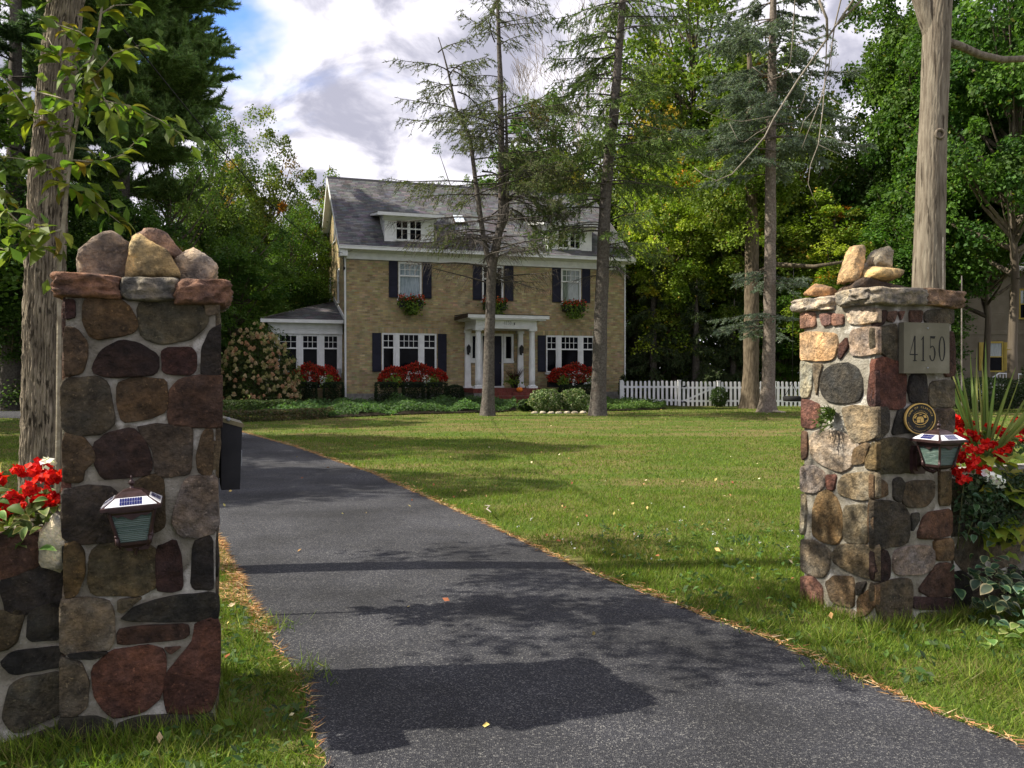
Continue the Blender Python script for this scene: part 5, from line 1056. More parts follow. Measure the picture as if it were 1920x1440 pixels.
# smooth grey-brown trunk behind the right pillar
D = 13.0
bt = thing('bare_trunk_tree', 'tall smooth grey brown trunk with a knot and forked top behind the farther pillar', 'tree', (0, 0, 0))
ridged([pix(1736, 885, D), pix(1739, 620, D), pix(1741, 500, D), pix(1747, 300, D), pix(1754, 120, D), pix(1759, 0, D), pix(1765, -150, D), pix(1772, -400, D), pix(1780, -700, D)], [.26, .235, .228, .20, .195, .20, .19, .16, .06], 5, M['bark_pale'], 'trunk', bt, ridges=30, amp=.010, step=.06, nseg=120, flare=.3)
ridged([pix(1757, 110, D), pix(1742, 40, D), pix(1722, -20, D), pix(1700, -120, D), pix(1660, -300, D), pix(1600, -420, D)], [.10, .15, .14, .12, .09, .06], 6, M['bark_pale'], 'limb', bt, ridges=16, amp=.008, step=.06, nseg=40)
b = MB(); b.tube([pix(1772, 78, D), pix(1800, 86, D), pix(1838, 103, D), pix(1880, 112, D), pix(1925, 110, D), pix(2000, 95, D), pix(2120, 100, D)], [.07, .06, .056, .052, .05, .045, .03], 12).build('limb', M['bark_pale'], bt)
kn = thing_kn = MB(); c0 = pix(1750, 258, D); 
v = []; f = []; n = 20
for i in range(n):
    a = 2*math.pi*i/n
    for k in range(8): e = 2*math.pi*k/8; rr = .062+.024*math.cos(e); v.append((c0[0]+rr*math.cos(a), c0[1]-.20-.025*math.sin(e), c0[2]+rr*math.sin(a)*1.05))
for i in range(n):
    for k in range(8): f.append((i*8+k, ((i+1) % n)*8+k, ((i+1) % n)*8+(k+1) % 8, i*8+(k+1) % 8))
kn.add(v, f, True); kn.build('knot', M['bark_pale'], bt)
V, F = [], []
P, col, cc, off = crown_data(78, nclump=60, per=110, spread=.16); ctr = pix(1800, -900, D); P = P*2.6+ctr
V, F = leafquads(P, .17*rng.uniform(.7, 1.3, len(P)), nb=off*.4+np.array([0, 0, .7])); obj('crown', np_mesh('crown', V, F, M['leaf'], np.repeat(col, 4, 0)), bt)
# dead hanging limbs in front of the pale spruce (grow out of the limb above the frame)
D = 15.0
def cj(l): return [(1180+a/3.43, b/3.43) for a, b in l]
dead = [(cj([(2300, -1200), (1800, -500), (1440, 0), (1270, 250), (1080, 520), (930, 760), (870, 880), (760, 1010), (660, 1120), (560, 1162), (480, 1130), (418, 1078)]), .042, .008),
        (cj([(2200, -1000), (1600, -300), (1360, 0), (1320, 170), (1280, 450), (1230, 640), (1180, 770), (1110, 950)]), .034, .008),
        (cj([(1270, 250), (1262, 450), (1245, 700), (1215, 930), (1165, 1060), (1150, 1180), (1210, 1340)]), .022, .006),
        (cj([(1900, -900), (1400, -300), (1090, -80), (1065, 0), (1050, 250), (1035, 400), (1010, 450), (930, 488), (850, 475), (790, 430)]), .024, .006),
        (cj([(930, 745), (820, 765), (720, 782), (620, 765), (540, 740), (440, 690)]), .012, .004), (cj([(900, 810), (820, 855), (740, 915), (700, 905), (640, 785)]), .012, .004),
        (cj([(1215, 930), (1300, 970), (1380, 1000), (1455, 1010)]), .008, .003), (cj([(1250, 870), (1340, 895), (1410, 930), (1540, 942)]), .009, .003), (cj([(1270, 620), (1400, 700), (1530, 800)]), .010, .004),
        (cj([(1200, 380), (1160, 500), (1120, 640), (1095, 700)]), .010, .004), (cj([(1200, 690), (1120, 780), (1090, 880)]), .012, .004), (cj([(1220, 0), (1270, 120), (1275, 260)]), .05, .03), (cj([(1280, 215), (1200, 250), (1060, 280), (920, 300)]), .014, .004),
        (cj([(1340, 155), (1450, 40), (1560, -60), (1700, -300)]), .04, .03), (cj([(1280, 500), (1310, 460), (1350, 400)]), .007, .003), (cj([(1030, 440), (1050, 500), (1110, 560)]), .007, .003)]
for l, ra, rb in dead:
    q = [pix(a, b_, D+.25*math.sin(b_*.013)) for a, b_ in l]; MB().tube(q, list(np.linspace(ra*.55, rb*.7, len(q))), 7).build('dead_branch', M['deadwood'], bt, color=(.6, .58, .54))
# ------------------------------------------------------------------ conifers
def conifer(label, stems, nbranch, zr, lenf, twig=16, nl=.10, nw=.02, dens=12, droop=.10, rise=.12, ncol=((.035, .055, .02),), seed=0, mat='bark_spruce', color=(1, 1, 1), bare=.25, hang=.6, name='spruce_tree', needle_from=0.0, foc=None, rb=.02, group='conifers on the lawn', parent=None, bare_z=0, tl=(.22, .5), flare=.35):
    r = np.random.default_rng(seed); t = parent or thing(name, label, 'tree', tuple(stems[0][0][0]-np.array([0, 0, 0])), 0, group); org = np.array(stems[0][0][0])
    for i, (pts, rad) in enumerate(stems):
        ridged(np.array(pts)-org, rad, seed+i, M[mat], 'trunk', t, ridges=18, amp=max(rad)*.05, step=.12, nseg=22, flare=flare if i == 0 else 0).color = (*color, 1)
    A, B, ra, rb_ = [], [], [], []; TP, TQ = [], []; NB, ND = [], []
    alls = []
    for pts, rad in stems: alls.append((np.array(pts), rad))
    for k in range(nbranch):
        pts, rad = alls[min(len(alls)-1, int(r.integers(0, len(alls))) if k % 3 else 0)]; z0, z1 = max(zr[0], pts[:, 2].min()+.3), min(zr[1], pts[:, 2].max()-.05)
        if z1 <= z0: continue
        z = r.uniform(z0, z1); o = np.argsort(pts[:, 2]); p0 = np.array([np.interp(z, pts[o, 2], pts[o, i]) for i in range(3)])
        az = r.uniform(0, 2*np.pi); L_ = lenf(z)*r.uniform(.65, 1.15); dr = np.array([np.cos(az), np.sin(az), 0])
        ss = np.linspace(0, 1, 8); rs_ = rise*r.uniform(.3, 1.6); dp = droop*r.uniform(.5, 1.5)
        Q = p0+dr*(ss*L_)[:, None]+np.array([0, 0, 1])*((rs_*ss-(dp*2.2)*ss**2+dp*1.1*ss**4)*L_)[:, None]+np.cross(dr, [0, 0, 1])*(.10*L_*np.sin(ss*3+r.uniform(0, 6)))[:, None]
        br = rb*(.5+L_/3); wr_ = np.linspace(br, br*.2, 8); A.append(Q[:-1]); B.append(Q[1:]); ra.append(wr_[:-1]); rb_.append(wr_[1:])
        live = z > bare_z or r.uniform() < .12; nt_ = int(twig*L_/2.2)+3
        for j in range(nt_):
            s = r.uniform(.18, 1); q0 = np.array([np.interp(s, ss, Q[:, i]) for i in range(3)]); sd = np.cross(dr, [0, 0, 1])*r.choice([-1, 1])
            dd = nrm(dr*r.uniform(.2, .9)+sd*r.uniform(.3, 1)+np.array([0, 0, -hang*r.uniform(.2, 1.4)])); l_ = r.uniform(*tl)*(1.15-.5*s)*min(1.6, .5+L_/2.5); q1 = q0+dd*l_
            TP.append(q0); TQ.append(q1)
            if live and s > bare*(1 if z < 8 else .55)*r.uniform(.3, 1.6):
                m = max(2, int(dens*l_/.3)); tt = r.uniform(.1, 1.05, m); NB.append(q0+(q1-q0)*tt[:, None]); v = r.normal(size=(m, 3)); ND.append(nrm(dd*.9+v*.55+np.array([0, 0, .12])))
        if live:
            m = int(dens*L_*1.3*(1-bare)); tt = r.uniform(bare, 1.02, m); NB.append(np.stack([np.interp(tt, ss, Q[:, i]) for i in range(3)], 1)); ND.append(nrm(dr*.5+r.normal(size=(m, 3))*.7))
    parts = [sticks(np.concatenate(A), np.concatenate(B), np.concatenate(ra), np.concatenate(rb_), 5)]
    if TP: parts.append(sticks(np.array(TP), np.array(TQ), .0065, .0028, 3))
    V, F = cat(parts); obj('branches', np_mesh('branches', V-org, F, M[mat]), t, color=tuple(.75*c for c in color))
    if NB:
        NB = np.concatenate(NB); ND = np.concatenate(ND); n = len(NB); V, F = slivers(NB, ND, nl*rng.uniform(.6, 1.3, n), nw*rng.uniform(.7, 1.4, n)); obj('needles', np_mesh('needles', V-org, F, M['needle'], np.repeat(pal(n, ncol, None, .25), 3, 0)), t)
    return t
SPN = [(.065, .085, .028), (.08, .098, .036), (.085, .085, .038), (.055, .075, .026)]
D = 26.7
def st(l, rad, dz=0): return ([pix(a, b_, D) for a, b_ in l], rad)
A_main = [(915, 786), (917, 650), (920, 560), (922, 500), (932, 455), (941, 408), (940, 262), (938, 146), (934, 38), (932, -60), (930, -150)]
conifer('sparse forked spruce left of centre in front of the porch', [st(A_main, [.21, .165, .155, .155, .13, .115, .10, .08, .06, .04, .02]), st([(921, 505), (908, 455), (901, 408), (891, 335), (881, 253), (858, 216), (851, 187), (843, 146), (832, 102), (822, 70)], [.10, .085, .08, .07, .06, .055, .045, .035, .022, .012]), st([(936, 440), (950, 408), (951, 300), (948, 175)], [.09, .085, .06, .02])],
        135, (4.4, 16.0), lambda z: np.interp(z, [4, 5.5, 8, 11, 14, 16], [2.3, 3.0, 3.0, 2.2, 1.5, .6]), twig=32, nl=.10, nw=.022, dens=13, droop=.16, rise=.22, ncol=SPN, seed=11, bare=.48, hang=.9, bare_z=6.6)
conifer('straight sparse spruce in front of the right end of the house', [st([(1121, 786), (1126, 600), (1130, 500), (1133, 410), (1143, 277), (1151, 219), (1155, 160), (1161, 87), (1168, 0), (1174, -100), (1180, -220)], [.255, .21, .20, .19, .165, .155, .14, .12, .10, .06, .02])],
        100, (4.6, 16.8), lambda z: np.interp(z, [4, 5.5, 8, 11, 14, 17], [1.8, 2.5, 2.9, 2.5, 2.1, .7]), twig=28, nl=.11, nw=.025, dens=18, droop=.2, rise=.15, ncol=[(.07, .11, .026), (.09, .12, .032), (.055, .09, .026)], seed=12, bare=.38, hang=.9, bare_z=5.6)
D = 29.0
cz = lambda z: np.interp(z, [3, 4.5, 7, 8.5, 10, 13, 17], [1.9, 1.8, .9, 2.2, 3.0, 2.6, .8])
sc_ = [st([(1439, 782), (1441, 700), (1443, 600), (1444, 480), (1445, 300), (1446, 240), (1448, 120), (1450, 0), (1452, -120), (1455, -260)], [.27, .22, .205, .195, .18, .17, .14, .11, .07, .02])]
BL = [(.10, .13, .095), (.08, .11, .07), (.125, .15, .12)]
sp = conifer('blue grey spruce with pale bare lower trunk right of the gate', sc_, 100, (8.4, 18), cz, twig=28, nl=.10, nw=.03, dens=34, droop=.16, rise=.1, ncol=BL, seed=13, bare=.12, hang=.5, color=(1.75, 1.65, 1.55), flare=.6)
def spray(par, cpx, cpy, n, L_, azs, seed):
    c = pix(cpx, cpy, D); conifer('', [([np.array(sp.location), c-[0, 0, .3], c+[0, 0, .3]], [.02, .02, .02])], n, (c[2]-.28, c[2]+.28), lambda z: L_, twig=26, nl=.085, nw=.022, dens=34, droop=.2, rise=.12, ncol=BL, seed=seed, bare=.1, hang=.4, parent=par)
spray(sp, 1443, 520, 9, 1.5, 0, 21); spray(sp, 1436, 602, 10, 1.6, 0, 22)
# dark drooping spruces behind the fence
for i, (px, top, d, L_) in enumerate([(1225, 430, 38.6, 2.2), (1305, 520, 38.0, 1.9), (1190, 330, 41.5, 2.4), (1375, 560, 38.5, 1.6)]):
    D = d; h = pix(px, top, d)[2]
    conifer(['dark drooping spruce behind the fence next to the house corner', 'dark drooping spruce behind the garden gate', 'taller dark spruce rising behind the right corner of the house', 'short dark spruce behind the fence near the old maple trunk'][i], [st([(px, 762), (px, (700+top)/2), (px+2, top)], [.2, .12, .02])], 85, (.7, h), lambda z, h=h, L_=L_: L_*np.clip((h-z)/h, .12, 1)**.7, twig=20, nl=.15, nw=.035, dens=22, droop=.34, rise=.1, ncol=[(.024, .04, .016), (.034, .052, .018), (.046, .06, .022)], seed=30+i, bare=.15, hang=1.2, group='dark spruces behind the fence', rb=.015)
# big soft pine at the upper left
D = 33.0
conifer('big dark soft needled pine filling the upper left', [st([(215, 790), (222, 500), (228, 200), (232, -100), (235, -380)], [.44, .40, .34, .2, .05])], 130, (8.2, 23.5), lambda z: np.interp(z, [8, 10.5, 16, 23.5], [2.7, 3.5, 3.6, 1.3]), twig=38, nl=.21, nw=.036, dens=72, tl=(.45, 1.0), droop=.03, rise=.16, ncol=[(.08, .13, .042), (.10, .155, .048), (.12, .18, .055)], seed=41, bare=.1, hang=-.45, name='pine_tree', group='tall conifers at the left', rb=.024)
D = 30.0
conifer('second dark pine at the left edge behind the furrowed tree', [st([(20, 780), (25, 500), (30, 0), (35, -250)], [.36, .3, .18, .03])], 90, (4.5, 19), lambda z: np.interp(z, [4, 8, 12, 19], [3.4, 3.6, 3.4, 1.2]), twig=30, nl=.24, nw=.036, dens=46, droop=.08, rise=.14, ncol=[(.035, .065, .028), (.05, .085, .034)], seed=42, bare=.1, hang=.2, name='pine_tree', group='tall conifers at the left', rb=.024)
# old maple trunk before the fence (its crown is one of the maples) and the limb carrying the swing
D = 34.0
om = thing('old_maple', 'old maple with thick dark trunk standing before the picket fence', 'tree', (0, 0, 0))
ridged([pix(1406, 768, D), pix(1408, 700, D), pix(1409, 600, D), pix(1410, 450, D), pix(1408, 250, D), pix(1405, 100, D)], [.38, .31, .29, .26, .2, .08], 9, M['bark'], 'trunk', om, ridges=20, amp=.02, step=.12, nseg=36, flare=.4).color = (.8, .72, .6, 1)
MB().tube([pix(1409, 520, D), np.array([10.4, 33.2, 5.9]), np.array([11.6, 32.0, 5.65]), np.array([12.8, 31.4, 5.8])], [.14, .11, .08, .05], 8).build('limb', M['bark'], om, color=(.7, .65, .55))
P, col, cc, off = crown_data(79, nclump=150, per=130, spread=.17, autumn=.03); ctr = pix(1400, 330, D); P = P*np.array([2.6, 2.2, 3.6])+ctr
V, F = leafquads(P, .15*rng.uniform(.7, 1.3, len(P)), nb=off*.4+np.array([0, 0, .7])); obj('crown', np_mesh('crown', V, F, M['leaf'], np.repeat(col*np.array([1.3, 1.2, .9]), 4, 0)), om)
# leafless tree behind the roof
D = 49.0
bare = thing('leafless_tree', 'leafless pale tree with fine twigs against the sky behind the roof', 'tree', tuple(pix(1090, 760, D)))
A, B, r0, r1 = [], [], [], []
def grow(p, d, L_, r, lev, rr):
    q = p+d*L_; A.append(p); B.append(q); r0.append(r); r1.append(r*.72)
    if lev == 0: return
    for k in range(2 if lev > 3 else rr.choice([2, 3])):
        v = np.array([rr.gauss(0, 1), rr.gauss(0, 1), rr.gauss(.25, .6)]); nd = nrm(d*1.25+v*.42+np.array([0, 0, .12])); grow(q, nd, L_*rr.uniform(.72, .95), r*.62, lev-1, rr)
rr = random.Random(4); o_ = np.array(bare.location)
grow(np.zeros(3), np.array([0, 0, 1.]), 6.0, .26, 0, rr)
for dx in (-.3, .05, .25): grow(np.array([0, 0, 6.]), nrm(np.array([dx, rr.uniform(-.2, .2), 1])), 3.4, .15, 8, rr)
V, F = sticks(np.array(A), np.array(B), np.maximum(np.array(r0), .009), np.maximum(np.array(r1), .007), 4); obj('branches', np_mesh('branches', V, F, M['deadwood']), bare, color=(.55, .5, .46))
# ------------------------------------------------------------------ near sapling with big leaves
sap = thing('sapling', 'slender sapling with large yellow green leaves left of the nearer pillar', 'tree', (0, 0, 0))
def leaf_mesh(name, mat, shape='ovate', fold=.18, curl=.25, edge=None, mid=None, seed=0, base=(.10, .17, .03)):
    """unit leaf along +x, length 1"""
    n = 6; V = []; col = []
    prof = {'ovate': [.0, .20, .29, .27, .17, .0], 'hosta': [.0, .30, .40, .38, .22, .0], 'strap': [.5, .5, .48, .4, .25, .0], 'lobed': [.0, .46, .30, .42, .16, .0]}[shape]
    for i in range(n):
        x = i/(n-1); w = prof[i]; z = -curl*x*x+.06*math.sin(x*3.1)
        for k, s in enumerate((-1, -.62, 0, .62, 1)):
            V.append((x, w*s, z+abs(s)*w*fold*2*(1 if shape != 'strap' else .6))); c = np.array(base)*(1+.1*math.sin(i*2+k))
            if edge is not None and (k in (0, 4) or i == n-1): c = np.array(edge)
            if mid is not None and k == 2: c = np.array(mid)
            col.append(c)
    F = [[i*5+k, (i+1)*5+k, (i+1)*5+k+1, i*5+k+1] for i in range(n-1) for k in range(4)]
    return np_mesh(name, V, F, mat, np.array(col), smooth=True)
def place_leaf(me, parent, p, d, up, s, color=(1, 1, 1), name='leaf'):
    d = Vector(d).normalized(); up = Vector(up); y = up.cross(d)
    if y.length < .05: y = Vector((0, 1, 0)).cross(d)
    y.normalize(); z = d.cross(y); m = Matrix((d, y, z)).transposed().to_4x4(); m.translation = Vector(p); 
    o = obj(name, me, parent); o.matrix_local = m @ Matrix.Scale(s, 4); o.color = (*color, 1); return o
SL_ = [leaf_mesh('leaf', M['leaf'], curl=c, fold=f_, base=b_) for c, f_, b_ in ((.25, .2, (.10, .16, .03)), (.5, .12, (.13, .19, .03)), (.1, .28, (.085, .135, .03)), (.35, .2, (.17, .18, .03)))]
D = 5.2
SB = [[(112, 480), (120, 410), (128, 330), (140, 250), (152, 190), (160, 150), (170, 120), (182, 80), (190, 20), (200, -60), (215, -140)], [(152, 195), (200, 190), (250, 200), (300, 225), (350, 258)], [(140, 255), (100, 235), (55, 215), (10, 150), (-20, 130)], [(128, 335), (90, 310), (40, 298), (-40, 288)],
      [(133, 300), (180, 305), (230, 290), (280, 240)], [(160, 150), (190, 130), (215, 100), (270, 82)], [(182, 85), (150, 60), (120, 50), (70, 35)], [(126, 345), (160, 360), (190, 390), (225, 418)], [(118, 430), (80, 440), (40, 420), (5, 390), (-30, 380)], [(110, 470), (60, 460), (30, 475), (0, 465)], [(190, 25), (215, 10), (260, 8)],
      [(165, 130), (180, 160), (205, 200), (215, 240)], [(-60, 300), (-20, 340), (20, 400), (50, 460)], [(150, 195), (100, 180), (60, 170), (30, 190)], [(170, 110), (140, 140), (110, 110), (90, 70)]]
sb = MB(); pts3 = []
for i, l in enumerate(SB):
    q = [pix(a, b_, D+(.0 if i == 0 else (.25*math.sin(i*2.1))*min(1, j/2))) for j, (a, b_) in enumerate(l)]
    if i == 0: q = [np.array([q[0][0]-.03, D, -.02]), np.array([q[0][0]-.01, D, 1.2])]+q
    sb.tube(q, list(np.linspace(.016 if i == 0 else .007, .006 if i == 0 else .002, len(q))), 6); pts3.append(q)
sb.build('stem', M['deadwood'], sap, color=(.75, .72, .6))
r = random.Random(8); nL = 0
while nL < 292:
    bi = r.choices(range(len(pts3)), [.8]+[1.2]*3+[1]*11)[0]; q = pts3[bi]; k0 = 4 if bi == 0 else 0; j = r.randrange(k0, len(q)-1); t = r.random(); p = q[j]*(1-t)+q[j+1]*t
    dx = np.array(q[j+1])-np.array(q[j]); a = r.uniform(0, 6.28); d = nrm(dx/np.linalg.norm(dx)*.6+np.array([math.cos(a), math.sin(a)*.8, r.uniform(-.7, .15)]))
    p = p+d*r.uniform(.0, .05); sc = r.uniform(.09, .145); place_leaf(SL_[r.choices((0, 1, 2, 3), (4, 3, 3, 1))[0]], sap, p, d, (r.uniform(-.6, .6), r.uniform(-.6, .3), 1), sc, (r.uniform(1.0, 1.8), r.uniform(1.0, 1.5), r.uniform(.6, 1.3))); nL += 1

P = []
for (c_, e_, n_) in (((-4.4, 5.5, 4.8), (1.0, .9, .7), 900), ((-2.9, 5.3, 5.2), (.9, .7, .8), 700), ((-4.3, 4.2, 5.0), (1.2, .9, .7), 800), ((-4.9, 6.8, 5.2), (1.2, .9, 1.0), 700)):  # unseen leaf clumps beyond the frame, added to throw dappled shade on the driveway
    for i in range(n_//70):
        q = nrm(np.array([r.gauss(0, 1), r.gauss(0, 1), r.gauss(0, 1)]))*r.random()**.5*np.array(e_)+np.array(c_)
        for j in range(70): P.append(q+np.array([r.gauss(0, .17), r.gauss(0, .17), r.gauss(0, .09)]))
for k in range(120):
    bi = r.randrange(len(pts3)); q = pts3[bi]; k0 = 4 if bi == 0 else 0; j = r.randrange(k0, len(q)-1); t = r.random(); P.append(q[j]*(1-t)+q[j+1]*t+np.array([r.gauss(0, .09), r.gauss(0, .12), r.gauss(-.03, .08)]))
V, F = leafquads(np.array(P), .12, nb=np.array([0, -.3, .5]), asp=.5); o = obj('leafage_and_shade_clumps', np_mesh('leafage_and_shade_clumps', V, F, M['leaf'], np.repeat(pal(len(P), [(.10, .16, .03), (.13, .18, .03)]), 4, 0)), sap); o['kind'] = 'stuff'
# ------------------------------------------------------------------ garden plants at the house
def bush(name, label, cat_, x, y, z, rx, ry, rz, n, size, cols, frame=None, box=.0, dome=True, wts=None, seed=0, group=None, shell=.55, leafasp=.6):
    """leafy mass; box>0 squares it off like a clipped shrub"""
    t = thing(name, label, cat_, (x, y, z), HA, group); d = rdir(n)
    if box:
        m = np.abs(d).max(1, keepdims=True); d = d/(m*box+(1-box)); d *= .98
    rad = rng.uniform(shell, 1, (n, 1))**.6; lump = 1 if box else 1+.12*wob(d, 3.2, seed)[:, None]
    P = d*rad*lump*np.array([rx, ry, rz]); P[:, 2] += rz
    if dome: P[:, 2] = np.maximum(P[:, 2], .01)
    V, F = leafquads(P, size*rng.uniform(.7, 1.3, n), nb=nrm(d)*.7+np.array([0, 0, .4]), asp=leafasp); c = pal(n, cols, wts, .2)
    obj('foliage', np_mesh('foliage', V, F, M['leaf'], np.repeat(c, 4, 0)), t)
    # woody inside
    q = nrm(rdir(14)+np.array([0, 0, .6]))*np.array([rx, ry, rz*1.5])*.8; V, F = sticks(np.zeros((14, 3)), q, .02, .005, 4); obj('stems', np_mesh('stems', V, F, M['bark']), t, color=(.6, .5, .4)); return t
def hw(u, y, z=None): p = HM @ Vector((u, y, 0)); p.z = zf(p.x, p.y) if z is None else z; return p
BOX = [(.022, .038, .014), (.03, .05, .017), (.018, .03, .012)]
for u, y, rx, rz, lab, bx in ((1.33, -1.7, .43, .50, 'clipped dark boxwood leftmost under the front left window', .93), (2.42, -1.75, .44, .50, 'clipped dark boxwood centred under the front left window', .93), (3.42, -1.6, .40, .49, 'clipped dark boxwood right of centre under the left window', .9), (4.18, -1.5, .38, .44, 'loose rounded boxwood beside the porch columns', .45),
                           (-1.55, -.2, .36, .50, 'clipped dark boxwood beneath the side wing window nearest the hydrangea', .93), (-.55, -.25, .42, .50, 'clipped dark boxwood beneath the side wing beside the downspout', .9), (9.15, -1.4, .40, .42, 'dark rounded shrub left below the right front window', .6), (10.0, -1.4, .42, .44, 'dark rounded shrub right below the right front window', .6)):
    p = hw(u, y); bush('boxwood_shrub', lab, 'shrub', p.x, p.y, p.z, rx, rx, rz, 5200, .055, BOX, box=bx, group='clipped shrubs along the house', shell=.8)
def flower_mound(label, u0, u1, y, z0, z1, n, seed, group):
    p = hw((u0+u1)/2, y, z0); t = thing('flower_mound', label, 'flowers', p, HA, group); hwid = (u1-u0)/2; h = z1-z0
    x = rng.uniform(-1, 1, n); a = rng.uniform(-.35, np.pi*.62, n); prof = np.sqrt(np.clip(1-np.abs(x)**2.6, .05, 1))*(1+.12*np.sin(x*7+seed)); rad = rng.uniform(.62, 1, n)
    P = np.c_[x*hwid, -np.sin(a+.5)*.42*rad*prof**.5, np.cos(a-.25)*h*rad*prof]; P[:, 2] = np.maximum(P[:, 2], -.1*h)
    V, F = leafquads(P, .085*rng.uniform(.7, 1.3, n), nb=np.array([0, -.7, .5])); obj('foliage', np_mesh('foliage', V, F, M['leaf'], np.repeat(pal(n, [(.06, .025, .015), (.05, .07, .018), (.085, .05, .02)], [2, 2, 1.5], .2), 4, 0)), t)
    m = int(n*.62); k = rng.choice(n, m, replace=False); c0 = np.repeat(P[k], 3, 0)+rng.normal(0, .022, (3*m, 3))+np.array([0, -.03, .02]); V, F = leafquads(c0, .055*rng.uniform(.7, 1.3, 3*m), nb=np.array([0, -.9, .5]), asp=.9); obj('blossom', np_mesh('blossom', V, F, M['petal'], np.repeat(pal(3*m, [(.48, .010, .008), (.28, .008, .006), (.58, .025, .01), (.16, .03, .012), (.46, .06, .02)], None, .15), 4, 0)), t)
    # trailing lime leaves and white flowers in front
    q = []; 
    for cx in (-.55, .5): q.append(np.c_[rng.normal(cx*hwid, .14, 130), rng.normal(-.48, .06, 130), rng.normal(.0, .13, 130)])
    q = np.concatenate(q); V, F = leafquads(q, .10, nb=np.array([0, -.8, .5]), asp=.8); obj('lime_foliage', np_mesh('lime_foliage', V, F, M['leaf'], np.repeat(pal(len(q), [(.17, .24, .03), (.12, .2, .03)], None, .2), 4, 0)), t)
    q = []
    for cx in (-.18, .28, .4): q.append(np.c_[rng.normal(cx*hwid, .05, 26), rng.normal(-.5, .04, 26), rng.normal(.02, .13, 26)])
    q = np.concatenate(q); V, F = leafquads(q, .06, nb=np.array([0, -1, .3]), asp=.9); obj('white_blossom', np_mesh('white_blossom', V, F, M['petal'], np.full((len(V), 3), .75)), t)
    MB().box(-hwid*.9, hwid*.9, .05, .32, -.25, .0).build('flower_box', M['black'], t)
    return t
FG = 'red flower mounds below the windows'
flower_mound('mounded red begonias below the front left window', 1.15, 4.0, -.75, 1.22, 1.92, 2600, 1, FG)
flower_mound('mounded red begonias below the front right window', 8.45, 11.0, -.75, 1.2, 1.95, 2400, 2, FG)
flower_mound('mounded red begonias below the side wing windows', -2.35, -.25, .40, 1.2, 1.92, 2200, 3, FG)
for u, lab, sd in ((2.62, 'hanging window box spilling red and lime plants, upper left window', 1), (6.25, 'window box of red flowers half hidden by the forked spruce', 2), (9.9, 'window box with lime plants at the upper right window', 3)):
    p = hw(u, -.05, 4.5); t = thing('window_box', lab, 'planter', p, HA, 'window boxes on the upper floor')
    MB().box(-.48, .48, -.32, -.02, -.22, .05).build('box', M['black'], t)
    n = 420; P = np.c_[rng.uniform(-.55, .55, n), rng.normal(-.22, .1, n), rng.normal(.12, .09, n)]; V, F = leafquads(P, .10, nb=np.array([0, -.6, .6])); obj('foliage', np_mesh('foliage', V, F, M['leaf'], np.repeat(pal(n, [(.06, .10, .02), (.09, .13, .03)]), 4, 0)), t)
    n = 160; P = np.c_[rng.uniform(-.55, .55, n), rng.normal(-.27, .1, n), rng.normal(.17, .08, n)]; V, F = leafquads(P, .075, nb=np.array([0, -.8, .5]), asp=.9); obj('blossom', np_mesh('blossom', V, F, M['petal'], np.repeat(pal(n, [(.5, .03, .01), (.42, .008, .006), (.45, .08, .012)]), 4, 0)), t)
    n = 360; q = rng.uniform(0, 1, n); P = np.c_[rng.normal(.0, .30, n)*(1-.6*q), -.34+rng.normal(0, .06, n), .05-q*.58]; V, F = leafquads(P, .11, nb=np.array([0, -.8, .5]), asp=.75); obj('lime_foliage', np_mesh('lime_foliage', V, F, M['leaf'], np.repeat(pal(n, [(.17, .25, .03), (.12, .2, .03), (.07, .12, .02)]), 4, 0)), t)
# hydrangea
hx = pix(487, 745, 31.5); hy = thing('hydrangea_bush', 'big hydrangea bush with cream and pink flower heads left of the wing', 'shrub', (hx[0], hx[1], zf(hx[0], hx[1])), 0)
n = 9000; d = rdir(n); d[:, 2] = np.abs(d[:, 2])*1.0-.15; d = nrm(d); rad = rng.uniform(.3, 1, (n, 1))**.6; HR = np.array([1.62, 1.5, 3.15])
def hyd_r(d): return HR*(1+.10*wob(d, 2.6, 2)[:, None])*np.array([1, 1, 1])
P = d*rad*hyd_r(d); P[:, 2] = np.maximum(P[:, 2], .03); V, F = leafquads(P, .13*rng.uniform(.7, 1.3, n), nb=nrm(d)*.5+np.array([0, 0, .5])); obj('foliage', np_mesh('foliage', V, F, M['leaf'], np.repeat(pal(n, [(.04, .065, .018), (.055, .09, .022), (.075, .085, .025)]), 4, 0)), hy)
V, F = sticks(np.zeros((24, 3)), nrm(rdir(24)*np.array([1, 1, .3])+np.array([0, 0, .8]))*HR*.8, .025, .008, 5); obj('stems', np_mesh('stems', V, F, M['bark']), hy, color=(.7, .6, .5))
heads = []
for s in range(4):
    m = 130; q = rdir(m); zz = rng.uniform(0, 1, m); cone = np.sqrt(np.clip(1-(zz*1.02)**1.7, .02, 1))[:, None]; P = np.c_[q[:, :2]*cone*.075, zz*.15-.04]; V, F = leafquads(P, .036, nb=np.c_[q[:, :2], np.full(m, .3)], asp=.95); heads.append(np_mesh('flower_head', V, F, M['petal'], np.repeat(pal(m, [(.58, .48, .30), (.52, .36, .25), (.62, .56, .38)], None, .1), 4, 0)))
k = 0
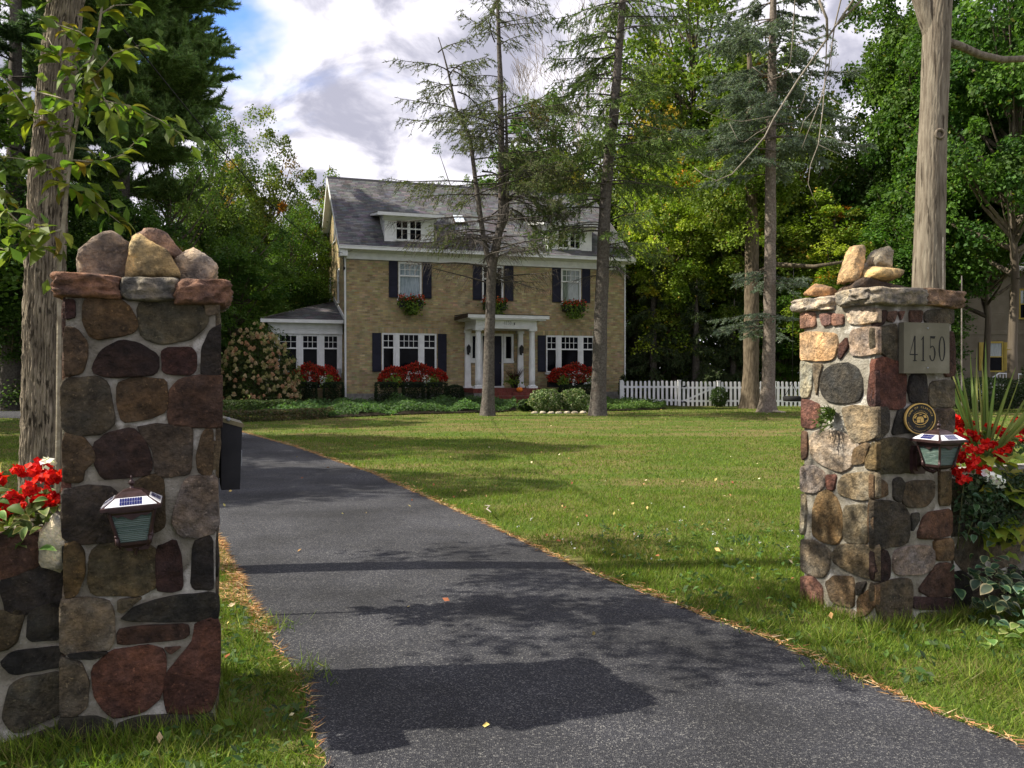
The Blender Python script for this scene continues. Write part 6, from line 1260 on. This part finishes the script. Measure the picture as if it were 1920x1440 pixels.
while k < 290:
    q = nrm(np.array([random.gauss(0, 1), -abs(random.gauss(.5, .7)), random.gauss(.35, .6)]))
    if q[2] < -.05: continue
    p = q*hyd_r(q[None])[0]*random.uniform(.97, 1.06); tint = random.choice([(.9, .86, .78), (.95, .74, .66), (.66, .78, .5), (1.0, 1.0, .9), (.85, .6, .52), (.6, .7, .42)])
    place_leaf(heads[k % 4], hy, p, (random.uniform(-.3, .3), random.uniform(-.3, .3), 1) if False else (1, 0, 0), (0, 0, 1), random.uniform(.65, 1.1), tint, 'flower_head').rotation_euler = (random.uniform(-.5, .5), random.uniform(-.5, .5), random.uniform(0, 6)); k += 1
# low hedges and ground cover
def hedge(label, pts, wd, h, n, size, cols, seed):
    t = thing('low_hedge', label, 'hedge', (0, 0, 0)); P = []; pts = np.array(pts); d = np.r_[0, np.cumsum(np.linalg.norm(np.diff(pts, axis=0), axis=1))]
    s = rng.uniform(0, d[-1], n); c = np.stack([np.interp(s, d, pts[:, i]) for i in (0, 1)], 1); o = rng.uniform(-1, 1, (n, 2)); m = np.abs(o).max(1, keepdims=True); o = o/np.maximum(m, .2)*rng.uniform(.8, 1, (n, 1)); zz = (o[:, 1]*.5+.5)*h*(1+.08*wob(np.c_[c, 0*s], 2.2, seed))
    P = np.c_[c[:, 0], c[:, 1]+o[:, 0]*wd, zg(c[:, 0], c[:, 1])+zz]; V, F = leafquads(P, size*rng.uniform(.7, 1.3, n), nb=np.array([0, -.5, .7])); obj('foliage', np_mesh('foliage', V, F, M['leaf'], np.repeat(pal(n, cols, None, .22), 4, 0)), t); return t
hedge('low clipped green hedge in front of the hydrangea', [(-9.5, 27.5), (-8.6, 27.0), (-7.3, 27.3)], .45, .46, 7000, .06, [(.05, .085, .02), (.065, .10, .025), (.04, .065, .02)], 1)
hedge('lower reddish green hedge strip along the driveway edge', [(-8.9, 23.9), (-7.6, 24.2), (-6.3, 24.9), (-5.6, 25.6)], .5, .30, 6500, .07, [(.06, .085, .025), (.11, .075, .04), (.09, .10, .045), (.14, .12, .06)], 2)
BED = [(-9.6, 27.6), (-7.0, 25.9), (-5.6, 25.4), (-3.2, 27.3), (-.6, 28.4), (.15, 29.6), (.1, 34.5), (-6, 33.0), (-9.5, 31.0)]
BED2 = [(1.2, 29.8), (2.2, 29.0), (4.0, 29.6), (5.6, 31.2), (6.2, 33.2), (5.6, 35.5), (4.8, 36.4), (2.2, 35.2), (1.3, 33.5)]
def cover(label, poly, n, h, cols, size=.085):
    lo, hi = np.min(poly, 0), np.max(poly, 0); x = rng.uniform(lo[0], hi[0], n*2); y = rng.uniform(lo[1], hi[1], n*2); k = in_poly(x, y, poly); x, y = x[k][:n], y[k][:n]; m = len(x)
    P = np.c_[x, y, zg(x, y)+h*(.55+.45*wob(np.c_[x, y, 0*x], 1.9, 3))*rng.uniform(.35, 1.1, m)]; V, F = leafquads(P, size*rng.uniform(.7, 1.3, m), nb=np.array([0, -.15, .9]), asp=.5, jitter=.7)
    o = obj('ground_cover', np_mesh('ground_cover', V, F, M['leaf'], np.repeat(pal(m, cols, None, .22), 4, 0))); o['kind'] = 'stuff'; return tag(o, label, 'ground cover')
COV = [(.07, .14, .04), (.09, .17, .045), (.055, .11, .03)]
cover('glossy green pachysandra carpet before the house left of the steps', BED, 36000, .46, COV, .10); cover('bright green pachysandra carpet right of the steps by the fence', BED2, 22000, .44, [(.085, .15, .03), (.065, .12, .03), (.11, .18, .04)])
for poly in (BED, BED2):
    o = MB().add([(x, y, zf(x, y)+.03) for x, y in poly], [list(range(len(poly)))]).build('planting_bed', M['soil']); o['kind'] = 'structure'
p = pix(1005, 770, 28.6); bush('variegated_shrub', 'white edged variegated shrub right of the brick steps', 'shrub', p[0]+.35, 28.4, zf(1, 28.4), .62, .5, .42, 2600, .085, [(.24, .30, .14), (.10, .16, .045), (.36, .38, .24), (.07, .12, .035), (.09, .14, .04)], group='variegated shrubs by the steps'); bush('variegated_shrub', 'smaller white edged variegated shrub nearer the straight spruce', 'shrub', 2.15, 28.6, zf(2, 28.6), .55, .5, .42, 2200, .085, [(.24, .30, .14), (.10, .16, .045), (.36, .38, .24), (.07, .12, .035), (.09, .14, .04)], group='variegated shrubs by the steps')
bush('hosta_clump', 'dark leafy clump at the foot of the brick steps', 'plant', .55, 29.3, zf(.5, 29), .38, .35, .22, 700, .14, [(.045, .08, .03), (.06, .10, .03)])
for i in range(9): 
    x = .75+i*.27; o = rock('edging_stone', [(-.13, 0), (.13, 0), (.14, .05), (.08, .1), (-.1, .09)], .09, 80+i, None, sub=2, cuts=3, color=(.42, .40, .35)); tag(o, 'pale flat edging stone along the front of the variegated shrubs', 'stone', 'edging stones before the shrubs'); o.location = (x, 27.85-.12*math.sin(i), zf(x, 27.8)-.02)
bush('small_conifer', 'little pointed dark conifer at the right corner of the house', 'shrub', *hw(12.0, -.9), .22, .22, .68, 1500, .07, [(.03, .05, .018), (.04, .06, .02)]); 
bush('climbing_shrub', 'leafy shrub growing against the picket fence beside the old maple', 'shrub', 8.95, 35.9, zf(9, 36)-.02, .42, .25, .45, 1300, .09, [(.045, .08, .02), (.06, .10, .025)])
# porch things
pk = thing('pumpkin', 'small orange pumpkin on the top brick step', 'pumpkin', hw(6.78, -2.02, .78)); b = MB(); v = []; f = []; n, m = 30, 9
for j in range(m):
    e = math.pi*j/(m-1)
    for i in range(n): a = 2*math.pi*i/n; rr = .135*math.sin(e)**.8*(1-.09*abs(math.cos(a*5))**3); v.append((rr*math.cos(a), rr*math.sin(a), .105-.105*math.cos(e)*(1-.25*math.exp(-(math.sin(e)*3)**2))))
for j in range(m-1):
    for i in range(n): f.append((j*n+i, j*n+(i+1) % n, (j+1)*n+(i+1) % n, (j+1)*n+i))
b.add(v, f, True); b.build('body', M['pumpkin'], pk); MB().tube([(0, 0, .18), (.005, 0, .23), (.03, .01, .26)], [.022, .014, .012], 6).build('stalk', M['bark'], pk, color=(.8, .9, .4))
pt = thing('potted_plant', 'planter of dark red grass and lime leaves beside the front door', 'plant', hw(6.98, -.75, .93)); MB().lathe([(.13, 0), (.19, .3), (.2, .34), (.16, .34), (.15, .3)], 16).build('pot', M['black'], pt)
n = 160; dd = nrm(rdir(n)*np.array([1, 1, .2])+np.array([0, 0, 1.1])); V, F = slivers(np.tile([0, 0, .3], (n, 1))+rng.normal(0, .05, (n, 3))*[1, 1, 0], dd, rng.uniform(.4, .8, n), .022); obj('grass_blades', np_mesh('grass_blades', V, F, M['leaf'], np.repeat(pal(n, [(.07, .02, .02), (.05, .03, .02)]), 3, 0)), pt)
n = 160; P = np.c_[rng.normal(-.1, .17, n), rng.normal(-.12, .1, n), rng.normal(.28, .1, n)]; V, F = leafquads(P, .10, nb=np.array([0, -.6, .6]), asp=.8); obj('lime_foliage', np_mesh('lime_foliage', V, F, M['leaf'], np.repeat(pal(n, [(.17, .25, .03), (.1, .17, .03)]), 4, 0)), pt)
# hedges far right and far left
bush('dark_hedge', 'dark hedge before the neighbour house behind the spiky plant', 'hedge', 17.4, 30.5, zf(17, 30), 1.7, .8, .62, 6000, .09, [(.03, .05, .018), (.04, .065, .02)], box=.6); bush('dark_hedge', 'taller dark shrub at the right edge before the neighbour house', 'hedge', 20.6, 31, zf(20, 31), 1.6, 1.2, 1.15, 7000, .1, [(.03, .05, .018), (.05, .08, .02), (.04, .065, .02)])
bush('dark_hedge', 'shaded shrub beyond the far bend of the driveway, left edge', 'hedge', -19.5, 32.5, zf(-19, 32), 3.0, 1.0, .7, 8000, .1, [(.025, .04, .015), (.035, .055, .018)]); bush('dark_hedge', 'shaded shrub between the driveway bend and the hydrangea', 'hedge', -12.6, 31.5, zf(-12, 32), 2.2, 1.0, .9, 7000, .1, [(.03, .05, .016), (.04, .06, .02)])
# ------------------------------------------------------------------ planters on the walls, hosta, vines
LG = leaf_mesh('leaf', M['leaf'], 'ovate', curl=.3, base=(.075, .125, .03)); LY = leaf_mesh('leaf', M['leaf'], 'lobed', curl=.35, base=(.24, .30, .035)); LV = leaf_mesh('leaf', M['leaf'], 'ovate', curl=.3, base=(.11, .17, .05), edge=(.38, .40, .2)); LH = leaf_mesh('leaf', M['leaf'], 'hosta', curl=.3, fold=.12, base=(.05, .095, .055), edge=(.36, .40, .22)); LH2 = leaf_mesh('leaf', M['leaf'], 'hosta', curl=.3, fold=.12, base=(.16, .24, .06), edge=(.42, .45, .2)); LS = leaf_mesh('leaf', M['leaf'], 'strap', curl=.22, fold=.3, base=(.2, .27, .10), mid=(.3, .36, .16))
def head_mesh(seed, n=42, cols=((.62, .010, .008), (.50, .006, .006), (.72, .03, .012))):
    d = rdir(n); d[:, 2] = np.abs(d[:, 2]); P = d*rng.uniform(.55, 1, (n, 1))*np.array([.036, .036, .024]); V, F = leafquads(P, .030, nb=d*.9+np.array([0, 0, .3]), asp=.95); return np_mesh('flower_head', V, F, M['petal'], np.repeat(pal(n, cols, None, .14), 4, 0))
RH = [head_mesh(i) for i in range(3)]; WH = head_mesh(5, 14, ((.8, .8, .78), (.72, .72, .74)))
def local(parent, name, label, cat_): 
    t = thing(name, label, cat_, (0, 0, 0)); t.matrix_world = parent.matrix_basis.copy(); return t
fp = local(pl, 'red_flower_planting', 'red impatiens with yellow green leaves along the left planter wall', 'flowers')
r = random.Random(3)
def scatter(t, me, n, fx, fy, fz, sc, down=.3, out=(0, -1, .5), col=lambda: (r.uniform(.8, 1.25), r.uniform(.85, 1.15), r.uniform(.8, 1.2)), name='leaf'):
    for i in range(n):
        a = r.uniform(0, 6.28); d = (math.cos(a)+out[0]*.5, math.sin(a)*.7+out[1]*.6, r.uniform(-down, .45)); place_leaf(me, t, (fx(), fy(), fz()), d, (r.uniform(-.4, .4)+out[0]*.3, r.uniform(-.3, .3)+out[1]*.5, 1), sc*r.uniform(.7, 1.3), col(), name)
U = r.uniform
def mound(u0, u1, top):
    return lambda: U(u0, u1)
# left planter: x runs -1.4..0 along the wall
for k in range(190):
    u = U(-1.6, -.01); y = U(.06, .55); z = .84+U(0, .24)*(1-abs(y-.3)*1.2)+.03*math.sin(u*9); me = LV if r.random() < .6 else LG
    a = U(0, 6.28); place_leaf(me, fp, (u, y, z), (math.cos(a), math.sin(a)-.4, U(-.4, .4)), (U(-.4, .4), U(-.6, .1), 1), U(.05, .085), (U(.8, 1.4), U(.85, 1.2), U(.7, 1.1)))
for k in range(110):
    u = U(-1.3, -.02); a = U(0, 6.28); place_leaf(LV if k % 3 else LG, fp, (u, U(-.04, .12), U(.80, 1.02)), (math.cos(a), math.sin(a)*.5-.7, U(-.5, .3)), (U(-.3, .3), U(-.8, -.2), 1), U(.05, .085), (U(.9, 1.6), U(.95, 1.3), U(.7, 1.1)))
for k in range(40):
    u = U(-1.6, -.02); y = U(.02, .5); z = .98+U(-.06, .14)-(.08 if y < .12 else 0); o = obj('flower_head', RH[k % 3], fp, loc=(u, y, z), rot=(U(-.1, .9), U(-.4, .4), U(0, 6)), scale=U(.9, 1.35)); o.color = (U(.9, 1.15), 1, 1, 1)
for u, y, z in ((-.10, .14, .99), (-.14, .10, 1.06), (-.22, .09, 1.0), (-.06, .12, 1.10), (-.26, .12, 1.09), (-.2, .2, 1.12), (-.12, .22, 1.13), (-.31, .1, .97), (-.33, .18, 1.06), (-.05, .1, 1.01)):
    o = obj('flower_head', RH[0], fp, loc=(u, y, z), rot=(U(.3, .9), U(-.3, .3), U(0, 6)), scale=U(1.0, 1.35)); o.color = (1.1, 1, 1, 1)
scatter(fp, LY, 26, mound(-.75, -.28, 0), lambda: U(-.02, .3), lambda: U(.84, 1.12), .12); scatter(fp, LY, 12, mound(-.6, -.36, 0), lambda: U(.02, .08), lambda: U(.55, .82), .09, down=.8)
obj('flower_head', WH, fp, loc=(-.06, .05, 1.17), rot=(.8, 0, 0)); obj('flower_head', WH, fp, loc=(-.45, .03, .58), rot=(.8, 0, 0))
n = 900; P = np.c_[rng.uniform(-1.6, -.02, n), rng.uniform(.1, .55, n), .84+rng.uniform(-.02, .18, n)]; V, F = leafquads(P, .05, nb=np.array([0, -.4, .8])); obj('filler_foliage', np_mesh('filler_foliage', V, F, M['leaf'], np.repeat(pal(n, [(.06, .10, .02), (.09, .13, .03), (.15, .17, .05)]), 4, 0)), fp)['kind'] = 'stuff'
lw_ = local(pl, 'white_lichen_lump', 'pale lumpy mortar patch where the left wall meets the pillar', 'mortar'); o = rock('lump', [(-.10, .74), (.0, .70), (.01, .92), (-.03, .98), (-.1, .87)], .05, 91, lw_, sub=3, cuts=4, color=(.6, .58, .52), rough=.9); o.location = (0, .07, 0)
# spiky leaves poking in at the left edge
for k, (z0, tip) in enumerate(((1.05, (-.25, .5, .55)), (1.0, (-.2, .4, .15)))): pass
sp1 = local(pl, 'spiky_plant', 'few spiky strap leaves entering at the left frame edge', 'plant')
for a, el, L_ in ((12, 35, .5), (-8, 12, .42), (40, 20, .45), (150, 50, .6), (200, 40, .6), (100, 65, .6), (60, 55, .55), (-40, 30, .5), (20, 60, .6), (250, 45, .5)):
    o = place_leaf(LS, sp1, (-.98, .33, .9), (math.cos(R(a))*math.cos(R(el)), math.sin(R(a))*math.cos(R(el)), math.sin(R(el))), (0, 0, 1), L_); o.scale = (L_, .026, L_*.2)
# right planter
fq = local(pr, 'red_flower_planting', 'red and white impatiens with lime leaves on the right planter wall', 'flowers')
for k in range(200):
    u = U(WR+.02, 2.6); y = U(.05, .6); z = .87+U(0, .2)*(1-abs(y-.3))+.1*sstep(.7, 1.4, u); me = LG if r.random() < .7 else LV; a = U(0, 6.28)
    place_leaf(me, fq, (u, y, z), (math.cos(a), math.sin(a)-.4, U(-.5, .3)), (U(-.4, .4), U(-.6, .1), 1), U(.06, .09), (U(.7, 1.25), U(.85, 1.15), U(.7, 1.1)))
for k in range(62):
    u = U(WR+.0, 2.6); y = U(.05, .6); z = .99+U(-.08, .11)+.12*sstep(.7, 1.3, u); o = obj('flower_head', RH[k % 3], fq, loc=(u, y, z), rot=(U(-.1, .9), U(-.4, .4), U(0, 6)), scale=U(.9, 1.4)); o.color = (U(.9, 1.15), 1, 1, 1)
for u, y, z in ((.66, .0, .93), (.70, -.02, .87), (.72, .03, 1.03), (.78, .0, 1.06), (.82, .02, .98), (.88, -.01, .92), (.68, .06, 1.09), (.92, .03, 1.05), (1.0, .04, 1.08), (1.05, 0, 1.0), (.76, -.03, .94)): o = obj('flower_head', RH[1], fq, loc=(u, y, z), rot=(U(.3, .9), U(-.3, .3), U(0, 6)), scale=U(1.0, 1.4)); o.color = (1.1, 1, 1, 1)
for u, z in ((.86, .90), (.92, .88), (.955, .855)): obj('flower_head', WH, fq, loc=(u, -.06, z), rot=(1.0, 0, 0), scale=1.4)
scatter(fq, LY, 44, mound(.9, 1.8, 0), lambda: U(-.08, .1), lambda: U(.74, 1.02), .13); scatter(fq, LY, 16, mound(.86, 1.25, 0), lambda: U(-.06, .04), lambda: U(.36, .56), .12, down=.8)
scatter(fq, LV, 40, mound(.72, 1.05, 0), lambda: U(-.06, .06), lambda: U(.45, .88), .075, down=.9, col=lambda: (U(.45, .65), U(.65, .85), U(.8, 1.1)))
vb = MB(); 
for k in range(9): u = .72+k*.09; vb.tube([(u, .12, .88), (u+.01, -.0, .84), (u+U(-.03, .03), .02, .6), (u+U(-.05, .05), .05, .42)], .004, 5)
vb.build('vine_stem', M['bark'], fq, color=(.8, 1, .5))
n = 2600; q = rng.uniform(0, 1, n); u = rng.uniform(.70, 1.9, n); P = np.c_[u, .0+rng.normal(0, .05, n), .90-q*.36*(1+.3*np.sin(u*13))]; V, F = leafquads(P, .038, nb=np.array([-.1, -.7, .6])); obj('trailing_foliage', np_mesh('trailing_foliage', V, F, M['leaf'], np.repeat(pal(n, [(.035, .065, .03), (.05, .085, .04), (.07, .10, .05)]), 4, 0)), fq)['kind'] = 'stuff'
sp2 = local(pr, 'spiky_plant', 'spiky dracaena with long narrow arching leaves right of the farther pillar', 'plant')
for k in range(30):
    a = k*137.5; el = 40+50*((k*.618) % 1); L_ = U(.62, .86); o = place_leaf(LS, sp2, (1.3+.03*math.cos(R(a)), .33+.03*math.sin(R(a)), .95), (math.cos(R(a))*math.cos(R(el)), math.sin(R(a))*math.cos(R(el)), math.sin(R(el))), (math.sin(k), math.cos(k), .4), L_, (U(.8, 1.3), U(.9, 1.15), .9)); o.scale = (L_, .026, L_*.09)
ho = local(pr, 'hosta_plant', 'variegated hosta with cream edged leaves at the foot of the right wall', 'plant')
for k in range(240):
    u = WR+U(.0, .85); v_ = U(-.42, .06); h = U(.04, .42)*(1-.75*abs((u-WR-.12)/.9))*(1 if v_ > -.3 else .6); a = U(0, 6.28); place_leaf(LH, ho, (u, v_, h), (math.cos(a), math.sin(a)-.5, U(-.6, .25)), (U(-.3, .3), U(-.6, 0), 1), U(.055, .095), (U(.75, 1.2), U(.85, 1.15), U(.8, 1.2)))
for k in range(46):
    u = WR+U(-.38, 1.2); v_ = U(-.56, -.38); place_leaf(LH2, ho, (u, v_, U(.02, .09)), (math.cos(a+k), math.sin(a+k)-.4, U(-.2, .35)), (U(-.3, .3), U(-.4, .2), 1), U(.06, .11), (U(.8, 1.2), U(.9, 1.15), U(.8, 1.1)))
# fern-like plant rooted in the right pillar's lit side
fn = local(pr, 'wall_plant', 'small leafy weed growing out of the sunlit side of the farther pillar', 'plant')
P = []; Dd = []
for k in range(46):
    d = nrm(np.array([-1.0, U(-.9, .9), U(-.9, .9)])); L_ = U(.06, .15)
    for j in range(7): P.append(np.array([0, .335, 1.30])+d*L_*j/6-np.array([0, 0, .05*(j/6)**2])); Dd.append(nrm(d*.5+np.array([U(-1, .2), U(-1, 1), U(-.8, .8)])))
P = np.array(P); V, F = slivers(P, np.array(Dd), .045, .012); obj('foliage', np_mesh('foliage', V, F, M['leaf'], np.repeat(pal(len(P), [(.05, .085, .02), (.08, .13, .03), (.11, .15, .04)]), 3, 0)), fn)
for k, (px, top, lab) in enumerate(((1766, 445, 'taller thin dry stalk standing behind the farther pillar'), (1801, 517, 'shorter bent dry stalk standing behind the farther pillar'))):
    a, b_ = pix(px-3, 760, 7.0), pix(px+2, top, 7.0); a[2] = -.02; tag(MB().tube([a, a*.5+b_*.5+[.01, 0, 0], b_], [.008, .007, .005], 6).build('dry_stalk', M['deadwood'], color=(1.2, 1.15, 1)), lab, 'stalk', 'dry stalks behind the pillar')
# ------------------------------------------------------------------ grass, litter
def keepout(x, y):
    k = in_poly(x, y, DRIVE)
    for o, w, back in ((pl, WP, WP), (pr, WR, WR)):
        c, s = math.cos(ANG), math.sin(ANG); dx, dy = x-o.location.x, y-o.location.y; u, v = dx*c+dy*s, -dx*s+dy*c; k |= (u > -.01) & (u < w+.01) & (v > -.0) & (v < back)
        k |= (v > .1) & (v < .6) & ((u < 0) if o is pl else (u > w)) & (np.abs(u) < 4.3)
    k |= in_poly(x, y, BED) | in_poly(x, y, BED2); h = HM.inverted(); hx = h[0][0]*x+h[0][1]*y+h[0][3]; hyy = h[1][0]*x+h[1][1]*y+h[1][3]; k |= (hx > -3.2) & (hx < 12.6) & (hyy > -.2) & (hyy < 9.2); return k
GP = [(.115, .18, .02), (.155, .225, .028), (.085, .14, .018), (.215, .26, .045)]; GDRY = [(.24, .20, .075), (.19, .17, .06), (.30, .25, .11)]
def grass(n, d0, d1, hgt, wid, xl=None):
    d = np.sqrt(rng.uniform(d0*d0, d1*d1, n)); x = rng.uniform(-.72, .72, n)*d
    if xl: x = rng.uniform(xl[0], xl[1], n); d = rng.uniform(d0, d1, n)
    k = ~keepout(x, d); x, d = x[k], d[k]; m = len(x)
    dry = .5+.5*wob(np.c_[x, d*1.3, 0*x], .55, 4)+.35*wob(np.c_[x, d, 0*x], 1.9, 6); dryp = np.clip((dry-np.where(d > 11, .45, .58))*.9, .05, .75)
    isd = rng.uniform(size=m) < dryp; c = pal(m, GP, [3, 2, 2, 1], .2)*(1+.12*wob(np.c_[x, d, 0*x], 2.5, 2))[:, None]; c[isd] = pal(int(isd.sum()), GDRY, None, .15)
    B = np.c_[x, d, zg(x, d)-.005]; lean = nrm(rng.normal(size=(m, 3))*np.array([.5, .5, .12])+np.array([.06, -.05, .75])); hh = hgt*rng.uniform(.4, 1.25, m)*(1+.3*wob(np.c_[x, d, 0*x], 3.1, 8))
    return B, lean, hh, np.full(m, wid), c
g1 = [grass(60000, 2.4, 7.6, .08, .006, (-2.9, -.5)), grass(130000, 2.6, 7.2, .065, .006, (.6, 5.2)), grass(130000, 7, 11, .06, .008), grass(130000, 11, 19, .055, .013), grass(80000, 19, 36, .05, .024), grass(9000, 5, 16, .05, .008, (-9, -3))]
# longer tufts at the feet of pillars and along the walls
tb = []
for o, us, v0, n in ((pl, (-1.5, .75), -.05, 1500), (pr, (-.15, 1.9), -.04, 1700)):
    u = rng.uniform(*us, n); v = v0-np.abs(rng.normal(0, .06, n)); c, s = math.cos(ANG), math.sin(ANG); x, y = o.location.x+u*c-v*s, o.location.y+u*s+v*c; tb.append((np.c_[x, y, 0*x], nrm(rng.normal(size=(n, 3))*[.45, .45, .1]+[0, -.15, .8]), rng.uniform(.06, .16, n), np.full(n, .006), pal(n, GP+[(.2, .19, .07)], None, .2)))
    v = rng.uniform(-.05, .7, n//2); u = np.where(rng.uniform(size=n//2) < .5, 0-.03, (WP if o is pl else WR)+.03)+rng.normal(0, .02, n//2); x, y = o.location.x+u*c-v*s, o.location.y+u*s+v*c; tb.append((np.c_[x, y, 0*x], nrm(rng.normal(size=(n//2, 3))*[.45, .45, .1]+[0, 0, .8]), rng.uniform(.06, .15, n//2), np.full(n//2, .006), pal(n//2, GP+[(.2, .19, .07)], None, .2)))
cxy = [(.95, 5.35), (1.25, 4.75), (.7, 5.9), (1.75, 4.3), (1.5, 5.1), (1.9, 4.8), (-1.1, 4.2), (-1.5, 5.0), (-1.35, 3.3), (2.4, 4.2), (.2, 7.2), (-.2, 9)]
for cx_, cy__ in cxy:
    if keepout(np.array([cx_]), np.array([cy__]))[0]: continue
    n = 260; tb.append((np.c_[rng.normal(cx_, .09, n), rng.normal(cy__, .09, n), np.zeros(n)], nrm(rng.normal(size=(n, 3))*[.6, .6, .1]+[0, 0, .7]), rng.uniform(.05, .15, n), np.full(n, .006), pal(n, GP+[(.2, .19, .07)], None, .2)))
allg = g1+tb; Bq = np.concatenate([a[0] for a in allg]); Lq = np.concatenate([a[1] for a in allg]); hq = np.concatenate([a[2] for a in allg]); wq = np.concatenate([a[3] for a in allg]); cq = np.concatenate([a[4] for a in allg])
V, F = slivers(Bq, Lq, hq, wq); gr = obj('grass', np_mesh('grass', V, F, M['grass'], np.repeat(cq, 3, 0))); gr['kind'] = 'stuff'; tag(gr, 'mown lawn grass with dry straw patches either side of the driveway', 'grass')
# broad weeds in the verge
n = 900; x = np.concatenate([rng.uniform(-2.3, -.7, 350), rng.uniform(.8, 4, 550)]); y = np.concatenate([rng.uniform(2.8, 5.5, 350), rng.uniform(4, 8.5, 550)]); k = ~keepout(x, y); x, y = x[k], y[k]; x = np.repeat(x, 4)+rng.normal(0, .03, 4*len(x)); y = np.repeat(y, 4)+rng.normal(0, .03, len(x)); m = len(x)
V, F = leafquads(np.c_[x, y, rng.uniform(.015, .06, m)], .045*rng.uniform(.6, 1.5, m), nb=np.array([0, -.1, 1.2]), asp=.5); o = obj('weeds', np_mesh('weeds', V, F, M['leaf'], np.repeat(pal(m, [(.06, .12, .025), (.09, .16, .03), (.05, .095, .03)]), 4, 0))); o['kind'] = 'stuff'; tag(o, 'broad leaved weeds and clover among the grass', 'weeds')
# pine-needle litter along the driveway edges
def along(edge, a, b_, n, sp, sgn):
    e = np.array(edge); d = np.r_[0, np.cumsum(np.linalg.norm(np.diff(e, axis=0), axis=1))]; t = rng.uniform(a, b_, n); p = np.stack([np.interp(t, e[:, 1], e[:, i]) for i in (0, 1)], 1); w = sp*np.clip(.7+1.5*wob(np.c_[p, 0*t], 3.4, 5), .05, 3); o = np.abs(rng.normal(0, 1, n))*w-.02; p[:, 0] += sgn*o; return p
q = np.concatenate([along(ER, 2.3, 9, 1700, .028, 1), along(ER, 9, 24, 4000, .05, 1), along(EL, 2.3, 5.0, 350, .03, -1), along(EL, 4.9, 8.2, 5200, .10, -1)]); n = len(q)
a = rng.uniform(0, 6.28, n); D_ = np.c_[np.cos(a), np.sin(a), rng.uniform(-.1, .25, n)]; V, F = slivers(np.c_[q, zg(q[:, 0], q[:, 1])+rng.uniform(.012, .04, n)], D_, rng.uniform(.03, .09, n), .006); o = obj('needle_litter', np_mesh('needle_litter', V, F, M['straw'], np.repeat(pal(n, [(.42, .22, .09), (.50, .30, .13), (.33, .17, .07), (.45, .35, .2)], None, .18), 3, 0))); o['kind'] = 'stuff'; tag(o, 'orange brown needle litter along both driveway edges', 'litter')
# fallen leaves, and clover blossom
n = 420; d = np.concatenate([rng.uniform(3.2, 12, 200), rng.uniform(9, 30, 220)]); x = rng.uniform(-.55, .6, n)*d; P = np.c_[x, d, zg(x, d)+.05]; on = in_poly(x, d, DRIVE); keep = ~keepout(x, d) | (on & (rng.uniform(size=n) < .22)); P[on, 2] -= .012; P = P[keep]; n = len(P)
V, F = leafquads(P, .05*rng.uniform(.5, 1.3, n), nb=np.array([0, -.2, 1]), asp=.6, jitter=.8); o = obj('fallen_leaves', np_mesh('fallen_leaves', V, F, M['straw'], np.repeat(pal(n, [(.50, .38, .14), (.36, .22, .09), (.55, .48, .28), (.28, .10, .05)], None, .2), 4, 0))); o['kind'] = 'stuff'; tag(o, 'scattered tan and yellow fallen leaves on lawn and asphalt', 'leaves')
n = 50; x = np.concatenate([rng.normal(2.6, .9, 38), rng.normal(.9, .9, 12)]); y = np.concatenate([rng.normal(7.4, 1.0, 38), rng.normal(7.6, .9, 12)]); k = ~keepout(x, y); x, y = x[k], y[k]; n = len(x); c0 = np.repeat(np.c_[x, y, np.full(n, .06)], 4, 0)+rng.normal(0, .006, (4*n, 3)); V, F = leafquads(c0, .013, nb=np.array([0, -.3, 1]), asp=.9); o = obj('clover_blossom', np_mesh('clover_blossom', V, F, M['petal'], np.full((len(V), 3), .72))); o['kind'] = 'stuff'; tag(o, 'tiny white clover blossoms in the lawn near the farther pillar', 'clover')
tag(MB().tube([(-.22, 8.75, .09), (-.27, 8.9, .1), (-.24, 9.05, .11), (-.3, 9.2, .09)], [.006, .007, .006, .003], 5).build('twig', M['deadwood'], color=(.9, .88, .85)), 'curved bare twig lying on the lawn by the driveway', 'twig')
tag(MB().tube([(8.95, 28.55, .25), (9.3, 28.3, .22)], [.05, .03], 7).build('root', M['deadwood'], color=(1.2, 1.1, 1)), 'pale bare stick at the base of the blue spruce', 'stick')
